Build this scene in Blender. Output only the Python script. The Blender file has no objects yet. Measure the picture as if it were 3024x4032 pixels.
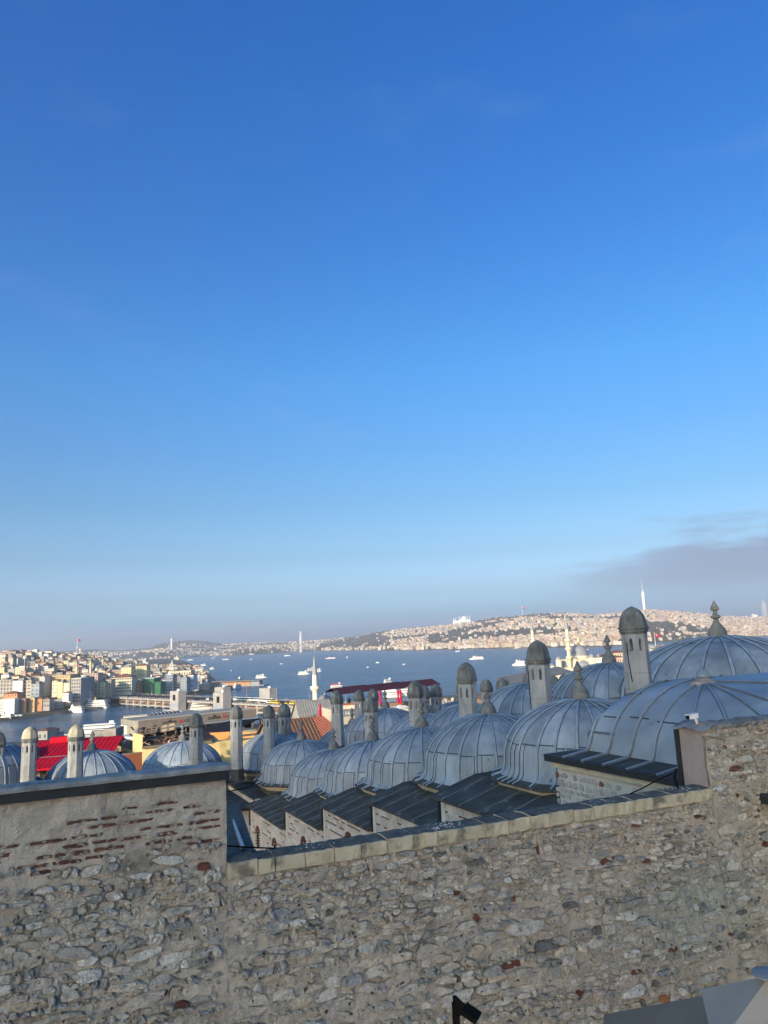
import bpy, math, random
import numpy as np
from mathutils import Matrix, Vector
PI = math.pi
R = math.radians
random.seed(7)
SC = bpy.context.scene
COL = SC.collection
H = 62.0                                  # eye height above the water

# ------------------------------------------------------------------ camera
PITCH, ROLL, FPX = R(9.9), R(2.55), 2912.0
_f = Vector((0, math.cos(PITCH), math.sin(PITCH)))
_u0 = Vector((0, -math.sin(PITCH), math.cos(PITCH)))
_r = Vector((1, 0, 0)) * math.cos(ROLL) - _u0 * math.sin(ROLL)
_u = Vector((1, 0, 0)) * math.sin(ROLL) + _u0 * math.cos(ROLL)
EYE = Vector((0, 0, H))
cd = bpy.data.cameras.new('camera')
cam = bpy.data.objects.new('camera', cd)
COL.objects.link(cam)
m3 = Matrix((_r, _u, -_f)).transposed()
cam.matrix_world = Matrix.Translation(EYE) @ m3.to_4x4()
cd.sensor_fit = 'VERTICAL'
cd.sensor_height = 36.0
cd.lens = 36.0 * FPX / 4032.0
cd.clip_start = 0.1
cd.clip_end = 60000
SC.camera = cam

# ------------------------------------------------------------------ light
SUN_AZ, SUN_EL = R(30), R(17)             # light travels towards +Y turned 30 degrees to +X
w = bpy.data.worlds.new('World')
SC.world = w
w.use_nodes = True
nt = w.node_tree
nt.nodes.clear()
def wn(t, **k):
    n = nt.nodes.new(t)
    for a, b in k.items():
        setattr(n, a, b)
    return n
wo = wn('ShaderNodeOutputWorld')
bg = wn('ShaderNodeBackground')
sky = wn('ShaderNodeTexSky', sky_type='NISHITA', sun_disc=False)
sky.sun_elevation = SUN_EL
sky.sun_rotation = SUN_AZ + PI
sky.altitude = 60
sky.air_density = 1.0
sky.dust_density = 4.0
sky.ozone_density = 1.0
bg.inputs['Strength'].default_value = 0.14
# a deeper, cleaner blue high in view and a greyer band of far haze, the same all round
tc = wn('ShaderNodeTexCoord')
sep = wn('ShaderNodeSeparateXYZ')
nt.links.new(tc.outputs['Generated'], sep.inputs[0])
ramp = wn('ShaderNodeValToRGB')
nt.links.new(sep.outputs['Z'], ramp.inputs[0])
SKYRAMP = [(0.0, (3.7, 3.7, 4.3)), (0.0262, (3.6, 3.25, 3.5)), (0.0610, (2.62, 1.80, 1.83)), (0.1132, (1.72, 1.20, 1.12)), (0.1822, (1.26, 1.02, 0.93)), (0.2504, (1.08, 1.0, 0.97)), (0.3502, (0.88, 1.05, 1.06)), (0.4924, (0.62, 0.93, 1.07)), (0.7009, (0.34, 0.86, 1.13)), (1.0, (0.75, 1.0, 1.1))]  # zenith stop reddened above the view to neutralise the shade light
el = ramp.color_ramp.elements
while len(el) < len(SKYRAMP):
    el.new(0.5)
for e, (p, c) in zip(el, SKYRAMP):
    e.position = p
    e.color = (*[x / 5 for x in c], 1)
dbl = wn('ShaderNodeVectorMath', operation='SCALE')
dbl.inputs['Scale'].default_value = 5.0
nt.links.new(ramp.outputs[0], dbl.inputs[0])
mul = wn('ShaderNodeMix', data_type='RGBA', blend_type='MULTIPLY')
mul.inputs[0].default_value = 1
srgb = wn('ShaderNodeSeparateColor')
crgb = wn('ShaderNodeCombineColor')
nt.links.new(sky.outputs[0], srgb.inputs[0])
for i, (k_, g_) in enumerate(((0.2852, 1.34), (0.7216, 1.15), (1.3561, 1.0))):   # steeper colour contrast, shaped so the sun-side glow warms the shade
    p_ = wn('ShaderNodeMath', operation='POWER')
    nt.links.new(srgb.outputs[i], p_.inputs[0])
    p_.inputs[1].default_value = g_
    q_ = wn('ShaderNodeMath', operation='MULTIPLY')
    nt.links.new(p_.outputs[0], q_.inputs[0])
    q_.inputs[1].default_value = k_
    nt.links.new(q_.outputs[0], crgb.inputs[i])
nt.links.new(crgb.outputs[0], mul.inputs[6])
nt.links.new(dbl.outputs[0], mul.inputs[7])
# a low bank of grey-violet cloud to the east and faint wisps
mp = wn('ShaderNodeMapping')
mp.inputs['Scale'].default_value = (2.6, 2.6, 15)
nt.links.new(tc.outputs['Generated'], mp.inputs[0])
noi = wn('ShaderNodeTexNoise')
noi.inputs['Scale'].default_value = 2.2
noi.inputs['Detail'].default_value = 7
noi.inputs['Roughness'].default_value = 0.55
nt.links.new(mp.outputs[0], noi.inputs['Vector'])
def wmath(op, a, b=None, clamp=False):
    n = wn('ShaderNodeMath', operation=op, use_clamp=clamp)
    for i, x in enumerate((a, b)):
        if x is None:
            continue
        if isinstance(x, (int, float)):
            n.inputs[i].default_value = x
        else:
            nt.links.new(x, n.inputs[i])
    return n.outputs[0]
def wsmooth(v, a, b):
    n = wn('ShaderNodeMapRange', interpolation_type='SMOOTHSTEP')
    nt.links.new(v, n.inputs[0])
    n.inputs[1].default_value = a
    n.inputs[2].default_value = b
    return n.outputs[0]
east = wsmooth(sep.outputs['X'], 0.10, 0.42)
top = wmath('ADD', wmath('MULTIPLY', wsmooth(sep.outputs['X'], 0.10, 0.50), 0.072), wmath('MULTIPLY', noi.outputs[0], 0.12))
low = wsmooth(sep.outputs['Z'], 0.010, 0.07)
under = wsmooth(wmath('SUBTRACT', top, sep.outputs['Z']), -0.012, 0.020)
bank = wmath('MULTIPLY', wmath('MULTIPLY', under, low), wmath('MULTIPLY', east, 0.80))
cmix = wn('ShaderNodeMix', data_type='RGBA')
nt.links.new(bank, cmix.inputs[0])
nt.links.new(mul.outputs[2], cmix.inputs[6])
cmix.inputs[7].default_value = (1.48, 1.80, 2.70, 1)
wmp = wn('ShaderNodeMapping')
wmp.inputs['Scale'].default_value = (3.0, 1.2, 9)
wmp.inputs['Rotation'].default_value = (0, .12, .5)
nt.links.new(tc.outputs['Generated'], wmp.inputs[0])
wno = wn('ShaderNodeTexNoise')
wno.inputs['Scale'].default_value = 1.7
wno.inputs['Detail'].default_value = 8
nt.links.new(wmp.outputs[0], wno.inputs['Vector'])
wisp = wmath('MULTIPLY', wsmooth(wno.outputs[0], 0.55, 0.78), 0.07)
wmx = wn('ShaderNodeMix', data_type='RGBA')
nt.links.new(wisp, wmx.inputs[0])
nt.links.new(cmix.outputs[2], wmx.inputs[6])
wmx.inputs[7].default_value = (2.6, 3.2, 4.6, 1)
nt.links.new(wmx.outputs[2], bg.inputs['Color'])
nt.links.new(bg.outputs[0], wo.inputs['Surface'])

sl = bpy.data.lights.new('sun', 'SUN')
sl.energy = 4.6
sl.angle = R(0.55)
sl.color = (1.0, 0.86, 0.66)
so = bpy.data.objects.new('sun', sl)
COL.objects.link(so)
so.rotation_euler = Vector((math.sin(SUN_AZ) * math.cos(SUN_EL), math.cos(SUN_AZ) * math.cos(SUN_EL), -math.sin(SUN_EL))).to_track_quat('-Z', 'Y').to_euler()
so.location = (-60, -100, 130)

SC.view_settings.view_transform = 'Standard'
SC.view_settings.look = 'None'
SC.view_settings.gamma = 1
SC.view_settings.use_curve_mapping = False
SC.view_settings.exposure = 0.35
SC.cycles.max_bounces = 6
SC.cycles.diffuse_bounces = 3
SC.cycles.volume_bounces = 0
SC.cycles.use_denoising = True

# ------------------------------------------------------------------ authoring helpers
def ray(px, py):
    return _f + _r * ((px - 1512.0) / FPX) - _u * ((py - 2016.0) / FPX)
def at_y(px, py, Y):
    d = ray(px, py)
    return EYE + d * (Y / d.y)
def at_z(px, py, z=0.0):
    d = ray(px, py)
    return EYE + d * ((z - H) / d.z)

class MB:
    """collects faces; build() links them as one mesh object"""
    def __init__(s):
        s.v, s.f, s.m = [], [], []
    def add(s, vs, fs, mi=0):
        b = len(s.v)
        s.v += [tuple(p) for p in vs]
        s.f += [tuple(i + b for i in f) for f in fs]
        s.m += [mi] * len(fs)
        return s
    def obox(s, o, a, b, c, mi=0):
        o, a, b, c = Vector(o), Vector(a), Vector(b), Vector(c)
        P = [o, o + a, o + a + b, o + b, o + c, o + a + c, o + a + b + c, o + b + c]
        F = [(3, 2, 1, 0), (4, 5, 6, 7), (0, 1, 5, 4), (1, 2, 6, 5), (2, 3, 7, 6), (3, 0, 4, 7)]
        if a.cross(b).dot(c) < 0:
            F = [f[::-1] for f in F]
        return s.add(P, F, mi)
    def box(s, cx, cy, z0, sx, sy, sz, rz=0.0, mi=0):
        ca, sa = math.cos(rz), math.sin(rz)
        a, b = Vector((ca * sx, sa * sx, 0)), Vector((-sa * sy, ca * sy, 0))
        return s.obox(Vector((cx, cy, z0)) - a / 2 - b / 2, a, b, (0, 0, sz), mi)
    def prism(s, poly, z0, z1, mi=0):
        n = len(poly)
        P = [(x, y, z0) for x, y in poly] + [(x, y, z1) for x, y in poly]
        F = [tuple(range(n))[::-1], tuple(range(n, 2 * n))] + [(i, (i + 1) % n, n + (i + 1) % n, n + i) for i in range(n)]
        return s.add(P, F, mi)
    def slab(s, quad, t, mi=0):
        """a thin plate: quad of four points, thickness t downwards"""
        q = [Vector(p) for p in quad]
        nrm = (q[1] - q[0]).cross(q[3] - q[0]).normalized()
        d = -nrm * t
        P = q + [p + d for p in q]
        return s.add(P, [(0, 1, 2, 3), (7, 6, 5, 4), (0, 4, 5, 1), (1, 5, 6, 2), (2, 6, 7, 3), (3, 7, 4, 0)], mi)
    def lathe(s, prof, n=24, c=(0, 0, 0), ph=0.0, mi=0, caps=True, fac=None):
        b = []
        for k, (r, z) in enumerate(prof):
            for i in range(n):
                a = ph + 2 * PI * i / n
                q = r * (fac(a, k) if fac else 1.0)
                b.append((c[0] + q * math.cos(a), c[1] + q * math.sin(a), c[2] + z))
        F = []
        for k in range(len(prof) - 1):
            for i in range(n):
                j = (i + 1) % n
                F.append((k * n + i, k * n + j, (k + 1) * n + j, (k + 1) * n + i))
        if caps:
            F.append(tuple(range(n))[::-1])
            t = (len(prof) - 1) * n
            F.append(tuple(t + i for i in range(n)))
        return s.add(b, F, mi)
    def tube(s, pts, r, n=6, mi=0):
        pts = [Vector(p) for p in pts]
        rs = r if isinstance(r, (list, tuple)) else [r] * len(pts)
        vs, F = [], []
        for i, p in enumerate(pts):
            d = (pts[min(i + 1, len(pts) - 1)] - pts[max(i - 1, 0)]).normalized()
            a = d.cross(Vector((0, 0, 1)))
            if a.length < 1e-3:
                a = d.cross(Vector((1, 0, 0)))
            a.normalize()
            b = a.cross(d)
            for k in range(n):
                t = 2 * PI * k / n
                vs.append(p + (a * math.cos(t) + b * math.sin(t)) * rs[i])
        for i in range(len(pts) - 1):
            for k in range(n):
                l = (k + 1) % n
                F.append((i * n + k, (i + 1) * n + k, (i + 1) * n + l, i * n + l))
        F.append(tuple(range(n)))
        F.append(tuple((len(pts) - 1) * n + k for k in range(n))[::-1])
        return s.add(vs, F, mi)
    def mesh(s, name, mats=None, smooth=False, angle=None):
        me = bpy.data.meshes.new(name)
        me.from_pydata(s.v, [], s.f)
        for m in (mats if isinstance(mats, (list, tuple)) else [mats] if mats else []):
            me.materials.append(m)
        if any(s.m):
            me.polygons.foreach_set('material_index', s.m)
        if smooth:
            me.polygons.foreach_set('use_smooth', [True] * len(s.f))
            if angle:
                me.set_sharp_from_angle(angle=R(angle))
        me.update()
        return me
    def build(s, name, mats=None, parent=None, smooth=False, angle=None):
        return link(name, s.mesh(name, mats, smooth, angle), parent)

def link(name, data, parent=None, loc=None, rz=None, local=False, scale=None):
    o = bpy.data.objects.new(name, data)
    COL.objects.link(o)
    if loc is not None:
        o.location = loc
    if rz is not None:
        o.rotation_euler = (0, 0, rz)
    if scale is not None:
        o.scale = scale if isinstance(scale, (tuple, list, Vector)) else (scale,) * 3
    if parent is not None:
        o.parent = parent
        if not local:
            o.matrix_parent_inverse = wmat(parent).inverted()
    return o
def wmat(o):
    m = Matrix.LocRotScale(o.location, o.rotation_euler, o.scale)
    return (wmat(o.parent) @ o.matrix_parent_inverse @ m) if o.parent else m
def tag(o, label=None, cat=None, group=None, kind=None):
    for k, v in (('label', label), ('category', cat), ('group', group), ('kind', kind)):
        if v:
            o[k] = v
    return o
def thing(name, label, cat, loc=(0, 0, 0), rz=0.0, group=None):
    o = bpy.data.objects.new(name, None)
    COL.objects.link(o)
    o.empty_display_size = 0.3
    o.location = loc
    o.rotation_euler = (0, 0, rz)
    return tag(o, label, cat, group)
def struct(o):
    o['kind'] = 'structure'
    return o
def copy_tree(o, parent=None):
    c = o.copy()
    COL.objects.link(c)
    c.parent = parent
    if parent is not None:
        c.matrix_parent_inverse = o.matrix_parent_inverse.copy()
    for ch in list(o.children):
        copy_tree(ch, c)
    return c

# ------------------------------------------------------------------ materials
MATS = {}
def S(c):
    """sRGB 0-255 to linear"""
    return tuple(((x / 255) / 12.92 if x / 255 <= 0.04045 else ((x / 255 + 0.055) / 1.055) ** 2.4) for x in c)
def mat(name, c1, c2=None, scale=3.0, rough=0.8, spec=0.3, bump=0.0, bscale=None, detail=5, stretch=(1, 1, 1), c3=None, s3=1.0, t3=0.6, w3=0.1, bdist=0.02, metal=0.0, coord='pos', emit=None):
    """base colour c1-c2 mottled by noise; c3 in sparse patches; bump from a finer noise"""
    if name in MATS:
        return MATS[name]
    m = bpy.data.materials.new(name)
    m.use_nodes = True
    t = m.node_tree
    b = t.nodes['Principled BSDF']
    b.inputs['Roughness'].default_value = rough
    b.inputs['Specular IOR Level'].default_value = spec
    b.inputs['Metallic'].default_value = metal
    b.inputs['Base Color'].default_value = (*c1, 1)
    if coord == 'pos':
        src = t.nodes.new('ShaderNodeNewGeometry').outputs['Position']
    else:
        src = t.nodes.new('ShaderNodeTexCoord').outputs['Object']
    mpn = t.nodes.new('ShaderNodeMapping')
    mpn.inputs['Scale'].default_value = stretch
    t.links.new(src, mpn.inputs[0])
    def noise(sc, det=detail, ro=0.6):
        n = t.nodes.new('ShaderNodeTexNoise')
        n.inputs['Scale'].default_value = sc
        n.inputs['Detail'].default_value = det
        n.inputs['Roughness'].default_value = ro
        t.links.new(mpn.outputs[0], n.inputs['Vector'])
        return n.outputs[0]
    out = None
    if c2:
        mr = t.nodes.new('ShaderNodeMapRange')
        t.links.new(noise(scale), mr.inputs[0])
        mr.inputs[1].default_value = 0.32
        mr.inputs[2].default_value = 0.68
        mx = t.nodes.new('ShaderNodeMix')
        mx.data_type = 'RGBA'
        t.links.new(mr.outputs[0], mx.inputs[0])
        mx.inputs[6].default_value = (*c1, 1)
        mx.inputs[7].default_value = (*c2, 1)
        out = mx.outputs[2]
    if c3:
        mr = t.nodes.new('ShaderNodeMapRange')
        t.links.new(noise(s3), mr.inputs[0])
        mr.inputs[1].default_value = t3
        mr.inputs[2].default_value = t3 + w3
        mx = t.nodes.new('ShaderNodeMix')
        mx.data_type = 'RGBA'
        t.links.new(mr.outputs[0], mx.inputs[0])
        if out:
            t.links.new(out, mx.inputs[6])
        else:
            mx.inputs[6].default_value = (*c1, 1)
        mx.inputs[7].default_value = (*c3, 1)
        out = mx.outputs[2]
    if out:
        t.links.new(out, b.inputs['Base Color'])
    if bump:
        bp = t.nodes.new('ShaderNodeBump')
        bp.inputs['Strength'].default_value = bump
        bp.inputs['Distance'].default_value = bdist
        t.links.new(noise(bscale or scale * 6, 6, 0.65), bp.inputs['Height'])
        t.links.new(bp.outputs[0], b.inputs['Normal'])
    if emit:
        b.inputs['Emission Color'].default_value = (*emit[0], 1)
        b.inputs['Emission Strength'].default_value = emit[1]
    MATS[name] = m
    return m
# ================================================================== the rubble wall in front
W0 = Vector((-2.06, 9.39, 0))
WD = Vector((0.920, 0.392, 0)).normalized()
WN = Vector((WD.y, -WD.x, 0))              # faces the viewer
ZLOW, ZHIGH, ZBOT = H - 2.70, H - 1.555, H - 6.6
S_LEFT, S_LOW, S_END = -3.4, 7.66, 10.9
def wp(s, z, o=0.0):
    return W0 + WD * s + WN * o + Vector((0, 0, z))

STONE_COL = [(0.43, 0.385, 0.325), (0.50, 0.452, 0.388), (0.36, 0.33, 0.292), (0.43, 0.37, 0.295), (0.57, 0.53, 0.467), (0.17, 0.162, 0.152), (0.165, 0.070, 0.052), (0.36, 0.165, 0.08), (0.31, 0.30, 0.26), (0.29, 0.29, 0.285)]
stone_m = []
for i, c in enumerate(STONE_COL):
    lo = tuple(x * 0.80 for x in c)
    hi = tuple(min(1, x * 1.42) for x in c)
    stone_m.append(mat('stone_tint_%d' % i, lo, hi, 11, 0.95, 0.1, 1.0, 30, 8, c3=(0.05, 0.048, 0.045), s3=13, t3=0.605, w3=0.06, bdist=0.05))
mortar_m = mat('lime_mortar', (0.385, 0.34, 0.28), (0.55, 0.49, 0.41), 3.1, 0.95, 0.1, 1.0, 38, 9, c3=(0.20, 0.178, 0.148), s3=1.1, t3=0.53, w3=0.16, bdist=0.035)

def stone_mesh(k):
    rnd = random.Random(100 + k)
    n = rnd.choice((6, 7, 8, 9))
    ang = [2 * PI * (i + rnd.uniform(-.36, .36)) / n + .4 for i in range(n)]
    p = rnd.uniform(4.0, 12.0)
    def rad(a):
        return (abs(math.cos(a)) ** p + abs(math.sin(a)) ** p) ** (-1 / p)
    rr = [rad(a) * rnd.uniform(0.74, 1.06) for a in ang]
    tilt = (rnd.uniform(-.45, .45), rnd.uniform(-.75, .25))
    mb = MB()
    vs = []
    for q, d in ((1.0, -1.0), (1.0, 0.42), (0.90, 0.92), (0.48, 1.0)):
        for a, r_ in zip(ang, rr):
            x, y = q * r_ * math.cos(a), q * r_ * math.sin(a)
            dd = d + (rnd.uniform(-.38, .34) + tilt[0] * x + tilt[1] * y if d > 0.5 else rnd.uniform(-.3, .3) if d > 0 else 0)
            vs.append((x, -dd, y))
    vs.append((rnd.uniform(-.15, .15), -1.0 - rnd.uniform(-.35, .35), rnd.uniform(-.15, .15)))
    F = []
    for k2 in range(3):
        for i in range(n):
            j = (i + 1) % n
            F.append((k2 * n + i, k2 * n + j, (k2 + 1) * n + j, (k2 + 1) * n + i))
    for i in range(n):
        F.append((3 * n + i, 3 * n + (i + 1) % n, 4 * n))
    mb.add(vs, F)
    return mb
STONE_MB = [stone_mesh(k) for k in range(40)]

def lay(s0, s1, z0, z1, rnd, plaster=0.0):
    """rubble laid in rough courses: (s, z, half width, half height, proud, turn, tint)"""
    out = []
    z = z0
    def put(ss, zz, a, b, small=False):
        if not (s0 + a * .7 < ss < s1 - a * .7 and zz + b < z1 + .015 and zz - b > z0 - .05):
            return
        t = rnd.random()
        tint = 0 if t < .30 else 1 if t < .56 else 2 if t < .70 else 3 if t < .80 else 4 if t < .885 else 8 if t < .935 else 9 if t < .965 else 5 if t < .974 else 6 if t < .986 else 4
        pr = rnd.choice((.010, .018, .028, .038, .050, .066)) * rnd.uniform(.8, 1.2) * (.7 if small else 1.0)
        out.append([ss, zz, a, b, pr, rnd.gauss(0, .09), tint])
    while z < z1 - 0.03:
        h = rnd.choice((0.045, 0.06, 0.075, 0.09, 0.11, 0.14)) * rnd.uniform(.85, 1.2)
        s = s0 + rnd.uniform(-.15, 0)
        while s < s1:
            wdt = h * rnd.choice((.9, 1.3, 1.7, 2.2, 2.8, 3.6)) * rnd.uniform(.85, 1.15)
            if rnd.random() < 0.955 - plaster:
                b = h / 2 * rnd.uniform(.86, 1.12)
                put(s + wdt / 2, z + h / 2 + rnd.gauss(0, .012), wdt / 2 * rnd.uniform(.88, 1.04), b)
            s += wdt + rnd.uniform(.0, .014)
        z += h * .97
    for k in range(int((s1 - s0) * (z1 - z0) * 26)):
        a = rnd.uniform(.014, .04)
        put(rnd.uniform(s0, s1), rnd.uniform(z0, z1), a * rnd.uniform(.8, 1.6), a * rnd.uniform(.5, .9), True)
    return out

def mortar_sheet(s0, s1, z0, z1, stones, seed, parent, skip=None):
    step = 0.019
    ns, nz = int((s1 - s0) / step) + 1, int((z1 - z0) / step) + 1
    gs, gz = np.linspace(s0, s1, ns), np.linspace(z0, z1, nz)
    SS, ZZ = np.meshgrid(gs, gz, indexing='ij')
    rng = np.random.default_rng(seed)
    def field(cell):
        a, b = int((s1 - s0) / cell) + 3, int((z1 - z0) / cell) + 3
        g = rng.random((a, b))
        fs, fz = (SS - s0) / cell, (ZZ - z0) / cell
        i, j = fs.astype(int), fz.astype(int)
        u, v = fs - i, fz - j
        u, v = u * u * (3 - 2 * u), v * v * (3 - 2 * v)
        return (g[i, j] * (1 - u) * (1 - v) + g[i + 1, j] * u * (1 - v) + g[i, j + 1] * (1 - u) * v + g[i + 1, j + 1] * u * v) - .5
    off = field(.45) * .030 + field(.16) * .026 + field(.06) * .020 + field(.025) * .012 + .004
    best = np.full(SS.shape, 9.0)
    wob = field(.05) * .9 + field(.15) * 1.1 + field(.4) * .7
    for s, z, a, b, pr, ro, ti in stones:
        i0, i1 = np.searchsorted(gs, s - a * 1.6), np.searchsorted(gs, s + a * 1.6)
        j0, j1 = np.searchsorted(gz, z - b * 1.7), np.searchsorted(gz, z + b * 1.7)
        if i1 <= i0 or j1 <= j0:
            continue
        ds, dz = SS[i0:i1, j0:j1] - s, ZZ[i0:i1, j0:j1] - z
        c, n_ = math.cos(ro), math.sin(ro)
        q = (np.abs((ds * c + dz * n_) / a) ** 2.6 + np.abs((-ds * n_ + dz * c) / b) ** 2.6) ** (1 / 2.6)
        best[i0:i1, j0:j1] = np.minimum(best[i0:i1, j0:j1], q)
    best = best + wob * .42 + .10
    inside = np.clip((1.0 - best) / .22, 0, 1)
    rim = np.exp(-((best - 1.08) / .16) ** 2)
    off = off * (1 - .6 * inside) - .030 * inside + .006 * rim
    P = np.array(W0)[None, None, :] + SS[..., None] * np.array(WD) + off[..., None] * np.array(WN)
    P[..., 2] += ZZ
    idx = np.arange(ns * nz).reshape(ns, nz)
    q = np.stack([idx[:-1, :-1], idx[1:, :-1], idx[1:, 1:], idx[:-1, 1:]], -1).reshape(-1, 4)
    me = bpy.data.meshes.new('mortar')
    me.vertices.add(ns * nz)
    me.vertices.foreach_set('co', P.reshape(-1).astype(np.float32))
    me.loops.add(q.size)
    me.loops.foreach_set('vertex_index', q.reshape(-1).astype(np.int32))
    me.polygons.add(len(q))
    me.polygons.foreach_set('loop_start', np.arange(0, q.size, 4, dtype=np.int32))
    me.polygons.foreach_set('use_smooth', np.ones(len(q), dtype=bool))
    me.materials.append(mortar_m)
    me.update(calc_edges=True)
    me.validate()
    return link('mortar', me, parent)

STONE_ME = [mb.mesh('stone', stone_m[0]) for mb in STONE_MB]
for me in STONE_ME:
    for m in stone_m[1:]:
        pass
wall_rz = math.atan2(WD.y, WD.x)
def set_stones(stones, parent, rnd, keep=300):
    """the largest in view each an object, the rest one joined part"""
    def px(st):
        p = wp(st[0], st[1])
        d = p - EYE
        x = d.dot(_r) / d.dot(_f)
        y = d.dot(_u) / d.dot(_f)
        seen = abs(x) < .55 and y > -.73
        return (st[2] * st[3] / d.length ** 2) if seen else 0
    order = sorted(stones, key=px, reverse=True)
    for st in order[:keep]:
        s, z, a, b, pr, ro, ti = st
        o = link('stone', rnd.choice(STONE_ME), parent)
        o.location = wp(s, z)
        o.rotation_euler = (0, ro, wall_rz)
        o.scale = (a, pr, b)
        o.material_slots[0].link = 'OBJECT'
        o.material_slots[0].material = stone_m[ti]
    rest = MB()
    for s, z, a, b, pr, ro, ti in order[keep:]:
        sm = rnd.choice(STONE_MB)
        c, n_ = math.cos(ro), math.sin(ro)
        vs = []
        for x, y, zz in sm.v:
            x, zz = x * a, zz * b
            x, zz = x * c + zz * n_, -x * n_ + zz * c
            vs.append(wp(s + x, z + zz, -y * pr))
        rest.add(vs, sm.f, ti)
    o = rest.build('small_stone_fill', stone_m, parent)
    o['kind'] = 'stuff'

rw = random.Random(5)
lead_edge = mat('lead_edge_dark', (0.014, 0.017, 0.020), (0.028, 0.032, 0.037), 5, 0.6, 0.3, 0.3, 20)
lead_cap = mat('lead_cap', (0.15, 0.155, 0.155), (0.28, 0.285, 0.28), 3.5, 0.65, 0.2, 0.5, 7, c3=(0.08, 0.10, 0.125), s3=2.2, t3=0.56, w3=0.12)
limestone = mat('coping_limestone', (0.39, 0.335, 0.225), (0.53, 0.465, 0.335), 3.5, 0.9, 0.15, 0.6, 40, c3=(0.17, 0.155, 0.12), s3=3.0, t3=0.53, w3=0.12)
lichen_top = mat('coping_top_lichen', (0.085, 0.076, 0.064), (0.175, 0.158, 0.135), 9, 0.95, 0.1, 1.0, 40, c3=(0.36, 0.36, 0.34), s3=14, t3=0.68, w3=0.04)

def brick_me():
    rnd = random.Random(3)
    out = []
    for k in range(6):
        mb = MB()
        n = 8
        top = [(-1 + 2 * i / (n - 1), 1 + rnd.uniform(-.5, .15)) for i in range(n)]
        bot = [(-1 + 2 * i / (n - 1), -1 + rnd.uniform(-.15, .5)) for i in range(n)]
        dep = [rnd.uniform(.3, 1.1) for i in range(n)]
        vs = []
        for d in (0, 1):
            for pts in (top, bot):
                for i, (x, y) in enumerate(pts):
                    vs.append((x * (1 if 0 < i < n - 1 else rnd.uniform(.85, 1)), -(dep[i] if d else -1), y))
        F = []
        for i in range(n - 1):
            F.append((2 * n + i, 3 * n + i, 3 * n + i + 1, 2 * n + i + 1))
            F.append((i, 2 * n + i, 2 * n + i + 1, i + 1))
            F.append((n + i + 1, 3 * n + i + 1, 3 * n + i, n + i))
        F += [(0, n, 3 * n, 2 * n), (n - 1, 3 * n - 1, 4 * n - 1, 2 * n - 1)]
        mb.add(vs, F)
        out.append(mb.mesh('brick', mat('old_brick', (0.070, 0.034, 0.030), (0.15, 0.072, 0.060), 16, 0.95, 0.1, 0.8, 60, c3=(0.36, 0.32, 0.28), s3=15, t3=0.53, w3=0.06)))
    return out
BRICK_ME = brick_me()

# ---- left, high part with a lead capping
lw = thing('rubble_wall', 'tall rubble wall with broken brick courses and a lead capping, nearest on the left', 'wall', wp(-1.6, ZBOT), wall_rz)
st = lay(S_LEFT, -0.03, ZBOT, H - 2.42, rw)
st += lay(S_LEFT, -0.03, H - 2.42, H - 2.2, rw, .45)
brk = []
for row in range(8):
    zr = H - 1.76 - row * .078 + (0 if row < 3 else -.02)
    s = S_LEFT
    while s < -0.1:
        L_ = rw.uniform(.16, .46)
        run = rw.random() < (.20, .62, .68, .80, .62, .74, .60, .30)[row]
        if row < 2 and s < -1.9:
            run = False
        if run:
            brk.append([min(s + L_ / 2, -.02 - L_ / 2), zr + rw.uniform(-.008, .008), L_ / 2 * .94, rw.uniform(.014, .023), .03, rw.uniform(-.03, .03), 6])
        s += L_ + .012
mortar_sheet(S_LEFT, 0.0, ZBOT, ZHIGH + .02, st + brk, 11, lw)
set_stones(st, lw, rw)
for s, z, a, b, pr, ro, ti in brk:
    o = link('brick', rw.choice(BRICK_ME), lw)
    o.location = wp(s, z)
    o.rotation_euler = (0, ro, wall_rz)
    o.scale = (a, .015, b)
MB().obox(wp(S_LEFT, ZBOT, -.06), WD * (-S_LEFT - .0), -WN * .55, (0, 0, ZHIGH - ZBOT)).build('wall_core', mortar_m, lw)
# fascia and rolled lead sheet on top
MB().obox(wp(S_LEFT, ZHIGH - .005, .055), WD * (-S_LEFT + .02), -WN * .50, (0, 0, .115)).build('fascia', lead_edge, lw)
for o_ in (lw,):
    o_['kind'] = 'thing'
cap = MB()
nseg = 60
rows_ = []
for i in range(nseg + 1):
    s = S_LEFT + (-S_LEFT + .05) * i / nseg
    j = .005 * math.sin(i * .37) + .003 * math.sin(i * .9 + 1) + (.016 if i % 27 == 13 else 0)
    rows_.append([wp(s, ZHIGH + .105 + j * .3, .085), wp(s, ZHIGH + .135 + j * .5, .088), wp(s, ZHIGH + .165 + j * .5, .06), wp(s, ZHIGH + .172 + j, -.06), wp(s, ZHIGH + .162 + j, -.24), wp(s, ZHIGH + .05, -.45)])
for a, b in zip(rows_[:-1], rows_[1:]):
    for k in range(5):
        cap.add([a[k], b[k], b[k + 1], a[k + 1]], [(0, 1, 2, 3)])
cap.add(rows_[-1], [(0, 1, 2, 3, 4, 5)])
cap.build('lead_capping', lead_cap, lw, smooth=True, angle=50)

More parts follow.
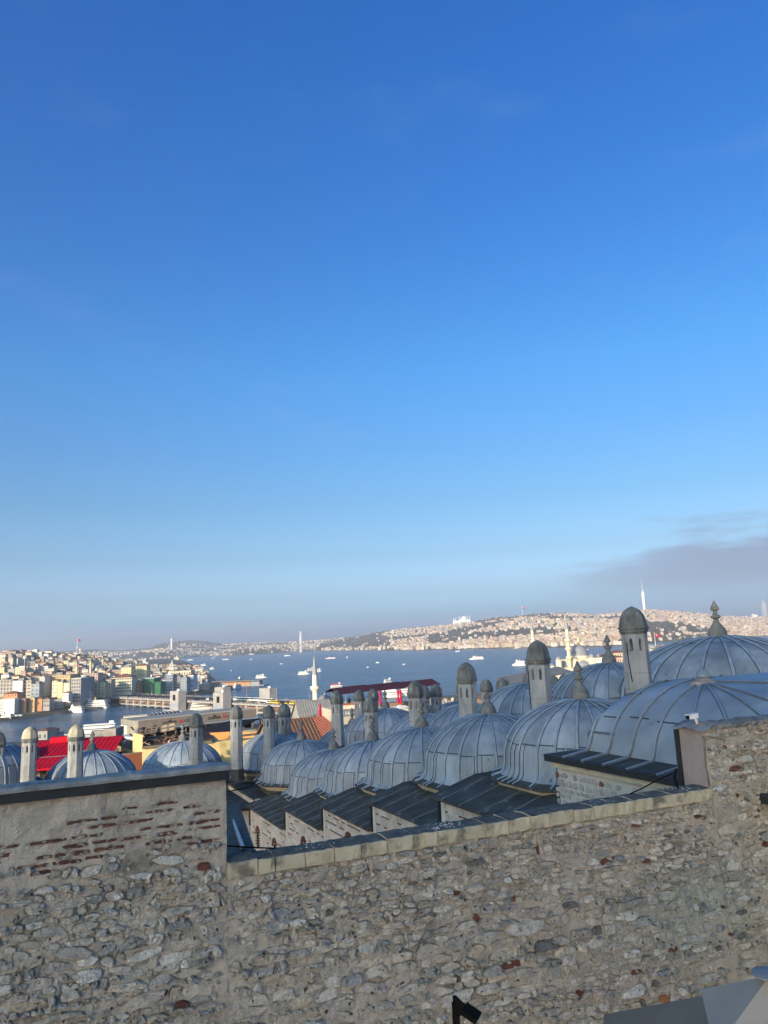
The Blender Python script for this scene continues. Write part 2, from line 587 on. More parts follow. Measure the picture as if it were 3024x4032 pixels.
# ---- middle, low part with coping blocks
mw = thing('rubble_wall', 'low rubble wall topped by pale coping blocks, between the two taller walls', 'wall', wp(3.8, ZBOT), wall_rz)
mw['kind'] = 'thing'
st = lay(0.0, S_LOW, ZBOT, ZLOW - .01, rw)
st += [[2.62, H - 3.55, .10, .045, .03, -.1, 5], [6.35, H - 5.35, .12, .11, .04, .2, 7], [.62, H - 3.25, .17, .16, .035, 0, 9], [4.35, H - 2.98, .035, .075, .03, 0, 6], [4.5, H - 4.6, .10, .09, .035, .1, 8], [6.6, H - 5.02, .08, .09, .035, .1, 8]]
mortar_sheet(0.0, S_LOW, ZBOT, ZLOW + .01, st, 12, mw)
set_stones(st, mw, rw)
MB().obox(wp(0, ZBOT, -.06), WD * S_LOW, -WN * .40, (0, 0, ZLOW - ZBOT - .004)).build('wall_core', mortar_m, mw)
BX = [893, 1012, 1080, 1197, 1311, 1415, 1520, 1622, 1716, 1812, 1905, 1994, 2081, 2167, 2252, 2331, 2411, 2490, 2566, 2641, 2710, 2777]
def s_at(px):
    # where the vertical plane through this column meets the wall at coping height
    lo, hi = -1.0, 12.0
    for _ in range(40):
        mid = (lo + hi) / 2
        d = wp(mid, ZLOW + .1) - EYE
        x = 1512 + FPX * d.dot(_r) / d.dot(_f)
        lo, hi = (mid, hi) if x < px else (lo, mid)
    return lo
sb = [s_at(x) for x in BX]
sb[-1] = S_LOW - .01
for i in range(len(sb) - 1):
    a, b = sb[i] + .006, sb[i + 1] - .006
    hgt = .176 + rw.uniform(-.008, .008)
    fr = .055 + rw.uniform(-.012, .012)
    c = .014
    z0 = ZLOW
    mb = MB()
    n = 5
    def ring(o, z, k=0.0):
        return [wp(a + k + (b - a - 2 * k) * t / n, z + rw.uniform(-.007, .007), o + rw.uniform(-.010, .010)) for t in range(n + 1)]
    rws = [ring(fr - .02, z0), ring(fr, z0 + .012), ring(fr, z0 + hgt - c), ring(fr - c, z0 + hgt), ring(-.18, z0 + hgt + .012), ring(-.36, z0 + hgt), ring(-.40, z0 + hgt - .05), ring(-.40, z0)]
    for k in range(len(rws) - 1):
        for t in range(n):
            mb.add([rws[k][t], rws[k][t + 1], rws[k + 1][t + 1], rws[k + 1][t]], [(0, 1, 2, 3)], 1 if k >= 3 else 0)
    mb.add([r_[0] for r_ in rws], [tuple(range(8))[::-1]])
    mb.add([r_[-1] for r_ in rws], [tuple(range(8))])
    mb.build('coping_block', [limestone, lichen_top], mw)
# flakes of stone and droppings lying on the coping
flake = MB()
for i in range(150):
    cl = rw.choice((1.05, 3.0, 3.1, 5.6, 7.2, 7.3, 2.95))
    s = cl + rw.gauss(0, .13)
    if not .03 < s < S_LOW - .05:
        continue
    o = rw.uniform(-.30, .02)
    r_ = rw.uniform(.004, .016)
    z = ZLOW + .189
    q = [wp(s + r_ * math.cos(t) * rw.uniform(.6, 1.3), z + rw.uniform(0, .004), o + r_ * math.sin(t) * rw.uniform(.6, 1.3)) for t in (0, 1.3, 2.5, 3.9, 5.1)]
    flake.add(q + [wp(s, z + r_ * .7, o)], [(i_, (i_ + 1) % 5, 5) for i_ in range(5)])
o = flake.build('stone_flakes', mat('flake_white', (0.5, 0.5, 0.47), (0.66, 0.66, 0.62), 20, 0.9, 0.1), mw)
o['kind'] = 'stuff'

# ---- right, high part with a plastered end
hw = thing('rubble_wall', 'tall rubble wall with a plastered end and torn lead flashing, on the right', 'wall', wp(9.2, ZBOT), wall_rz)
hw['kind'] = 'thing'
ZR = H - 1.64
st = lay(S_LOW + .03, S_END, ZBOT, ZR - .12, rw)
st += lay(S_LOW - .02, S_END, ZR - .15, ZR + .03, rw)
for q in st[-14:]:
    q[4] = .07
mortar_sheet(S_LOW, S_END, ZBOT, ZR, st, 13, hw)
set_stones(st, hw, rw)
plaster = mat('end_plaster', (0.225, 0.195, 0.19), (0.30, 0.265, 0.255), 3, 0.95, 0.1, 0.4, 30, c3=(0.09, 0.085, 0.08), s3=2.0, t3=0.60, w3=0.14)
MB().obox(wp(S_LOW + .012, ZBOT, -.05), WD * (S_END - S_LOW), -WN * .52, (0, 0, ZR - ZBOT)).build('wall_core', plaster, hw)
cap = MB()
rows_ = []
for i in range(46):
    s = S_LOW + .10 + (S_END - S_LOW) * i / 45
    rows_.append([wp(s, ZR - .01, .06 + rw.uniform(-.03, .03)), wp(s, ZR + .05 + rw.uniform(-.015, .02), .07 + rw.uniform(-.03, .03)), wp(s, ZR + .085 + rw.uniform(-.012, .02), -.05), wp(s, ZR + .09 + rw.uniform(-.02, .02), -.3), wp(s, ZR, -.55)])
for a, b in zip(rows_[:-1], rows_[1:]):
    for k in range(4):
        cap.add([a[k], b[k], b[k + 1], a[k + 1]], [(0, 1, 2, 3)])
cap.add(rows_[0], [(4, 3, 2, 1, 0)])
cap.build('mortar_capping', mat('capping_mortar', (0.10, 0.095, 0.09), (0.30, 0.28, 0.25), 7, 0.95, 0.1, 1.0, 30), hw)
fl = MB()
pts = []
for i in range(13):
    t = i / 12
    o = .10 - .72 * t
    pts.append((o, .012 * math.sin(i * 2.1) + .03 * math.exp(-((t - .55) / .2) ** 2)))
for (o0, d0), (o1, d1) in zip(pts[:-1], pts[1:]):
    fl.slab([wp(S_LOW - .09, ZR - .005 + d0, o0), wp(S_LOW + .22, ZR + .10 + d0 * .3, o0), wp(S_LOW + .22, ZR + .10 + d1 * .3, o1), wp(S_LOW - .09, ZR - .005 + d1, o1)][::-1], .006)
fl.build('lead_flashing', lead_cap, hw)
MB().obox(wp(S_LOW - .06, ZR - 1.05, -.545), WD * .075, -WN * .05, (0, 0, 1.02)).build('corner_strip', lead_edge, hw)
# ================================================================== the stepped, many-domed school below the wall
TH = 0.457
UD = Vector((-math.sin(TH), math.cos(TH), 0))      # down the hill, away from the viewer
ND = Vector((math.cos(TH), math.sin(TH), 0))       # into the building
FP0 = Vector((1.27, 22.635, 0))
UL, ZE, ST = 4.8, H - 4.479, 0.913
def fp(j, o, z):
    return FP0 + UD * (UL * j) + ND * o + Vector((0, 0, z))
def eave(k):
    return ZE - ST * (k + 1)                        # unit k spans j = k .. k+1

lead = mat("lead_sheet", (0.140, 0.168, 0.198), (0.315, 0.358, 0.405), 1.3, 0.6, 0.25, 0.6, 3.5, 9, (1, 1, .18), c3=(0.085, 0.095, 0.11), s3=5.5, t3=0.66, w3=0.05, bdist=0.04)
lead_rib = mat("lead_seam", (0.18, 0.222, 0.268), (0.29, 0.345, 0.405), 3, 0.5, 0.35)
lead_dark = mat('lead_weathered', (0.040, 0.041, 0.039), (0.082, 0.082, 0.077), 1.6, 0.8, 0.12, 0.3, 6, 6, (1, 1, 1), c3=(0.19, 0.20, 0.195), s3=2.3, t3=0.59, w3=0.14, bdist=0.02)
def panel_tone(m, n, zs):
    """each sheet of lead weathers to its own tone"""
    t = m.node_tree
    b = t.nodes['Principled BSDF']
    tc_ = t.nodes.new('ShaderNodeTexCoord')
    sp = t.nodes.new('ShaderNodeSeparateXYZ')
    t.links.new(tc_.outputs['Object'], sp.inputs[0])
    def M(op, a, b_=0.0):
        q = t.nodes.new('ShaderNodeMath')
        q.operation = op
        for i, x in enumerate((a, b_)):
            if isinstance(x, (int, float)):
                q.inputs[i].default_value = x
            else:
                t.links.new(x, q.inputs[i])
        return q.outputs[0]
    pid = M('FLOOR', M('MULTIPLY', M('ARCTAN2', sp.outputs[1], sp.outputs[0]), n / (2 * PI)))
    pid = M('ADD', pid, M('MULTIPLY', M('GREATER_THAN', sp.outputs[2], zs), 37.3))
    oi = t.nodes.new('ShaderNodeObjectInfo')
    pid = M('ADD', pid, M('MULTIPLY', oi.outputs['Random'], 91.0))
    wn_ = t.nodes.new('ShaderNodeTexWhiteNoise')
    wn_.noise_dimensions = '1D'
    t.links.new(pid, wn_.inputs['W'])
    k = M('ADD', M('MULTIPLY', wn_.outputs['Value'], .34), .82)
    mx = t.nodes.new('ShaderNodeVectorMath')
    mx.operation = 'SCALE'
    src = b.inputs['Base Color'].links[0].from_socket
    t.links.new(src, mx.inputs[0])
    t.links.new(k, mx.inputs['Scale'])
    t.links.new(mx.outputs[0], b.inputs['Base Color'])
panel_tone(lead, 24, .96)
lead_line = mat('lead_joint_rib_shade', (0.030, 0.036, 0.045), (0.055, 0.064, 0.078), 6, 0.7, 0.2)
cut_stone = mat('cut_stone', (0.225, 0.232, 0.235), (0.35, 0.358, 0.36), 2.2, 0.9, 0.2, 0.35, 22, 6, (1, 1, .35), c3=(0.17, 0.175, 0.17), s3=1.6, t3=0.58, w3=0.12)
cap_stone = mat('cap_stone', (0.085, 0.088, 0.083), (0.19, 0.195, 0.185), 4, 0.9, 0.2, 0.5, 26, 6, (1, 1, .45), c3=(0.36, 0.36, 0.32), s3=4.0, t3=0.63, w3=0.06)
finial_stone = mat('finial_stone', (0.105, 0.108, 0.105), (0.205, 0.207, 0.20), 5, 0.9, 0.2, 0.4, 26, c3=(0.07, 0.07, 0.068), s3=6, t3=0.66, w3=0.06)
moulding = mat('moulding_stone', (0.33, 0.31, 0.235), (0.44, 0.41, 0.32), 4, 0.9, 0.15, 0.3, 20, c3=(0.14, 0.14, 0.11), s3=3, t3=0.6, w3=0.1)
facade_m = mat('facade_lime', (0.37, 0.345, 0.32), (0.50, 0.47, 0.44), 1.8, 0.95, 0.1, 0.6, 20, c3=(0.25, 0.22, 0.20), s3=1.1, t3=0.6, w3=0.12)
block_m = [mat('ashlar_%d' % i, tuple(x * .85 for x in c), c, 6, 0.92, 0.12, 0.5, 25) for i, c in enumerate([(0.46, 0.43, 0.40), (0.52, 0.49, 0.46), (0.40, 0.37, 0.35), (0.44, 0.40, 0.36)])]
brick_dk = mat('facade_brick', (0.10, 0.055, 0.05), (0.19, 0.085, 0.07), 8, 0.95, 0.1)
hollow = mat('dark_opening', (0.012, 0.012, 0.013), None, 1, 0.9, 0.1)

DOME_R = 2.277
def dome_z(t):
    """profile: t 0 (eave of the skirt) .. 1 (crown) -> (r, z)"""
    sk = [(2.60, 0.0), (2.54, 0.03), (2.40, 0.09), (2.31, 0.20), (2.275, 0.36), (2.262, 0.55)]
    return sk
PROFILE = dome_z(0) + [(2.262 * math.cos(a), 0.55 + 1.485 * math.sin(a)) for a in [R(x) for x in (8, 16, 24, 32, 40, 48, 56, 64, 71, 78, 84)]]
def octo(a, k):
    w_ = (1.0, .9, .45, .15, 0, 0)[k] if k < 6 else 0
    if not w_:
        return 1.0
    x = (a + PI / 8) % (PI / 4) - PI / 8
    return 1 + w_ * (math.cos(PI / 8) / math.cos(x) * 1.0 - 1) * 1.0 + w_ * .06
def dome_body():
    mb = MB()
    mb.lathe(PROFILE[2:], 64, caps=False, fac=lambda a, k: octo(a, k + 2), mi=0)
    mb.lathe(PROFILE[:3], 64, caps=False, fac=octo, mi=1)
    mb.lathe([(PROFILE[0][0], -.055), PROFILE[0]], 64, caps=False, fac=lambda a, k: octo(a, 0), mi=1)
    mb.lathe([(0.01, 2.036), PROFILE[-1]][::-1], 64, caps=False, mi=0)
    return mb.mesh('dome', [lead, lead_dark], smooth=True, angle=40)
def rib_path(i0, i1, a=0.0):
    return [Vector((r_ * octo(a, k), 0, z)) for k, (r_, z) in list(enumerate(PROFILE))[i0:i1]]
def rib_mesh(i0, i1, wdt, mi_mat, name='rib', oct_fac=1.03):
    """standing seam: a low rounded ridge along the dome's profile"""
    pts = [Vector((r_ * (oct_fac if k < 2 else 1.0), 0, z)) for k, (r_, z) in list(enumerate(PROFILE))[i0:i1]]
    mb = MB()
    vs = []
    for i, p in enumerate(pts):
        d = (pts[min(i + 1, len(pts) - 1)] - pts[max(i - 1, 0)]).normalized()
        nrm = Vector((d.z, 0, -d.x))
        hw_ = wdt * (0.55 + .45 * min(1, p.x / 1.4))
        for q, e in ((-1, -.012), (-.72, .020), (0, .046), (.72, .020), (1, -.012)):
            vs.append(p + Vector((0, q * hw_, 0)) + nrm * e)
    F = []
    for i in range(len(pts) - 1):
        for k in range(4):
            mb.m.append(1 if k in (0, 3) else 0)  # dark flanges: dirt and the rib's shadow line put into the colour
            F.append((i * 5 + k, i * 5 + k + 1, (i + 1) * 5 + k + 1, (i + 1) * 5 + k))
    mb.v, mb.f = vs, F
    return mb.mesh(name, mi_mat, smooth=True)
def seam_mesh(zi, n, lift, seed):
    """a horizontal lap joint, panel by panel, the laps slightly out of line"""
    rnd = random.Random(seed)
    mb = MB()
    r0, z0 = PROFILE[zi]
    r1, z1 = PROFILE[zi + 1]
    d = Vector((r1 - r0, 0, z1 - z0)).normalized()
    for p in range(n):
        sh = rnd.choice((-.02, .0, .025, .045))
        rr, zz = r0 + d.x * sh, z0 + d.z * sh
        a0, a1 = 2 * PI * (p + .06) / n, 2 * PI * (p + .94) / n
        vs = []
        for t in range(5):
            a = a0 + (a1 - a0) * t / 4
            for q, e in ((0, .004), (.0, lift), (.028, lift * .6), (.03, -.004)):
                x = rr + d.x * q + d.z * e
                vs.append((x * math.cos(a), x * math.sin(a), zz + d.z * q - d.x * e))
        F = []
        for t in range(4):
            for k in range(3):
                F.append((t * 4 + k, (t + 1) * 4 + k, (t + 1) * 4 + k + 1, t * 4 + k + 1))
        mb.add(vs, F)
    return mb.mesh('lap_joint', lead_line)
NR = 24
ME_DOME = dome_body()
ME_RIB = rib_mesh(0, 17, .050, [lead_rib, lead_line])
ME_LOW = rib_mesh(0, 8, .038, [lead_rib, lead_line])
ME_JOINT = [seam_mesh(7, NR, .020, 5), seam_mesh(7, NR, .020, 9)]
ME_JOINT2 = seam_mesh(13, NR, .012, 6)
FIN = [(.275, -.06), (.275, .05), (.262, .14), (.225, .25), (.165, .34), (.10, .42), (.075, .50), (.07, .54), (.125, .56), (.145, .60), (.13, .645), (.075, .665), (.062, .70), (.062, .785), (.115, .80), (.128, .83), (.108, .90), (.06, .99), (.028, 1.06), (.012, 1.09)]
ME_FIN = MB().lathe(FIN, 20).mesh('finial', finial_stone, smooth=True, angle=45)
ME_DRUM = MB().lathe([(2.36, -1.1), (2.36, -.20)], 8, ph=PI / 8).mesh('drum', lead_dark)
_mo = MB()
_mo.lathe([(2.38, -.30), (2.44, -.28), (2.47, -.22), (2.53, -.19), (2.56, -.13), (2.56, -.10)], 8, ph=PI / 8, caps=False)
ME_MOULD = _mo.mesh('cornice', moulding)
rd = random.Random(21)
def dome(parent, c, r=DOME_R, hs=1.0, fin=1.0, joint=True, drum=True):
    """c: where the crown stands"""
    s = r / DOME_R
    z = c.z - 2.036 * s * hs
    o = link('dome', ME_DOME, parent, (c.x, c.y, z), TH + PI / 2, scale=(s, s, s * hs))
    for i in range(NR):
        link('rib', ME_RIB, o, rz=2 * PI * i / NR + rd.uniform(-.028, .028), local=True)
        if i % 2 == 0 or rd.random() < .35:
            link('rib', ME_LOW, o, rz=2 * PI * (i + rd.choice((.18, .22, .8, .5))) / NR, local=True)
    if joint:
        link('lap_joint', rd.choice(ME_JOINT), o, rz=rd.uniform(0, 1) * 0, local=True)
        link('lap_joint', ME_JOINT2, o, local=True)
    if drum:
        link('drum', ME_DRUM, o, rz=0, local=True)
        link('cornice', ME_MOULD, o, rz=0, local=True)
    if fin:
        f = link('finial', ME_FIN, parent, (c.x, c.y, c.z - .01))
        f.scale = (fin, fin, fin)
        f.parent = o
        f.matrix_parent_inverse = wmat(o).inverted()
    return o

def lantern_mesh():
    mb = MB()
    ro, ri = .358, .262
    z0, z1 = -1.34, -.78
    for i in range(8):
        a0, a1 = PI / 8 + i * PI / 4, PI / 8 + (i + 1) * PI / 4
        A, B = Vector((math.cos(a0), math.sin(a0), 0)), Vector((math.cos(a1), math.sin(a1), 0))
        hole = [(.32, -1.25), (.68, -1.25), (.68, -1.02), (.63, -.945), (.5, -.885), (.37, -.945), (.32, -1.02)]
        def P(t, z, r_):
            q = (A * (1 - t) + B * t) * r_
            return (q.x, q.y, z)
        for r_, flip in ((ro, 0), (ri, 1)):
            outer = [(0, z0), (1, z0), (1, -1.02), (1, z1), (.5, z1), (0, z1), (0, -1.02)]
            vs = [P(t, z, r_) for t, z in hole] + [P(t, z, r_) for t, z in outer]
            F = [(k, (k + 1) % 7, 7 + (k + 1) % 7, 7 + k) for k in range(7)]
            F = [f[::-1] for f in F] if not flip else F
            mb.add(vs, F)
        vs = [P(t, z, ro) for t, z in hole] + [P(t, z, ri) for t, z in hole]
        mb.add(vs, [(k, (k + 1) % 7, 7 + (k + 1) % 7, 7 + k) for k in range(7)])
    return mb.mesh('lantern', cut_stone)
CAPP = [(.392, -.60), (.392, -.52), (.376, -.46), (.36, -.36), (.315, -.235), (.235, -.125), (.14, -.058), (.06, -.02), (.012, 0)]
ME_CAP = MB().lathe(CAPP, 8, ph=PI / 8).mesh('cap', cap_stone, smooth=True, angle=28)
ME_CORN = MB().lathe([(.36, -.79), (.375, -.74), (.405, -.72), (.405, -.685), (.385, -.675), (.385, -.65), (.425, -.64), (.425, -.59), (.395, -.575)], 8, ph=PI / 8).mesh('cornice', cap_stone)
ME_LAN = lantern_mesh()
ME_SHAFT = MB().lathe([(.385, -1.0), (.358, 0)], 8, ph=PI / 8).mesh('chimney', cut_stone)
ME_JRING = MB().lathe([(.357, 0), (.3605, .002), (.3605, .010), (.357, .012)], 8, ph=PI / 8, caps=False).mesh('block_joint', mat('joint_dark', (0.13, 0.13, 0.125), (0.2, 0.2, 0.19), 4, .95, .1))  # thin darker rings mark the joints between shaft blocks
ME_LBASE = MB().lathe([(.52, -.62), (.43, -.50), (.405, 0.0), (.38, .01)], 8, ph=PI / 8).mesh('lead_base', lead_dark)
cap_pale = mat('cap_stone_pale', (0.30, 0.27, 0.17), (0.46, 0.43, 0.34), 4, 0.9, 0.2, 0.5, 26, 6, (1, 1, .5), c3=(0.16, 0.14, 0.07), s3=3.2, t3=0.56, w3=0.1)
def chimney(parent, top, h, s=1.0, rz=0.0, base=False, pale=False):
    o = link('chimney', ME_SHAFT, parent, (top.x, top.y, top.z - 1.34 * s), rz, scale=(s, s, h - 1.34 * s))
    for nm, me in (('lantern', ME_LAN), ('cornice', ME_CORN), ('cap', ME_CAP)):
        c = link(nm, me, None, top, rz, scale=s)
        c.parent = o
        c.matrix_parent_inverse = wmat(o).inverted()
        if pale and nm == 'cap':
            c.material_slots[0].link = 'OBJECT'
            c.material_slots[0].material = cap_pale
    for k_ in range(3):
        zj = top.z - 1.34 * s - (h - 1.34 * s) * (.22 + .27 * k_ + rd.uniform(-.05, .05))
        c = link('block_joint', ME_JRING, None, (top.x, top.y, zj), rz, scale=(s * (1 + .075 * (.22 + .27 * k_)),) * 2 + (s,))
        c.parent = o
        c.matrix_parent_inverse = wmat(o).inverted()
    if base:
        c = link('lead_base', ME_LBASE, None, (top.x, top.y, top.z - h), rz, scale=s)
        c.parent = o
        c.matrix_parent_inverse = wmat(o).inverted()
    return o

med = thing('domed_school', 'stepped stone school roofed with two rows of ribbed lead domes behind the low wall', 'building', fp(1.5, 5, H - 16))

# ---- masses, eave roofs and fronts, unit by unit
ZB = H - 17
SPAN = {-1: (-1.0, 0.0), 0: (0.0, 1.0), 1: (1.0, 2.0), 2: (2.0, 3.0), 3: (3.0, 4.22)}
rf = random.Random(31)
def arch_niche(parent, j, zc):
    """a narrow round-headed window in a fan of bricks"""
    u0 = j * UL
    fr = lambda du, z, o: fp((u0 + du) / UL, o, z)
    wn_ = MB()
    pts = [(-.16, -.62), (.16, -.62), (.16, 0)] + [(.16 * math.cos(a), .16 * math.sin(a)) for a in (R(40), R(75), R(105), R(140))] + [(-.16, 0)]
    wn_.add([fr(x, zc + z, -.012) for x, z in pts], [tuple(range(len(pts)))[::-1]])
    win = wn_.build('window', hollow, parent)
    for k in range(9):
        a = PI * (k + .5) / 9
        d, t = Vector((math.cos(a), math.sin(a))), Vector((-math.sin(a), math.cos(a)))
        q = []
        for rr, ww in ((.20, .020), (.44, .030)):
            for sg in (-1, 1):
                q.append((d.x * rr + t.x * ww * sg, d.y * rr + t.y * ww * sg))
        mb = MB()
        vs = [fr(x, zc + z, -.035) for x, z in (q[0], q[2], q[3], q[1])] + [fr(x, zc + z, .02) for x, z in (q[0], q[2], q[3], q[1])]
        mb.add(vs, [(0, 1, 2, 3), (3, 2, 1, 0), (0, 4, 5, 1), (1, 5, 6, 2), (2, 6, 7, 3), (3, 7, 4, 0)])
        mb.build('brick', brick_dk, win)
    for k in range(4):
        for sg in (-1, 1):
            z = zc - .12 - .12 * k
            mb = MB()
            mb.obox(fr(sg * .18, z, -.035), UD * (sg * .17), ND * .05, (0, 0, .045))
            mb.build('brick', brick_dk, win)
n_blocks = 0
for k, (j0, j1) in SPAN.items():
    ze = eave(k)
    poly = [fp(j0, .0, 0), fp(j1, .0, 0), fp(j1, 6.2, 0), fp(j0, 6.2, 0)]
    MB().prism([(p.x, p.y) for p in poly], ZB, ze - .04).build('wall', facade_m, med)
    poly = [fp(j0, 6.2, 0), fp(j1, 6.2, 0), fp(j1, 11.8, 0), fp(j0, 11.8, 0)]
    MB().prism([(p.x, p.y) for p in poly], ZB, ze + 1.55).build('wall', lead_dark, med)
    roof = MB()
    roof.slab([fp(j0 - .015, -.26, ze), fp(j0 - .015, 1.3, ze + .42), fp(j1 + .03, 1.3, ze + .42), fp(j1 + .03, -.26, ze)], .09)
    roof.slab([fp(j0 - .015, 1.28, ze + .42), fp(j0 - .015, 6.3, ze + .55), fp(j1 + .03, 6.3, ze + .55), fp(j1 + .03, 1.28, ze + .42)], .09)
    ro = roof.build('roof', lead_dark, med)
    nb = 5 if k < 3 else 7
    for i in range(nb):
        jj = j0 + (j1 - j0) * (i + .5) / nb + rf.uniform(-.02, .02)
        jm = jj + rf.uniform(-.012, .012)
        MB().tube([fp(jj, -.275, ze - .035), fp(jj, -.26, ze + .012), fp(jm, .5, ze + .205), fp(jm + .01, 1.2, ze + .395)], .020, 5).build('standing_seam', mat('slab_seam', (0.10, 0.105, 0.105), (0.19, 0.20, 0.20), 4, .8, .15), ro)
    # dark lead dressed round the outer corner
    MB().obox(fp(j1 - .01, -.10, ze - 1.02), UD * .10, ND * .3, (0, 0, 1.0)).build('corner_flashing', lead_edge, med)
    # pale quoin strip, then squared blocks with dashes of brick
    MB().obox(fp(j1 - .055, -.035, ze - 3.2), UD * .2, ND * .05, (0, 0, 3.12)).build('quoin', block_m[1], med)
    nrow = {-1: 3, 0: 4, 1: 6, 2: 9, 3: 10}[k]
    z = ze - .14
    arches = {3: [.30, .78], 2: [.5], 1: [.46], 0: [.46], -1: []}[k]
    for t in arches:
        arch_niche(med, j0 + (j1 - j0) * t, ze - (1.25 if k > 1 else 1.0))
    for row in range(nrow):
        hh = rf.choice((.17, .2, .24))
        brick_row = row % 2 == 1
        u, ue = j0 * UL + .02, j1 * UL - .30
        while u < ue:
            L_ = rf.uniform(.28, .62) if not brick_row else rf.uniform(.2, .34)
            um = u + L_ / 2
            far_arch = all(abs(um - (j0 + (j1 - j0) * t) * UL) > .52 or abs((z - .1) - (ze - 1.15)) > .72 for t in arches)
            if far_arch:
                if brick_row:
                    if rf.random() < .42:
                        MB().obox(fp(u / UL, -.022, z - .05), UD * (L_ - .05), ND * .04, (0, 0, .042)).build('brick', brick_dk, med)
                elif rf.random() < .78 and n_blocks < 290:
                    n_blocks += 1
                    MB().obox(fp(u / UL, -.014 - rf.uniform(0, .014), z - hh), UD * (L_ - .02), ND * .04, (0, 0, hh - .02)).build('stone_block', rf.choice(block_m), med)
            u += L_
        z -= .075 if brick_row else hh

# ---- domes: (column, row, distance) of the crown
FRONT = [(2285, 2752, 22.0), (1923, 2811, 26.3), (1661, 2863, 30.6), (1467, 2915, 34.9), (1314, 2950, 39.2), (1186, 2914, 43.5)]
for x, y, Y in FRONT:
    dome(med, at_y(x, y, Y))
BACK = [(2399, 2612, 28.7, 2.40), (2082, 2690, 33.0, 2.35), (1842, 2772, 37.3, 2.3), (1675, 2810, 41.6, 2.3), (1518, 2790, 45.9, 2.42), (1387, 2853, 50.2, 2.3), (1803, 2763, 48.6, 2.2)]
for x, y, Y, r_ in BACK:
    dome(med, at_y(x, y, Y), r_)
# chimneys between the rows: (column, row of tip, distance, height, lead foot)
for x, y, Y, h, b in [(2485, 2388, 20.6, 3.2, 0), (2113, 2520, 25.2, 3.6, 0), (1833, 2607, 29.2, 3.6, 0), (1633, 2678, 33.4, 3.7, 0), (1458, 2742, 37.6, 3.7, 0), (1325, 2717, 41.9, 2.95, 1),
                      (930, 2777, 44.8, 3.58, 1), (1058, 2776, 45.6, 3.6, 1), (1118, 2770, 47.5, 3.6, 0),
                      (1413, 2714, 50.5, 4.2, 0), (1467, 2711, 49.0, 4.2, 0), (1665, 2695, 45.0, 3.8, 0), (1714, 2692, 46.0, 3.8, 0), (1913, 2674, 47.5, 4.2, 0), (1976, 2669, 45.5, 3.8, 0), (2178, 2660, 44.0, 3.6, 0), (2221, 2652, 46.0, 3.6, 0)]:
    chimney(med, at_y(x, y, Y), h, rd.uniform(.95, 1.05), rd.uniform(-.16, .16), base=bool(b))
# lead flats joining the lower end
ec = eave(3)
MB().prism([(p.x, p.y) for p in (fp(4.22, .25, 0), fp(6.4, .25, 0), fp(6.4, 12, 0), fp(4.22, 12, 0))], ZB, ec + .22).build('wall', facade_m, med)
rr_ = MB()
rr_.slab([fp(4.24, .2, ec + .24), fp(4.24, 12, ec + .30), fp(6.45, 12, ec + .30), fp(6.45, .2, ec + .24)], .1)
rr_.build('roof', lead_dark, med)

# ---- lower wing, running left from the corner
wing = thing('domed_wing', 'lower wing of the school, its lead domes and chimneys showing over the left wall', 'building', fp(5, -8, H - 16))
dome(wing, at_y(1088, 2879, 48.0))
dome(wing, at_y(719, 2919, 46.4), 2.32)
dome(wing, at_y(362, 2956, 41.5), 2.32)
dome(wing, at_y(-75, 2918, 39.0), 2.5)
for x, y, Y, h, pl in [(772, 2807, 41.0, 3.6, 0), (301, 2852, 37.0, 3.6, 1), (119, 2860, 38.0, 3.6, 1), (-8, 2880, 38.0, 3.6, 0)]:
    chimney(wing, at_y(x, y, Y), h, .98, .12, pale=bool(pl))
zc = ec - .05
pw = [fp(4.24, .2, 0), fp(4.24, -2.0, 0), fp(4.0, -6, 0), fp(3.2, -16, 0), fp(4.6, -20, 0), fp(6.4, -6, 0), fp(6.4, .2, 0)]
MB().prism([(p.x, p.y) for p in pw], ZB, zc - .25).build('wall', facade_m, wing)
MB().prism([(p.x, p.y) for p in pw], zc - .24, zc - .04).build('roof', lead_dark, wing)
MB().obox(fp(4.215, -.05, zc - .20), -ND * 3.0, -UD * .14, (0, 0, .16)).build('eave_board', lead_edge, wing)
MB().obox(fp(4.235, -.05, zc - .42), -ND * 3.0, -UD * .07, (0, 0, .2)).build('eave_moulding', moulding, wing)

# ---- the big vaulted hall next to the right wall
hall = thing('vaulted_hall', 'nearest lead vault with a flared skirt and glass lamp above a stone wall', 'building', fp(-1.8, 3, H - 16))
GA, GB_, ZG = -1.10, -3.3, H - 2.74
def vault_z(o, dj):
    """height over the skirt; o from the front eave, dj from the far eave"""
    def q(t, sk, run):
        if t < sk:
            return -.10 + .10 * t / sk - 0.0
        x = min(1, (t - sk) / run)
        return 1.48 * (1 - (1 - x) ** 2.2) ** .55
    return min(q(o, .80, 2.35), q(dj, .62, 1.15))
go = [0, .2, .4, .6, .78, .82, .88, .95, 1.05, 1.2, 1.4, 1.7, 2.0, 2.4, 2.9, 3.5, 4.2, 5, 6]
gj = [0, .2, .4, .55, .62, .64, .67, .72, .80, .90, 1.05, 1.25, 1.5, 1.9, 2.2, 2.6, 3.2, 4, 5, 6, 7, 8, 9.5]
vm = MB()
idx = {}
for a, o in enumerate(go):
    for b, dj in enumerate(gj):
        idx[a, b] = len(vm.v)
        vm.v.append(tuple(fp(GA - dj / UL, o - .25, ZG + .10 + vault_z(o, dj))))
for a in range(len(go) - 1):
    for b in range(len(gj) - 1):
        vm.f.append((idx[a, b], idx[a, b + 1], idx[a + 1, b + 1], idx[a + 1, b]))
        vm.m.append(1 if (go[a] < .78 or gj[b] < .62) else 0)
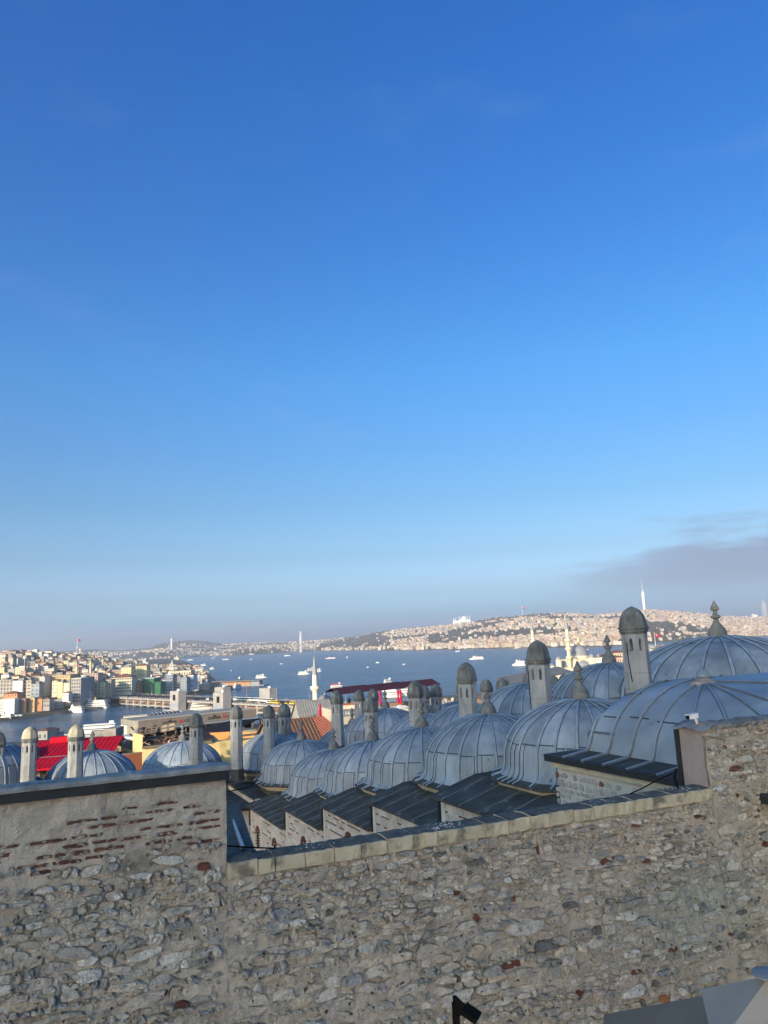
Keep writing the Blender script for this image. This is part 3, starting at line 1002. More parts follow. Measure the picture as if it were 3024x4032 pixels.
lead_v = mat('lead_vault', (0.150, 0.188, 0.228), (0.255, 0.305, 0.36), 1.0, 0.5, 0.35, 0.25, 5, 6, (1, 1, 1), c3=(0.115, 0.13, 0.14), s3=1.05, t3=0.585, w3=0.10, bdist=0.03)
vault = vm.build('vault', [lead_v, lead_dark], hall, smooth=True, angle=40)
def on_vault(o, dj, e=0.0):
    return fp(GA - dj / UL, o - .25, ZG + .10 + vault_z(o, dj) + e)
def bar(pts, wdt, hgt, m, name, parent):
    mb = MB()
    pts = [Vector(p) for p in pts]
    vs = []
    for i, p in enumerate(pts):
        d = (pts[min(i + 1, len(pts) - 1)] - pts[max(i - 1, 0)]).normalized()
        sd = d.cross(Vector((0, 0, 1))).normalized()
        up = sd.cross(d)
        for q, e in ((-1, -.01), (-.7, hgt * .7), (0, hgt), (.7, hgt * .7), (1, -.01)):
            vs.append(p + sd * (q * wdt) + up * e)
    F = []
    for i in range(len(pts) - 1):
        for k in range(4):
            mb.m.append(1 if k in (0, 3) else 0)  # darker side faces: the seam's shadow line painted in, as on the domes
            F.append((i * 5 + k, (i + 1) * 5 + k, (i + 1) * 5 + k + 1, i * 5 + k + 1))
    mb.v, mb.f = [tuple(v) for v in vs], F
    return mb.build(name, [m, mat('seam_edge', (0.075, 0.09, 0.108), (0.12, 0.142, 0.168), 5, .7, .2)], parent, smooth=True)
ol = [0, .2, .4, .6, .74, .82, .88, .95, 1.05, 1.2, 1.4, 1.7, 2.0, 2.4, 2.8, 3.2, 3.5]
for i, dj in enumerate((.72, 1.35, 2.0)):
    bar([on_vault(o, dj + (.06 if o > .8 else 0)) for o in ol], .046, .05, lead_v, 'standing_seam', vault)
for o in (.9, 1.75, 2.6, 3.5, 4.4):
    bar([on_vault(o, t) for t in (0, .2, .4, .55, .62, .66, .72, .8, .9, 1.05, 1.25, 1.5)], .040, .045, lead_v, 'standing_seam', vault)
for i in range(7):
    d0 = .86 + .8 * i
    sh = (.0, .03, .0, .045, .02, .05, .0)[i]
    MB().tube([on_vault(1.12 + sh, d0 + .08, .012), on_vault(1.12 + sh, d0 + .62, .012)], .014, 4).build('lap_joint', lead_line, vault)
# glass lamp at the crown
lp = on_vault(2.6, 2.55)
lamp = MB().lathe([(.30, -.05), (.28, .02), (.18, .05), (.155, .09)], 20, c=lp).build('lamp_collar', mat('collar_render', (0.20, 0.17, 0.14), (0.34, 0.31, 0.28), 6, 0.9, 0.2, 0.6, 20), vault, smooth=True, angle=40)
gl = bpy.data.materials.new('lamp_glass')
gl.use_nodes = True
gb = gl.node_tree.nodes['Principled BSDF']
gb.inputs['Base Color'].default_value = (0.22, 0.27, 0.30, 1)
gb.inputs['Roughness'].default_value = 0.08
gb.inputs['Alpha'].default_value = 0.5
MB().lathe([(.15, .09), (.145, .16), (.125, .23), (.08, .28), (.025, .30), (.018, .33), (.002, .34)], 20, c=lp).build('lamp_bell', gl, vault, smooth=True)
for dj in (2.66, 3.45, 4.3, 5.3, 6.5):
    pts_ = [on_vault(2.6 + (1.15 - 2.6) * t, 2.55 + (dj - 2.55) * t) for t in (.1, .25, .4, .55, .7, .85, 1)]
    pts_ += [on_vault(o, dj + .02) for o in (1.05, .95, .88, .82, .74, .6, .4, .2, 0)]
    bar(pts_, .042, .045, lead_v, 'standing_seam', vault)
bar([on_vault(2.7, 2.75), on_vault(2.75, 4.0), on_vault(2.8, 6.0)], .04, .045, lead_v, 'standing_seam', vault)
# fascia, wall and stones below the skirt
MB().obox(fp(GA - .005, -.20, ZG - .13), -UD * 10.2, ND * .1, (0, 0, .15)).build('fascia', lead_edge, hall)
MB().obox(fp(GA - .005, -.12, ZG - .13), ND * 6.0, -UD * .1, (0, 0, .15)).build('fascia', lead_edge, hall)
MB().prism([(p.x, p.y) for p in (fp(GA - .05, 0, 0), fp(GA - .05, 6, 0), fp(-3.3, 6, 0), fp(-3.3, 0, 0))], ZB, ZG - .10).build('wall', facade_m, hall)
MB().obox(fp(GA - .03, -.10, ZG - .26), -UD * 10.2, ND * .12, (0, 0, .13)).build('cornice', moulding, hall)
rg = random.Random(77)
hall_st = [mat('hall_stone_%d' % i, tuple(x * .8 for x in c), c, 8, 0.92, 0.12, 0.8, 26) for i, c in enumerate([(0.36, 0.335, 0.315), (0.43, 0.40, 0.38), (0.30, 0.285, 0.275), (0.40, 0.37, 0.33), (0.19, 0.08, 0.065)])]
fr_rz = math.atan2(-UD.y, -UD.x)
ng = 0
z = ZG - .36
while z > ZG - 2.2:
    hh = rg.choice((.11, .14, .17))
    u = .08
    while u < 5.0 and ng < 300:
        L_ = hh * rg.uniform(.8, 2.0)
        if rg.random() < .86:
            me = rg.choice(STONE_ME)
            o = link('stone', me, hall)
            o.location = fp(GA - (u + L_ / 2 + .05) / UL, 0, z - hh / 2)
            o.rotation_euler = (0, rg.uniform(-.1, .1), fr_rz)
            o.scale = (L_ / 2 * .92, .022, hh / 2 * .9)
            o.material_slots[0].link = 'OBJECT'
            o.material_slots[0].material = rg.choice(hall_st[:4]) if rg.random() < .93 else hall_st[4]
            ng += 1
        u += L_ + .015
    z -= hh + .012

big = thing('domed_chapel', 'largest lead dome with a dark stone finial, at the right edge behind the vault', 'building', at_y(2827, 2900, 25.4))
dome(big, at_y(2827, 2507, 25.4), 3.35, 0.86, 1.12, joint=True)
c = at_y(2827, 2507, 25.4)
MB().box(c.x, c.y, ZB, 7.4, 7.4, c.z - 2.5 - ZB, TH).build('wall', facade_m, big)
# ================================================================== ground, water and hills
def smooth(x, a=0.0, b=1.0):
    t = min(1, max(0, (x - a) / (b - a)))
    return t * t * (3 - 2 * t)
def lerp_tab(tab, x):
    if x <= tab[0][0]:
        return tab[0][1]
    for (x0, y0), (x1, y1) in zip(tab[:-1], tab[1:]):
        if x <= x1:
            return y0 + (y1 - y0) * (x - x0) / (x1 - x0)
    return tab[-1][1]
class Noise2:
    def __init__(s, seed, cell):
        s.g = np.random.default_rng(seed).random((64, 64))
        s.c = cell
    def __call__(s, x, y):
        fx, fy = x / s.c, y / s.c
        i, j = math.floor(fx), math.floor(fy)
        u, v = fx - i, fy - j
        u, v = u * u * (3 - 2 * u), v * v * (3 - 2 * v)
        g = lambda a, b: s.g[a % 64, b % 64]
        return g(i, j) * (1 - u) * (1 - v) + g(i + 1, j) * u * (1 - v) + g(i, j + 1) * (1 - u) * v + g(i + 1, j + 1) * u * v - .5

# ---- water
wm = bpy.data.materials.new('strait_water')
wm.use_nodes = True
t = wm.node_tree
b = t.nodes['Principled BSDF']
b.inputs['Roughness'].default_value = 0.22
b.inputs['IOR'].default_value = 1.33
b.inputs['Specular IOR Level'].default_value = 0.28
geo = t.nodes.new('ShaderNodeNewGeometry')
def wnoise(sc, st, det):
    mpn = t.nodes.new('ShaderNodeMapping')
    mpn.inputs['Scale'].default_value = st
    mpn.inputs['Rotation'].default_value = (0, 0, .35)
    t.links.new(geo.outputs['Position'], mpn.inputs[0])
    n = t.nodes.new('ShaderNodeTexNoise')
    n.inputs['Scale'].default_value = sc
    n.inputs['Detail'].default_value = det
    n.inputs['Roughness'].default_value = .62
    t.links.new(mpn.outputs[0], n.inputs['Vector'])
    return n.outputs[0]
big_n = wnoise(.02, (.28, 1, 1), 9)
mr = t.nodes.new('ShaderNodeMapRange')
t.links.new(big_n, mr.inputs[0])
mr.inputs[1].default_value = .42
mr.inputs[2].default_value = .60
mx = t.nodes.new('ShaderNodeMix')
mx.data_type = 'RGBA'
t.links.new(mr.outputs[0], mx.inputs[0])
mx.inputs[6].default_value = (0.010, 0.050, 0.106, 1)
mx.inputs[7].default_value = (0.040, 0.118, 0.205, 1)
t.links.new(mx.outputs[2], b.inputs['Base Color'])
add = t.nodes.new('ShaderNodeMath')
add.operation = 'ADD'
t.links.new(wnoise(.16, (.5, 1, 1), 6), add.inputs[0])
t.links.new(wnoise(.035, (.4, 1, 1), 5), add.inputs[1])
bp = t.nodes.new('ShaderNodeBump')
bp.inputs['Strength'].default_value = 1.0
bp.inputs['Distance'].default_value = 6.0
t.links.new(add.outputs[0], bp.inputs['Height'])
t.links.new(bp.outputs[0], b.inputs['Normal'])
sea = MB()
sea.add([(-13500, -700, 0), (13500, -700, 0), (13500, 14500, 0), (-13500, 14500, 0)], [(0, 1, 2, 3)])
struct(sea.build('water', wm))

# ---- near hill, from the school down to the quay
SHORE = [(-1400, 380), (-700, 470), (-330, 545), (-255, 560), (-190, 575), (-64, 668), (20, 800), (170, 880), (330, 960), (520, 1130), (700, 1260), (950, 1280), (1300, 1050), (2200, 800)]
n1, n2 = Noise2(1, 60), Noise2(2, 17)
def near_h(x, y):
    d = lerp_tab(SHORE, x) - y
    if d < 0:
        return -4.0
    z = 2.2 + 44.5 * smooth(d, 40, max(180, lerp_tab(SHORE, x) - 75))
    z += 52 * math.exp(-((x - 640) / 230) ** 2 - ((y - 930) / 190) ** 2) * smooth(d, 10, 200)
    return z + n2(x, y) * .6 * smooth(d, 20, 80)
g = MB()
xs = [-1400 + 40 * i for i in range(91)]
ys = [-690 + 30 * i for i in range(69)]
for x in xs:
    for y in ys:
        z = near_h(x, y)
        if y < 60 and z > 0:
            z = 46.7
        g.v.append((x, y, z))
ny = len(ys)
for i in range(len(xs) - 1):
    for j in range(ny - 1):
        g.f.append((i * ny + j, (i + 1) * ny + j, (i + 1) * ny + j + 1, i * ny + j + 1))
        g.m.append(0)
ground_m = mat('town_ground', (0.085, 0.08, 0.072), (0.16, 0.15, 0.135), .06, 0.95, 0.1, c3=(0.06, 0.065, 0.04), s3=.03, t3=.55, w3=.1)
struct(g.build('ground', ground_m, smooth=True))
# paved court under the wall
pv = MB()
pv.add([wp(-14, H - 7.4, 9), wp(22, H - 7.4, 9), wp(22, H - 7.4, .4), wp(-14, H - 7.4, .4)], [(0, 1, 2, 3)])
struct(pv.build('pavement', mat('court_paving', (0.20, 0.195, 0.18), (0.28, 0.27, 0.25), 1.2, 0.9, 0.2)))

# ---- Galata side: polar strips, q = x / y seen from the hill
GSHORE = [(-.62, 735), (-.519, 749), (-.433, 810), (-.371, 876), (-.325, 990), (-.30, 1040), (-.227, 1075), (-.205, 1180), (-.2, 9999)]
GBACK = [(-.62, 5200), (-.30, 5200), (-.285, 4800), (-.27, 3400), (-.255, 2300), (-.24, 1650), (-.227, 1290), (-.205, 1185), (-.2, 1180)]
GAMP = [(-.62, 66), (-.50, 62), (-.42, 50), (-.36, 30), (-.32, 16), (-.28, 8), (-.22, 3), (-.2, 2)]
n3, n4 = Noise2(5, 260), Noise2(6, 90)
def gal_h(x, y):
    q = x / y
    ys_, yb_ = lerp_tab(GSHORE, q), lerp_tab(GBACK, q)
    d = y - ys_
    if d < 0 or y > yb_:
        return -3.0
    a = lerp_tab(GAMP, q)
    z = 2.4 + a * smooth(d, 40, 900) * (1 - .55 * smooth(d, 1100, 3200)) + (n3(x, y) * 16 + n4(x, y) * 6) * smooth(d, 150, 500) * min(1, a / 60)
    return max(z, 2.0)
g = MB()
qs = [-.62 + .01 * i for i in range(43)]
ts = [0, .002, .02, .04, .07, .10, .14, .18, .23, .28, .34, .42, .5, .6, .7, .8, .9, .99, 1.0]
for q in qs:
    a_, b_ = lerp_tab(GSHORE, q), lerp_tab(GBACK, q)
    if q > -.203:
        a_, b_ = 1178, 1182
    for k, tt in enumerate(ts):
        y = a_ + (b_ - a_) * tt
        z = -3 if tt in (0, 1.0) else gal_h(q * y, y)
        g.v.append((q * y, y, z))
nk = len(ts)
for i in range(len(qs) - 1):
    for j in range(nk - 1):
        g.f.append((i * nk + j, (i + 1) * nk + j, (i + 1) * nk + j + 1, i * nk + j + 1))
        g.m.append(0)
hill_m = mat('hillside', (0.050, 0.050, 0.036), (0.12, 0.105, 0.085), .012, 0.95, 0.1, c3=(0.17, 0.16, 0.14), s3=.02, t3=.56, w3=.1)
struct(g.build('hillside', hill_m, smooth=True))

# ---- far shores: for each bearing the shore distance, ridge distance and ridge height
FAR = [  # column, shore, ridge distance, ridge height
    (-300, 5200, 8200, 100), (100, 5200, 8200, 95), (320, 5250, 8400, 120), (430, 5300, 8600, 92), (540, 5400, 8800, 110), (600, 5500, 9000, 150), (690, 6400, 9400, 182), (770, 6700, 9400, 150), (850, 6500, 9200, 100), (900, 6100, 8800, 104), (1000, 6500, 8700, 96), (1100, 6900, 8800, 92),
    (1185, 7150, 8900, 96), (1300, 6300, 8600, 112), (1400, 5470, 8000, 128), (1500, 4900, 7600, 150), (1600, 4500, 7300, 168), (1700, 4250, 7000, 178), (1800, 4000, 6900, 196), (1900, 3800, 6900, 226), (2000, 3550, 7000, 238), (2060, 3450, 7000, 246), (2150, 3290, 7000, 244), (2230, 3200, 7000, 225), (2300, 3100, 7000, 198), (2400, 3050, 7000, 205), (2480, 3200, 7100, 224), (2550, 3500, 7200, 232), (2640, 3540, 7200, 206), (2700, 3560, 7200, 176), (2800, 3600, 7200, 146), (2900, 3800, 7200, 124), (3024, 4000, 7200, 106), (3300, 4200, 7400, 100), (3800, 4300, 7600, 100)]
def bearing(px):
    return ((px - 1512) * math.cos(ROLL) + 520 * math.sin(ROLL) * 1.0) / (FPX * math.cos(PITCH) + 520 * math.sin(PITCH) * 1.0)
FSH = [(bearing(p), s) for p, s, r_, h in FAR]
FRD = [(bearing(p), r_) for p, s, r_, h in FAR]
FHT = [(bearing(p), h) for p, s, r_, h in FAR]
n5, n6, n7 = Noise2(11, 900), Noise2(12, 330), Noise2(13, 120)
def far_h(x, y):
    q = x / y
    s_, r_, h_ = lerp_tab(FSH, q), lerp_tab(FRD, q), lerp_tab(FHT, q)
    d = (y - s_) / (r_ - s_)
    if d < 0:
        return -3
    z = h_ * min(1.0, d) ** .82 if d <= 1 else h_ * (1 - .35 * smooth(d, 1, 1.5))
    k = smooth(d, .03, .25) * (1 - .75 * smooth(d, .75, .95))
    return max(1.5, z + (n5(x, y) * 46 + n6(x, y) * 26) * k + n7(x, y) * 6 * smooth(d, .02, .1))
g = MB()
qs = [bearing(-300) + (bearing(3800) - bearing(-300)) * i / 230 for i in range(231)]
ts = [0, .004] + [.03 + .04 * i for i in range(25)] + [1.05, 1.15, 1.3, 1.5]
for q in qs:
    s_, r_ = lerp_tab(FSH, q), lerp_tab(FRD, q)
    for tt in ts:
        y = s_ + (r_ - s_) * tt
        g.v.append((q * y, y, -3 if tt == 0 else far_h(q * y, y)))
nk = len(ts)
for i in range(len(qs) - 1):
    for j in range(nk - 1):
        g.f.append((i * nk + j, (i + 1) * nk + j, (i + 1) * nk + j + 1, i * nk + j + 1))
        g.m.append(0)
far_m = mat('far_hills', (0.042, 0.048, 0.034), (0.095, 0.085, 0.066), .006, 0.95, 0.1, c3=(0.16, 0.14, 0.12), s3=.004, t3=.54, w3=.12)
struct(g.build('hills', far_m, smooth=True))
# one more, fainter range behind
g = MB()
RNG = [(-400, 70), (200, 86), (420, 72), (700, 96), (1000, 92), (1200, 100), (1400, 150), (1560, 215), (1650, 225), (1750, 235), (1900, 220), (2200, 200), (2700, 160), (3100, 130), (3800, 110)]
for p, h in RNG:
    q = bearing(p)
    for y, z in ((9400, -3), (11800, h), (13500, h * .5)):
        g.v.append((q * y * (1 if abs(q * y) < 12500 else 12500 / abs(q * y)), y, z))
for i in range(len(RNG) - 1):
    for j in range(2):
        g.f.append((i * 3 + j, (i + 1) * 3 + j, (i + 1) * 3 + j + 1, i * 3 + j + 1))
        g.m.append(0)
struct(g.build('hills', far_m, smooth=True))

# ---- air
hz = MB()
hz.obox((-14000, -900, -6), (28000, 0, 0), (0, 15800, 0), (0, 0, 436))
ho = hz.build('haze')
hm = bpy.data.materials.new('haze_air')
hm.use_nodes = True
ht = hm.node_tree
ht.nodes.clear()
hout = ht.nodes.new('ShaderNodeOutputMaterial')
hv = ht.nodes.new('ShaderNodeVolumePrincipled')
hv.inputs['Color'].default_value = (0.80, 0.87, 0.97, 1)
hv.inputs['Density'].default_value = 8.6e-5
hv.inputs['Anisotropy'].default_value = 0.15
ht.links.new(hv.outputs[0], hout.inputs['Volume'])
ho.data.materials.append(hm)
ho['kind'] = 'stuff'

# ---- the great mosque behind the viewpoint, whose shadow lies over the school and the wall
mq = thing('great_mosque', 'great domed mosque standing behind the viewpoint, its shade over the school', 'mosque', (-73, -98, 46))
ms = mat('mosque_stone', (0.34, 0.32, 0.28), (0.44, 0.42, 0.37), .5, 0.9, 0.2)
sd = Vector((math.sin(SUN_AZ), math.cos(SUN_AZ), 0))
sr = Vector((sd.y, -sd.x, 0))
def mqp(c, a):
    """c across the sunbeam, a along it"""
    return sr * c + sd * a
def mq_box(c0, c1, a0, a1, z0, z1, nm='block'):
    p = [mqp(c0, a0), mqp(c1, a0), mqp(c1, a1), mqp(c0, a1)]
    MB().prism([(v.x, v.y) for v in p], z0, z1).build(nm, ms, mq)
mq_box(-31.2, 4, -142, -100, 46, 97)
mq_box(-30, 2, -138, -104, 97, 101.5)
cc = mqp(-15, -121)
MB().lathe([(13, 0), (12.6, 4), (10.8, 7.5), (7.4, 10.4), (3.5, 11.8), (.3, 12.3)], 40, c=(cc.x, cc.y, 101.5)).build('main_dome', lead, mq, smooth=True)
for c_, a_ in ((-27, -103), (0, -103), (-27, -139), (0, -139)):
    p = mqp(c_, a_)
    MB().lathe([(3.2, 0), (3.2, 7), (2.6, 8.5), (1.2, 10), (.1, 10.6)], 20, c=(p.x, p.y, 97)).build('weight_tower', ms, mq)
# ================================================================== the city across the water
ORD = ['first', 'second', 'third', 'fourth', 'fifth', 'sixth', 'seventh', 'eighth', 'ninth', 'tenth', 'eleventh', 'twelfth', 'thirteenth', 'fourteenth', 'fifteenth', 'sixteenth', 'seventeenth', 'eighteenth', 'nineteenth', 'twentieth', '21st', '22nd', '23rd', '24th', '25th', '26th', '27th', '28th', '29th', '30th', '31st', '32nd', '33rd', '34th', '35th', '36th', '37th', '38th', '39th', '40th']
def wall_mat(name, c, win=True, fu=2.7, fv=3.1):
    """plaster wall; windows as a fine grid, too far off to build one by one"""
    m = mat(name, tuple(x * .86 for x in c), c, .25, 0.9, 0.15)
    if not win:
        return m
    t = m.node_tree
    b = t.nodes['Principled BSDF']
    uv = t.nodes.new('ShaderNodeUVMap')
    sp = t.nodes.new('ShaderNodeSeparateXYZ')
    t.links.new(uv.outputs[0], sp.inputs[0])
    def M(op, a, b_):
        n = t.nodes.new('ShaderNodeMath')
        n.operation = op
        for i, x in enumerate((a, b_)):
            if isinstance(x, (int, float)):
                n.inputs[i].default_value = x
            else:
                t.links.new(x, n.inputs[i])
        return n.outputs[0]
    def band(v, period, lo, hi):
        f = M('FRACT', M('DIVIDE', v, period), 0)
        return M('MULTIPLY', M('GREATER_THAN', f, lo), M('LESS_THAN', f, hi))
    k = M('MULTIPLY', band(sp.outputs[0], fu, .30, .68), band(sp.outputs[1], fv, .30, .78))
    mx = t.nodes.new('ShaderNodeMix')
    mx.data_type = 'RGBA'
    t.links.new(M('MULTIPLY', k, .82), mx.inputs[0])
    src = b.inputs['Base Color'].links[0].from_socket
    t.links.new(src, mx.inputs[6])
    mx.inputs[7].default_value = (0.045, 0.05, 0.058, 1)
    t.links.new(mx.outputs[2], b.inputs['Base Color'])
    return m
WALLS = [('cream', (0.62, 0.56, 0.42)), ('white', (0.66, 0.65, 0.61)), ('pale yellow', (0.62, 0.54, 0.33)), ('ochre', (0.50, 0.38, 0.21)), ('pink', (0.52, 0.38, 0.32)), ('grey', (0.34, 0.34, 0.33)), ('beige', (0.50, 0.44, 0.35)), ('orange', (0.50, 0.26, 0.14)), ('brown', (0.28, 0.19, 0.13))]
WM = {n: wall_mat('house_' + n.replace(' ', '_'), c) for n, c in WALLS}
WP = {n: wall_mat('plain_' + n.replace(' ', '_'), c, False) for n, c in WALLS}
WP['green'] = mat('green_netting', (0.045, 0.135, 0.075), (0.06, 0.175, 0.10), .3, 0.85, 0.1)
WP['blue-grey'] = mat('plain_blue_grey', (0.22, 0.26, 0.31), (0.28, 0.32, 0.37), .3, 0.6, 0.3)
tile_m = mat('roof_tile', (0.15, 0.075, 0.052), (0.23, 0.115, 0.08), .5, 0.9, 0.1)
flat_m = mat('flat_roof', (0.15, 0.145, 0.14), (0.30, 0.29, 0.27), .3, 0.9, 0.1)
pane_m = mat('window_glass', (0.030, 0.035, 0.042), (0.06, 0.065, 0.075), .5, 0.25, 0.5)

def wall_box(sx, sy, sz):
    """four walls with a metre-true UV, centred, base at 0"""
    x, y = sx / 2, sy / 2
    c = [(-x, -y), (x, -y), (x, y), (-x, y)]
    me = bpy.data.meshes.new('wall')
    vs, fs, uvs = [], [], []
    for i in range(4):
        (ax, ay), (bx_, by_) = c[i], c[(i + 1) % 4]
        L_ = math.hypot(bx_ - ax, by_ - ay)
        k = len(vs)
        vs += [(ax, ay, 0), (bx_, by_, 0), (bx_, by_, sz), (ax, ay, sz)]
        fs.append((k, k + 1, k + 2, k + 3))
        uvs += [0, 0, L_, 0, L_, sz, 0, sz]
    k = len(vs)
    vs += [(px, py, sz) for px, py in c]
    fs.append((k, k + 1, k + 2, k + 3))
    uvs += [0, 0] * 4
    me.from_pydata(vs, [], fs)
    me.uv_layers.new(name='UVMap').data.foreach_set('uv', uvs)
    me.update()
    return me
def hip_roof(sx, sy, z, h, ov=.5):
    x, y = sx / 2 + ov, sy / 2 + ov
    mb = MB()
    if sx >= sy:
        r_ = [(-x + y, 0, z + h), (x - y, 0, z + h)]
        F = [(0, 1, 5, 4), (1, 2, 5), (2, 3, 4, 5), (3, 0, 4), (3, 2, 1, 0)]
    else:
        r_ = [(0, -y + x, z + h), (0, y - x, z + h)]
        F = [(0, 1, 4), (1, 2, 5, 4), (2, 3, 5), (3, 0, 4, 5), (3, 2, 1, 0)]
    mb.add([(-x, -y, z), (x, -y, z), (x, y, z), (-x, y, z)] + r_, F)
    return mb
def flat_roof(sx, sy, z, rnd):
    mb = MB()
    mb.box(0, 0, z + .003, sx + .3, sy + .3, .5)
    if rnd.random() < .7:
        mb.box(rnd.uniform(-.2, .2) * sx, rnd.uniform(-.1, .2) * sy, z + .5, sx * rnd.uniform(.25, .6), sy * rnd.uniform(.3, .6), rnd.uniform(1.5, 3))
    return mb
def house(name, label, x, y, z0, sx, sy, sz, col, roof, rnd, rz=0.0, group=None):
    o = thing(name, label, 'house', (x, y, z0), rz, group)
    wl = link('wall', wall_box(sx, sy, sz), o, local=True)
    wl.data.materials.append(WM[col])
    if roof == 'red':
        r_ = hip_roof(sx, sy, sz, min(sx, sy) * .22).mesh('roof', tile_m)
    else:
        r_ = flat_roof(sx, sy, sz, rnd).mesh('roof', flat_m if roof == 'grey' else WP['white'])
    link('roof', r_, o, local=True)
    return o

WIN_ME = MB().box(0, 0, -.5, 1, .12, 1).mesh('window', pane_m)
def block(name, label, cat, px0, px1, ytop, ybase, Y, dep, col, nw=0, nf=0, roof=None, ww=.5, wh=.5, side=False, rz=0.0, z0=None, m=None, wside=0, group=None):
    """a waterfront building: front face between two columns of the picture, at distance Y"""
    if 760 < Y < 1000:
        Y *= 1.06                                   # back from the quay edge
    ym = (ytop + ybase) / 2
    a, b_ = at_y(px0, ym, Y), at_y(px1, ym, Y)
    zt = at_y((px0 + px1) / 2, ytop, Y).z
    zb = z0 if z0 is not None else max(1.5, at_y((px0 + px1) / 2, ybase, Y).z - 3)
    sx, sz = b_.x - a.x, zt - zb
    o = thing(name, label, cat, ((a.x + b_.x) / 2, Y + dep / 2, zb), rz, group)
    wl = link('wall', wall_box(sx, dep, sz), o, local=True)
    wl.data.materials.append(m or WP[col])
    if roof == 'red':
        link('roof', hip_roof(sx, dep, sz, min(sx, dep) * .2).mesh('roof', tile_m), o, local=True)
    elif roof == 'grey':
        link('roof', flat_roof(sx, dep, sz, rc).mesh('roof', flat_m), o, local=True)
    elif roof == 'white':
        link('roof', flat_roof(sx, dep, sz, rc).mesh('roof', WP['white']), o, local=True)
    vis = at_y((px0 + px1) / 2, ybase, Y).z - zb
    for f in range(nf):
        z = vis + (sz - vis) * (f + .55) / nf
        for k in range(nw):
            link('window', WIN_ME, o, loc=(-sx / 2 + sx * (k + .5) / nw, -dep / 2, z), local=True, scale=(sx / nw * ww, 1, (sz - vis) / nf * wh))
        for k in range(wside):
            link('window', WIN_ME, o, loc=(sx / 2, -dep / 2 + dep * (k + .5) / wside, z), rz=PI / 2, local=True, scale=(dep / wside * ww, 1, (sz - vis) / nf * wh))
    return o
rc = random.Random(99)
G_ = 'buildings along the Galata waterfront'
block('office_block', 'grey office block with a grid of dark windows at the left edge', 'building', -12, 49, 2678, 2735, 830, 20, 'grey', 5, 4, 'grey', .55, .66, wside=3)
block('apartment_block', 'white block, blank on the left half, with windows on the right', 'building', 50, 88, 2681, 2745, 822, 18, 'white', 0, 0, 'grey')
block('apartment_block', 'pale grey block with two columns of wide windows beside the blank white one', 'building', 88, 122, 2680, 2745, 826, 16, 'beige', 2, 5, 'grey', .62, .42)
block('low_house', 'orange low house with a red tiled roof in front of the white block', 'house', 12, 68, 2732, 2762, 790, 14, 'orange', 4, 2, 'red', .3, .5)
block('billboard_house', 'blank white cube wall standing by the quay at far left', 'building', 11, 57, 2752, 2802, 765, 10, 'white', 0, 0)
block('derelict_house', 'brown derelict brick house with patched walls near the quay', 'house', 60, 100, 2752, 2802, 775, 14, 'brown', 2, 2, None, .2, .3)
block('derelict_house', 'ochre roofless house beside the brown derelict one', 'house', 100, 136, 2748, 2800, 782, 14, 'ochre', 2, 2, None, .22, .3)
block('townhouse', 'orange townhouse with a red roof and grey windowed side by the quay', 'house', 137, 166, 2752, 2790, 785, 12, 'orange', 1, 1, 'red', .2, .3)
block('townhouse', 'grey townhouse with five arched windows under a red roof', 'house', 166, 195, 2753, 2788, 786, 12, 'grey', 5, 2, 'red', .5, .5)
block('apartment_block', 'blue-grey house wall in shade left of the striped block', 'building', 120, 154, 2694, 2742, 822, 12, 'blue-grey', 2, 3, 'grey', .35, .3)
o = block('striped_block', 'tall white block with dark vertical stripes', 'building', 154, 175, 2665, 2732, 835, 16, 'white', 4, 1, 'grey', .38, .86)
block('hotel', 'long ochre hotel with an arcaded top floor', 'building', 176, 276, 2660, 2730, 850, 24, 'ochre', 9, 5, 'grey', .32, .45)
block('narrow_house', 'narrow cream house wall, left of the two blank yellow ones', 'house', 205, 226, 2680, 2735, 832, 14, 'cream', 2, 4, 'red', .3, .4)
block('narrow_house', 'blank pale yellow house wall left of the cream gable', 'house', 227, 246, 2686, 2740, 826, 14, 'pale yellow', 0, 0, 'grey')
block('narrow_house', 'blank cream house wall beside a dark gap, middle of the left bank', 'house', 250, 273, 2690, 2742, 822, 14, 'cream', 0, 0, 'grey')
block('low_house', 'small white house with a brown roof below the blank walls', 'house', 246, 270, 2728, 2752, 800, 10, 'white', 2, 1, 'red', .3, .3)
block('office_block', 'tall grey and white office with a dark right side', 'building', 279, 318, 2672, 2768, 815, 22, 'grey', 4, 7, 'white', .6, .5)
block('apartment_block', 'dark narrow block behind the tall grey office', 'building', 320, 345, 2668, 2745, 850, 20, 'grey', 3, 6, 'grey', .5, .5)
block('apartment_block', 'pink block with a set-back top left of the yellow house', 'building', 346, 385, 2652, 2725, 890, 18, 'pink', 4, 6, 'grey', .4, .45)
block('townhouse', 'yellow townhouse with three columns of windows on the waterfront', 'house', 370, 413, 2688, 2738, 872, 14, 'pale yellow', 3, 4, 'grey', .28, .45)
block('townhouse', 'pale brown townhouse between the yellow and the cream buildings', 'house', 415, 437, 2678, 2735, 880, 14, 'beige', 2, 5, 'grey', .4, .45)
block('office_block', 'broad cream office with five rows of windows and a red hipped roof', 'building', 439, 519, 2668, 2728, 905, 22, 'cream', 8, 5, 'red', .7, .38)
block('townhouse', 'orange scaffolded house between the cream office and the green netting', 'house', 522, 547, 2688, 2728, 920, 14, 'orange', 3, 3, 'grey', .4, .4)
o = block('netted_building', 'building wrapped in green scaffold netting by the bridge', 'building', 555, 606, 2672, 2737, 935, 30, 'green', 0, 0, 'white', z0=2.5)
p0, p1 = at_y(606, 2705, 950), at_y(638, 2705, 950)
lowb = wall_box(p1.x - p0.x, 22, 20)
lowb.materials.append(WP['green'])
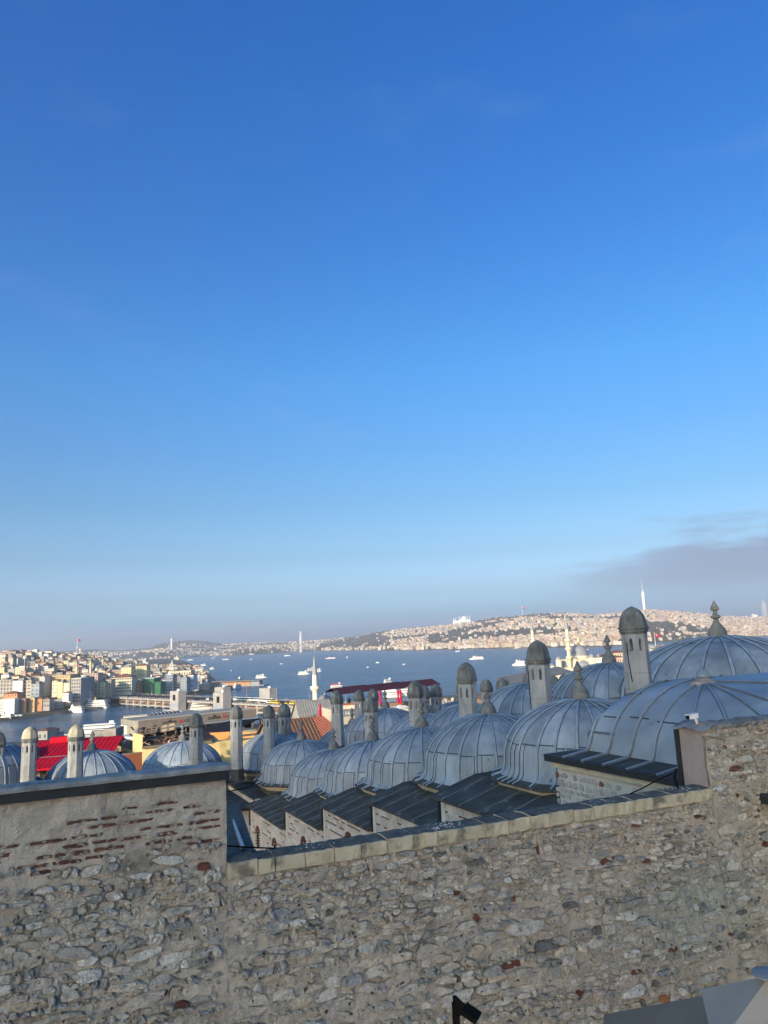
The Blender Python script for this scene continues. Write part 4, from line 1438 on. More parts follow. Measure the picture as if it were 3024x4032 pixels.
link('side_wing', lowb, o, loc=((p0.x + p1.x) / 2 * 1.05, 1003, 2.4))
block('office_block', 'blue-grey glass office right of the green netting', 'building', 652, 680, 2657, 2722, 985, 18, 'blue-grey', 4, 6, 'white', .5, .45)
block('office_block', 'grey office with balconies right of the glass one', 'building', 682, 708, 2662, 2722, 992, 18, 'grey', 3, 6, 'grey', .6, .4)
block('apartment_block', 'dark grey block near the end of the left bank', 'building', 710, 735, 2668, 2720, 1005, 18, 'blue-grey', 3, 5, 'grey', .45, .4)
block('corner_house', 'white corner house with tall windows and red roof at the bank end', 'house', 738, 762, 2658, 2710, 1030, 22, 'white', 4, 3, 'red', .4, .5)
block('apartment_block', 'long pale yellow block on the slope above the cream office', 'building', 476, 516, 2628, 2668, 1060, 18, 'pale yellow', 4, 4, 'grey', .25, .35)
block('apartment_block', 'yellow block with a red roof terrace on the slope', 'building', 529, 577, 2622, 2665, 1090, 18, 'pale yellow', 5, 3, 'red', .25, .35)
block('customs_house', 'long white building with arched windows behind the bank end', 'building', 662, 752, 2642, 2668, 1085, 20, 'cream', 9, 1, 'grey', .4, .5)

# white lattice signal tower on the point
c = at_y(677, 2641, 1080)
tw = thing('signal_tower', 'slender white lattice tower rising from the long white building', 'tower', c)
for sx_, sy_ in ((-1, -1), (1, -1), (1, 1), (-1, 1)):
    MB().tube([(c.x + 2.6 * sx_, c.y + 2.6 * sy_, c.z), (c.x + 1.8 * sx_, c.y + 1.8 * sy_, c.z + 10)], .42, 5).build('leg', WP['white'], tw)
for k in range(4):
    MB().box(c.x, c.y, c.z + 1.5 + 2.7 * k, 5.6 - .4 * k, 5.6 - .4 * k, .6).build('platform', WP['white'], tw)
MB().tube([(c.x, c.y, c.z + 10), (c.x, c.y, c.z + 14), (c.x, c.y, c.z + 15)], [.9, .5, .2], 6).build('mast', WP['white'], tw)

# ---- hillside houses, row behind row
nrow = 0
for d, hmin, hmax in ((70, 8, 15), (120, 9, 15), (175, 9, 15), (240, 9, 14), (310, 8, 14), (390, 8, 14), (480, 8, 14), (580, 9, 15), (700, 9, 15), (840, 10, 16)):
    px = -44 + rc.uniform(-10, 10)
    n = 0
    while px < 770:
        q = bearing(px + 12)
        y = lerp_tab(GSHORE, q) + d + rc.uniform(-18, 18)
        sx = rc.uniform(8.5, 16)
        wpx = sx * FPX / y
        x = bearing(px + wpx / 2) * y
        if y + 25 < lerp_tab(GBACK, x / y):
            wood = d > 250 and 150 < px < 260 and d < 560 and rc.random() < .75
            if not wood and rc.random() < .90 and n < 40:
                col = rc.choices([w_[0] for w_ in WALLS], (28, 27, 8, 3, 4, 14, 18, 1, 3))[0]
                roof = rc.choice(('red', 'red', 'grey', 'grey', 'grey', 'white'))
                sz = rc.uniform(hmin, hmax)
                z0 = gal_h(x, y) - 4
                rn = {'red': 'red roof', 'grey': 'flat grey roof', 'white': 'flat white roof'}[roof]
                house('hillside_house', '%s house, %s, %s from left in %s row up the hillside' % (col, rn, ORD[n], ORD[nrow]), x, y, z0, sx, rc.uniform(9, 13), sz + 4, col, roof, rc, rc.uniform(-.4, .4), 'houses on the Galata hillside')
                n += 1
        px += wpx * rc.uniform(1.0, 1.3)
    nrow += 1

# ---- everything farther: one mass of little houses
def box_mass(mb, x, y, z, sx, sy, sz, rz, mi, mr_):
    b0 = len(mb.f)
    mb.box(x, y, z, sx, sy, sz, rz, mi)
    mb.m[b0 + 1] = mr_
mass = MB()
MASSM = [mat('far_cream', (0.38, 0.335, 0.26), (0.47, 0.415, 0.33), .02), mat('far_white', (0.42, 0.40, 0.37), (0.50, 0.48, 0.45), .02), mat('far_beige', (0.33, 0.28, 0.22), (0.40, 0.345, 0.28), .02), mat('far_pink', (0.35, 0.26, 0.215), (0.42, 0.31, 0.26), .02), WP['grey'], mat('far_tile', (0.27, 0.155, 0.115), (0.35, 0.21, 0.16), .02), flat_m, mat('far_yellow', (0.41, 0.35, 0.22), None)]
rm = random.Random(4)
wood_n = Noise2(40, 420)
def is_wood(px, frac, x, y):
    if 1230 < px < 1490 and .10 < frac < .62:
        return True
    if 1500 < px < 1690 and .42 < frac < .62:
        return True
    if 1820 < px < 1930 and .22 < frac < .34:
        return True
    if 1840 < px < 2200 and frac > .82:
        return True
    if 2380 < px < 2660 and frac > .84:
        return True
    if 2380 < px < 2760 and frac < .07:
        return True
    return wood_n(x, y) > (.20 if px > 1500 else .06)
far_pts = []
for k in range(12500):
    px = rm.uniform(830, 3040)
    q = bearing(px)
    s_, r_ = lerp_tab(FSH, q), lerp_tab(FRD, q)
    fr_ = rm.random() ** 1.25 * .97 + .012
    y = s_ + (r_ - s_) * fr_
    x = q * y
    if is_wood(px, fr_, x, y) and rm.random() < .96:
        continue
    if px < 1500 and rm.random() < .45:
        continue
    z = far_h(x, y)
    sz = rm.uniform(9, 17) * (1.35 if rm.random() < .12 else 1)
    mi = rm.choices((0, 1, 2, 3, 4, 7), (26, 30, 16, 13, 8, 7))[0]
    sx, sy, rz = rm.uniform(11, 24), rm.uniform(10, 16), rm.uniform(-.7, .7)
    box_mass(mass, x, y, z - 3, sx, sy, sz + 3, rz, mi, rm.choice((5, 5, 5, 6, 2)))
    if rm.random() < .42:
        mass.box(x, y, z + sz + .01, sx * .96, sy * .96, rm.uniform(1.8, 3.4), rz, 5)
for k in range(620):       # smaller houses filling the left hillside
    px = rm.uniform(-40, 740)
    q = bearing(px)
    y = lerp_tab(GSHORE, q) + rm.uniform(90, 1150)
    x = q * y
    if y > lerp_tab(GBACK, q) - 25:
        continue
    sx, sy, sz, rz = rm.uniform(7, 12), rm.uniform(7, 11), rm.uniform(6, 11), rm.uniform(-.6, .6)
    z = gal_h(x, y)
    box_mass(mass, x, y, z - 3, sx, sy, sz + 3, rz, rm.choice((0, 1, 2, 3, 4, 7)), 5)
    if rm.random() < .7:
        mass.box(x, y, z + sz + .01, sx * .9, sy * .9, rm.uniform(1.2, 2.2), rz, 5)
for k in range(2600):      # the European bank beyond Galata
    px = rm.uniform(0, 860)
    q = bearing(px)
    if px < 520 and rm.random() < .6:
        a_, b_ = lerp_tab(GSHORE, q) + 1120, lerp_tab(GBACK, q)
        y = a_ + (b_ - a_) * rm.random() ** 1.5
        if y > b_ - 20:
            continue
        x, z = q * y, 0
        z = gal_h(x, y)
    else:
        s_, r_ = lerp_tab(FSH, q), lerp_tab(FRD, q)
        y = s_ + (r_ - s_) * (rm.random() ** 1.6 * .75 + .01)
        x = q * y
        z = far_h(x, y)
    if wood_n(x, y) > .02 and rm.random() < .85 or z < 1:
        continue
    box_mass(mass, x, y, z - 3, rm.uniform(11, 24), rm.uniform(10, 16), rm.uniform(8, 15) + 3, rm.uniform(-.7, .7), rm.choice((0, 1, 1, 2, 3)), rm.choice((5, 5, 6)))
o = mass.build('far_town', MASSM)
tag(o, 'pale houses of the far shore covering the hills beyond the strait', 'town', kind='stuff')

# woods on the far hills and between the hillside houses
def clump(mb, x, y, z, r_, rnd):
    n = 6
    vs = [(x + r_ * rnd.uniform(.7, 1.2) * math.cos(2 * PI * i / n), y + r_ * rnd.uniform(.7, 1.2) * math.sin(2 * PI * i / n), z + r_ * rnd.uniform(.1, .5)) for i in range(n)]
    ws = [(x + r_ * .6 * rnd.uniform(.6, 1.2) * math.cos(2 * PI * (i + .5) / n), y + r_ * .6 * math.sin(2 * PI * (i + .5) / n), z + r_ * rnd.uniform(.9, 1.4)) for i in range(n)]
    b0 = [(x + r_ * .5 * math.cos(2 * PI * i / n), y + r_ * .5 * math.sin(2 * PI * i / n), z - r_ * .6) for i in range(n)]
    F = []
    for i in range(n):
        j = (i + 1) % n
        F += [(i, j, n + i), (j, n + j, n + i), (n + i, n + j, 3 * n), (2 * n + i, 2 * n + j, j), (2 * n + i, j, i)]
    mb.add(vs + ws + b0 + [(x, y, z + r_ * 1.5)], F)
wood_m = mat('winter_wood', (0.030, 0.034, 0.022), (0.075, 0.062, 0.045), .05, 0.95, 0.05)
wd = MB()
for k in range(5200):
    px = rm.uniform(560, 3040)
    q = bearing(px)
    s_, r_ = lerp_tab(FSH, q), lerp_tab(FRD, q)
    fr_ = rm.random() * .99 + .01
    y = s_ + (r_ - s_) * fr_
    x = q * y
    if px > 830 and not is_wood(px, fr_, x, y) and rm.random() < .8:
        continue
    clump(wd, x, y, far_h(x, y), rm.uniform(6, 12), rm)
o = wd.build('far_wood', wood_m)
tag(o, 'dark winter woods on the hills across the strait', 'wood', kind='stuff')
wd = MB()
for k in range(420):
    px = rm.uniform(0, 480)
    q = bearing(px)
    d = rm.uniform(60, 1500)
    if 150 < px < 265 and rm.random() < .6:
        d = rm.uniform(240, 560)
    y = lerp_tab(GSHORE, q) + d
    if y > lerp_tab(GBACK, q) - 20:
        continue
    clump(wd, q * y, y, gal_h(q * y, y) + 1.5, rm.uniform(3, 6), rm)
o = wd.build('hillside_wood', wood_m)
tag(o, 'bare dark trees growing between the houses of the left hillside', 'wood', kind='stuff')
# park of bare trees at the right
park_m = mat('bare_park', (0.075, 0.052, 0.038), (0.15, 0.105, 0.078), .12, 0.95, 0.05)
wd = MB()
for k in range(2100):
    x, y = rm.gauss(640, 190), rm.gauss(930, 150)
    d = lerp_tab(SHORE, x) - y
    if d < 12 or x < 330 or x / y < .40:
        continue
    z = near_h(x, y)
    r_ = rm.uniform(2.2, 4.2)
    clump(wd, x, y, z + 4, r_, rm)
    wd.tube([(x, y, z - 1), (x + rm.uniform(-.5, .5), y, z + 6)], [.4, .15], 3)
o = wd.build('park_trees', park_m)
tag(o, 'brown leafless wood covering the park hill at the right edge', 'wood', kind='stuff')
# ================================================================== landmarks, bridges and boats
lime_m = mat('mosque_limestone', (0.52, 0.46, 0.33), (0.64, 0.58, 0.44), .25, 0.9, 0.15)
pale_m = mat('white_paint', (0.66, 0.66, 0.63), (0.74, 0.74, 0.71), .4, 0.6, 0.3)
far_lead = mat('far_lead', (0.17, 0.19, 0.21), (0.23, 0.25, 0.27), .2, 0.6, 0.3)
gold_m = mat('gilding', (0.75, 0.50, 0.10), None, 1, 0.3, 0.5, metal=0.8)
spire_m = mat('spire_lead', (0.20, 0.22, 0.235), (0.27, 0.29, 0.30), .4, 0.6, 0.3)
conc_m = mat('bridge_concrete', (0.27, 0.265, 0.25), (0.36, 0.35, 0.335), .2, 0.9, 0.15)
steel_m = mat('bridge_steel', (0.30, 0.32, 0.34), (0.38, 0.40, 0.42), .2, 0.6, 0.3)
asph_m = mat('asphalt', (0.045, 0.045, 0.047), (0.065, 0.065, 0.066), .3, 0.9, 0.1)
def frustum(c, prof, n, m, name, parent, smooth_=True):
    return MB().lathe(prof, n, c=c).build(name, m, parent, smooth=smooth_, angle=35)
def minaret(parent, c, top, r_, cone, balconies, m=lime_m, sp=None):
    """c: foot; top: height of the tip; cone: where the spire starts; part of its mosque"""
    zc = cone - c.z
    o = frustum(c, [(r_ * 1.15, 0), (r_ * 1.08, zc * .3), (r_, zc * .5), (r_ * .88, zc)], 14, m, 'minaret', parent)
    frustum(Vector((c.x, c.y, cone)), [(r_ * 1.0, 0), (r_ * .62, (top - cone) * .4), (r_ * .22, (top - cone) * .82), (.05, (top - cone) * .9), (.03, top - cone)], 14, sp or spire_m, 'spire', o)
    for zb in balconies:
        frustum(Vector((c.x, c.y, zb)), [(r_ * .95, -r_ * 1.1), (r_ * 1.7, 0), (r_ * 1.75, r_ * .9), (r_ * 1.55, r_ * .9), (r_ * 1.5, r_ * .1)], 14, m, 'balcony', o, False)
    return o
def cap_dome(parent, c, r_, h, m=far_lead, drum=0.0, dm=None, name='dome', fin=True):
    o = MB().lathe([(r_ * 1.04, -.3)] + [(r_ * math.cos(R(a)), h * math.sin(R(a))) for a in (0, 12, 25, 38, 51, 64, 76, 86)], 28, c=c).build(name, m, parent, smooth=True, angle=40)
    if drum:
        frustum(Vector((c.x, c.y, c.z - drum)), [(r_ * 1.08, 0), (r_ * 1.08, drum - .3)], 16, dm or lime_m, 'drum', o, False)
    if fin:
        MB().tube([(c.x, c.y, c.z + h - .2), (c.x, c.y, c.z + h + r_ * .35)], [r_ * .06, .05], 5).build('finial', gold_m, o)
    return o

# ---- the mosque by the quay, right of centre
Yn = 620.0
dm = at_y(2281, 2580, Yn)
nm = thing('quay_mosque', 'cream stone mosque with a grey main dome and two tall minarets by the quay', 'mosque', (dm.x, dm.y, 4))
cap_dome(nm, dm, 7.2, 8.6, drum=2.6)
gf = at_y(2264, 2535, Yn - 6)
frustum(dm + Vector((0, 0, 8.4)), [(1.2, 0), (1.4, .7), (.5, 1.8), (.25, 3.5), (.02, 6.5)], 8, gold_m, 'gilded_finial', nm)
MB().box(dm.x, dm.y, 4, 25, 25, dm.z - 2.7 - 4, .35).build('prayer_hall', lime_m, nm)
MB().box(dm.x, dm.y, 4, 36, 33, dm.z - 9 - 4, .35).build('lower_hall', lime_m, nm)
for dx, dy, r_ in ((-1.5, -11.5, 6.3), (11.5, -2.5, 6.3), (-12, 1, 6.3)):
    cap_dome(nm, Vector((dm.x + dx, dm.y + dy, dm.z - 8.6)), r_, 5.2, drum=1.5, fin=False)
for px, yt, r_ in ((2199, 2596, 2.2), (2329, 2588, 2.6), (2345, 2600, 2.3), (2182, 2630, 1.7), (2168, 2637, 1.6), (2174, 2622, 1.5), (2262, 2593, 1.9)):
    c = at_y(px, yt, Yn - 13)
    t_ = cap_dome(nm, c, r_, r_ * 1.05, name='turret_dome', fin=True)
    frustum(Vector((c.x, c.y, 6)), [(r_ * 1.05, 0), (r_ * 1.05, c.z - 6.3)], 10, lime_m, 'turret', t_, False)
for k in range(5):
    a_ = -.9 + .45 * k
    c = dm + Vector((7.4 * math.sin(a_), -7.4 * math.cos(a_), -2.0))
    MB().box(c.x, c.y, c.z - .1, 1.0, .5, 1.7, a_).build('window', hollow, nm)
pm = at_y(2245, 2640, Yn - 16)
minaret(nm, Vector((pm.x, pm.y, 5)), at_y(2223, 2412, Yn - 16).z, 1.55, at_y(2230, 2478, Yn - 16).z, [at_y(2233, y, Yn - 16).z for y in (2522, 2556, 2592)])
pm = at_y(2107, 2640, Yn + 16)
minaret(nm, Vector((pm.x, pm.y, 5)), at_y(2085, 2422, Yn + 16).z, 1.55, at_y(2090, 2483, Yn + 16).z, [at_y(2094, y, Yn + 16).z for y in (2528, 2562, 2597)])

# ---- the small mosque left of centre
Yr = 300.0
pm = at_y(1243, 2800, Yr)
rp = thing('bazaar_mosque', 'small mosque left of centre with one white minaret and a grey lead dome', 'mosque', (pm.x, pm.y, 24))
minaret(rp, Vector((pm.x, pm.y, 24)), at_y(1232, 2578, Yr).z, 1.12, at_y(1234, 2658, Yr).z, [at_y(1236, 2712, Yr).z], mat('white_minaret', (0.60, 0.57, 0.47), (0.68, 0.65, 0.56), .5, 0.9, 0.15))
dc = at_y(1279, 2768, Yr + 9)
cap_dome(rp, dc, 3.1, 3.3, drum=2)
MB().box(dc.x, dc.y, 22, 9, 9, dc.z - 24, .4).build('hall', lime_m, rp)

# ---- suspension bridge far up the strait
tl, tr = at_z(675, 2591), at_z(1185, 2566)
sbx = thing('suspension_bridge', 'pale suspension bridge crossing the strait far away, two slim towers', 'bridge', tl.lerp(tr, .5))
dirb = (tr - tl).normalized()
nrb = Vector((-dirb.y, dirb.x, 0))
def tower(b0, zt):
    for s_ in (-1, 1):
        p = b0 + nrb * (13 * s_)
        MB().tube([p, p + Vector((0, 0, zt))], [6.0, 4.6], 4).build('tower_leg', pale_m, sbx)
    for z in (zt * .42, zt * .97):
        MB().obox(b0 - nrb * 13 + Vector((0, 0, z)) - dirb * 2.5, nrb * 26, dirb * 5, (0, 0, 6)).build('cross_beam', pale_m, sbx)
tower(tl, 165)
tower(tr, 186)
a0, a1 = tl - dirb * 560, tr + dirb * 480
MB().obox(a0 - nrb * 14 + Vector((0, 0, 68)), a1 - a0, nrb * 28, (0, 0, 4.5)).build('deck', steel_m, sbx)
for s_ in (-1, 1):
    pts = []
    for k in range(25):
        t_ = k / 24
        p = tl.lerp(tr, t_)
        pts.append(p + nrb * (13 * s_) + Vector((0, 0, 76 + (165 + 21 * t_ - 76) * (2 * t_ - 1) ** 2)))
    MB().tube([a0 + nrb * (13 * s_) + Vector((0, 0, 66))] + pts + [a1 + nrb * (13 * s_) + Vector((0, 0, 66))], .95, 4).build('main_cable', steel_m, sbx)

# ---- hilltop mosque, broadcast tower, flagpoles, skyscraper, towers by the shore
c = at_y(1818, 2446, 6850)
hmq = thing('hilltop_mosque', 'white mosque with six minarets on the skyline of the far hill', 'mosque', (c.x, c.y, c.z - 8))
MB().box(c.x, c.y, c.z - 20, 150, 60, 26, .1).build('hall', pale_m, hmq)
cap_dome(hmq, Vector((c.x + 25, c.y, c.z + 20)), 24, 24, pale_m, drum=14, dm=pale_m, fin=False)
for dx in (-1, 1):
    cap_dome(hmq, Vector((c.x + 25 + dx * 30, c.y, c.z + 8)), 13, 11, pale_m, drum=4, dm=pale_m, fin=False)
for px, yt, yb in ((1786, 2432, 2455), (1794, 2431, 2454), (1810, 2425, 2450), (1819, 2425, 2449), (1840, 2424, 2444), (1850, 2423, 2443)):
    p = at_y(px, yb, 6850)
    minaret(hmq, Vector((p.x, p.y, p.z - 14)), at_y(px, yt, 6850).z, 3.4, at_y(px, yt, 6850).z - 13, [], pale_m, pale_m)
c = at_y(2538, 2404, 7400)
tv = thing('broadcast_tower', 'slender white broadcast tower with a needle mast on the far right hill', 'tower', (c.x, c.y, c.z - 10))
z_ = lambda y: at_y(2535, y, 7400).z - c.z + 10
frustum(Vector((c.x, c.y, c.z - 10)), [(15, 0), (13, z_(2380)), (14, z_(2355)), (17, z_(2340)), (11, z_(2330))], 16, pale_m, 'shaft', tv)
frustum(Vector((c.x, c.y, c.z - 10)), [(10, z_(2330)), (8, z_(2326)), (4.5, z_(2322)), (3.2, z_(2300)), (1.2, z_(2282))], 8, steel_m, 'mast', tv)
red_m = mat('flag_red', (0.60, 0.02, 0.035), (0.70, 0.03, 0.05), .2, 0.8, 0.1)
def flagpole(label, px, yt, yb, Y, fw):
    a, b_ = at_y(px, yb, Y), at_y(px, yt, Y)
    h = b_.z - a.z
    o = thing('flagpole', label, 'flagpole', a - Vector((0, 0, 5)))
    MB().tube([(a.x, a.y, a.z - 5), (a.x, a.y, b_.z)], [h * .022, h * .012], 6).build('pole', pale_m, o)
    fl = MB()
    n = 8
    fh = fw * .66
    P = lambda i, z: (a.x + fw * i / n, a.y + fw * .12 * math.sin(i * 1.1), b_.z - 1 - z - fw * .03 * i)
    for i in range(n):
        fl.add([P(i, fh), P(i + 1, fh), P(i + 1, 0), P(i, 0)], [(0, 1, 2, 3), (3, 2, 1, 0)])
    f = fl.build('flag', red_m, o)
    cr = MB()
    cx, cz, r_ = a.x + fw * .38, b_.z - 1 - fh * .53, fh * .26
    pts = [(math.cos(t), math.sin(t)) for t in [R(40 + 280 * k / 14) for k in range(15)]]
    inn = [(x * .8 + .22, z * .8) for x, z in pts]
    for k in range(14):
        q = [pts[k], pts[k + 1], inn[k + 1], inn[k]]
        cr.add([(cx + x * r_, a.y - fw * .13, cz + z * r_) for x, z in q], [(0, 1, 2, 3)])
    sx_ = cx + r_ * 1.25
    for k in range(5):
        t0 = 2 * PI * k / 5
        cr.add([(sx_ + r_ * .45 * math.cos(t0), a.y - fw * .13, cz + r_ * .45 * math.sin(t0)), (sx_ + r_ * .17 * math.cos(t0 + .9), a.y - fw * .13, cz + r_ * .17 * math.sin(t0 + .9)), (sx_, a.y - fw * .13, cz), (sx_ + r_ * .17 * math.cos(t0 - .9), a.y - fw * .13, cz + r_ * .17 * math.sin(t0 - .9))], [(0, 1, 2, 3)])
    cr.build('crescent_and_star', pale_m, f)
flagpole('white flagpole with a red crescent flag above the left hillside', 303, 2514, 2565, 2300, 10)
flagpole('tall flagpole with a large red crescent flag on the far hilltop', 2058, 2388, 2428, 6900, 27)
flagpole('red flag on a pole over the water gap right of the tall chimney', 2581, 2490, 2540, 1050, 7)
c = at_y(3015, 2440, 9000)
sk = thing('skyscraper', 'hazy blue skyscraper with a pointed top at the right edge of the skyline', 'skyscraper', (c.x, c.y, 60))
frustum(Vector((c.x, c.y, 60)), [(38, 0), (38, c.z - 60 + 150), (30, c.z - 60 + 190), (12, c.z - 60 + 225), (2, c.z - 60 + 240)], 8, WP['blue-grey'], 'tower', sk, False)
for px, w_, yt, mt in ((2978, 12, 2420, 'white'), (2994, 14, 2428, 'cream'), (2968, 10, 2418, 'white')):
    p0, p1 = at_y(px - w_ / 2, 2445, 6900), at_y(px + w_ / 2, 2445, 6900)
    o = thing('tower_block', {2978: 'white slab block, middle of three on the right skyline', 2994: 'cream slab block nearest the skyscraper on the skyline', 2968: 'white slab block leftmost of three on the right skyline'}[px], 'building', ((p0.x + p1.x) / 2, 6900, 80))
    me = wall_box(p1.x - p0.x, 20, at_y(px, yt, 6900).z - 80)
    me.materials.append(WP[mt])
    link('wall', me, o, local=True)
def shore_tower(name, label, cat, px, ytop, ybase, Y, r_, m):
    c = at_y(px, ybase, Y)
    o = thing(name, label, cat, c)
    h = at_y(px, ytop, Y).z - c.z
    frustum(c, [(r_ * 1.6, 0), (r_ * 1.5, h * .12), (r_, h * .14), (r_ * .9, h * .72), (r_ * 1.15, h * .74), (r_ * .9, h * .8), (r_ * .3, h * .9), (.1, h)], 10, m, 'shaft', o, False)
    return o
o = shore_tower('islet_tower', 'small pale tower standing on an islet in the strait', 'tower', 2032, 2528, 2553, 2950, 3.6, lime_m)
c = at_z(2045, 2553)
MB().box(c.x, c.y, -1, 62, 26, 3.2).build('islet', conc_m, o)
MB().box(c.x - 6, c.y, 2.2, 26, 14, 6).build('annexe', lime_m, o)
shore_tower('shore_minaret', 'lone pale tower on the far shore left of the dark chimney', 'tower', 1667, 2522, 2558, 4300, 5, lime_m)
# long white barracks and waterside mosque near the bridge foot
p0, p1 = at_z(713, 2590), at_z(788, 2585)
bar_ = thing('barracks', 'long white waterside barracks with two pointed towers near the bridge', 'building', p0)
dv = (p1 - p0)
MB().obox((p0.x, p0.y, 1), dv, Vector((-dv.y, dv.x, 0)).normalized() * 22, (0, 0, 19)).build('wall', lime_m, bar_)
for t_ in (.48, .97):
    q = p0.lerp(p1, t_)
    frustum(Vector((q.x, q.y, 1)), [(7, 0), (7, 26), (8, 27), (5, 32), (1.5, 44), (.2, 54)], 8, lime_m, 'tower', bar_, False)
q = at_z(697, 2599)
wmq = thing('waterside_mosque', 'small pale mosque on the water below the left bridge tower', 'mosque', (q.x, q.y, 1))
MB().box(q.x, q.y, 0, 30, 24, 15).build('hall', lime_m, wmq)
cap_dome(wmq, Vector((q.x, q.y, 17)), 10, 9, lime_m, drum=2, fin=False)
minaret(wmq, Vector((q.x - 20, q.y, 0)), 42, 1.6, 34, [26], lime_m)
for lb, px, yt, yb, Y in (('thin minaret beside a grey dome on the left hillside', 316, 2548, 2574, 1900), ('cream minaret right of the dark wood on the left hillside', 356, 2590, 2648, 1250), ('pale minaret near the middle of the left hillside, shorter and thinner', 302, 2618, 2650, 1240), ('minaret beyond the dark roofs right of the hillside dome', 405, 2588, 2620, 1500)):
    c = at_y(px, yb, Y)
    o = thing('hillside_minaret', lb, 'minaret', (c.x, c.y, gal_h(c.x, c.y)))
    minaret(o, Vector((c.x, c.y, gal_h(c.x, c.y))), at_y(px, yt, Y).z, 1.7 if Y < 1300 else 2.0, at_y(px, yt + (yb - yt) * .25, Y).z, [at_y(px, yt + (yb - yt) * .45, Y).z])
c = at_y(393, 2636, 1270)
o = thing('hillside_mosque', 'domed mosque among the houses right of the cream minaret', 'mosque', (c.x, c.y, gal_h(c.x, c.y)))
cap_dome(o, Vector((c.x, c.y, c.z + 2)), 7, 6, drum=4, fin=False)
MB().box(c.x, c.y, gal_h(c.x, c.y) - 3, 17, 17, c.z + 1 - gal_h(c.x, c.y), .3).build('hall', lime_m, o)

# ---- the two-level bridge over the inlet
B0 = Vector((-176, 787, 0))
BD = Vector((.70, -.714, 0)).normalized()
BN = Vector((BD.y, -BD.x, 0))                      # towards the viewer's side
br = thing('road_bridge', 'low two-level road bridge with four grey portal towers across the inlet', 'bridge', B0)
def bp_(s, n, z):
    return B0 + BD * s + BN * n + Vector((0, 0, z))
HW = 21.0
S0, S1 = -235, 275
MB().obox(bp_(S0, HW, 8.0), BD * (S1 - S0), -BN * 2 * HW, (0, 0, 1.3)).build('deck', conc_m, br)
MB().obox(bp_(S0, HW - 5, 9.304), BD * (S1 - S0), -BN * (2 * HW - 10), (0, 0, .03)).build('roadway', asph_m, br)
for n_ in (HW, -HW + .3):
    MB().obox(bp_(S0, n_, 9.3), BD * (S1 - S0), -BN * .25, (0, 0, .25)).build('railing', steel_m, br)
    MB().obox(bp_(S0, n_, 10.3), BD * (S1 - S0), -BN * .25, (0, 0, .2)).build('railing', steel_m, br)
for k in range(int((S1 - S0) / 4)):
    MB().obox(bp_(S0 + 4 * k, HW + .05, 8.2), BD * .5, -BN * .3, (0, 0, 2.2)).build('baluster', conc_m, br)
rest_m = mat('restaurant_front', (0.10, 0.06, 0.045), (0.34, 0.16, 0.11), .35, 0.6, 0.3, c3=(0.05, 0.05, 0.05), s3=.8, t3=.5, w3=.05)
for s0, s1 in ((-200, -34), (34, 262)):
    MB().obox(bp_(s0, HW - 1.5, 1.2), BD * (s1 - s0), -BN * (2 * HW - 3), (0, 0, 1.5)).build('lower_deck', conc_m, br)
    MB().obox(bp_(s0, HW - 6, 2.7), BD * (s1 - s0), -BN * 3, (0, 0, 4.6)).build('restaurant_row', rest_m, br)
    for k in range(int((s1 - s0) / 9)):
        MB().slab([bp_(s0 + 9 * k + .6, HW - 5.9, 6.3), bp_(s0 + 9 * k + .6, HW - 2.2, 5.3), bp_(s0 + 9 * k + 8.2, HW - 2.2, 5.3), bp_(s0 + 9 * k + 8.2, HW - 5.9, 6.3)], .12).build('awning', (WP['pink'], WP['orange'], WP['white'], WP['brown'])[k % 4], br)
    for k in range(int((s1 - s0) / 18) + 1):
        MB().obox(bp_(s0 + 18 * k, HW - 2, -2), BD * 3, -BN * 3, (0, 0, 10)).build('pier', conc_m, br)
for s_ in (-43, 43):
    for n_ in (HW + 1.5, -HW - 1.5):
        sg = 1 if n_ > 0 else -1
        c = bp_(s_, n_ + sg * 2, 0)
        MB().obox(bp_(s_ - 9, n_ + sg * 9, 1.0), BD * 18, -BN * sg * 9, (0, 0, 19.0)).build('portal_tower', conc_m, br)
        MB().obox(bp_(s_ - 2.6, n_ + sg * 9.06, 10.4), BD * 5.2, -BN * sg * .2, (0, 0, 6.0)).build('arched_opening', hollow, br)
        MB().obox(bp_(s_ - 8.2, n_ + sg * 9.05, 3.0), BD * 16.4, -BN * sg * .2, (0, 0, 4.6)).build('glazed_base', WP['blue-grey'], br)
        MB().lathe([(1.7, 0), (1.7, 1.0), (1.0, 2.0), (.1, 2.3)], 10, c=bp_(s_ + 2, n_ + sg * 5, 20.0)).build('rooftop_dome', pale_m, br)
        MB().obox(bp_(s_ - 18, n_ + sg * 12, -1), BD * 40, -BN * sg * 12, (0, 0, 2.0)).build('platform', conc_m, br)
ppl = MB()
for k in range(900):
    s_, n_ = rm.uniform(S0, S1), rm.choice((1, 1, -1)) * rm.uniform(HW - 4.6, HW - .8)
    ppl.obox(bp_(s_, n_, 9.33), BD * .45, BN * .4, (0, 0, rm.uniform(1.5, 1.8)), rm.randrange(3))
o = ppl.build('bridge_crowd', [mat('dark_clothes', (0.03, 0.03, 0.035), (0.10, 0.07, 0.06), 2), WP['brown'], WP['grey']])
tag(o, 'crowd of people and anglers along both railings of the road bridge', 'crowd', kind='stuff')
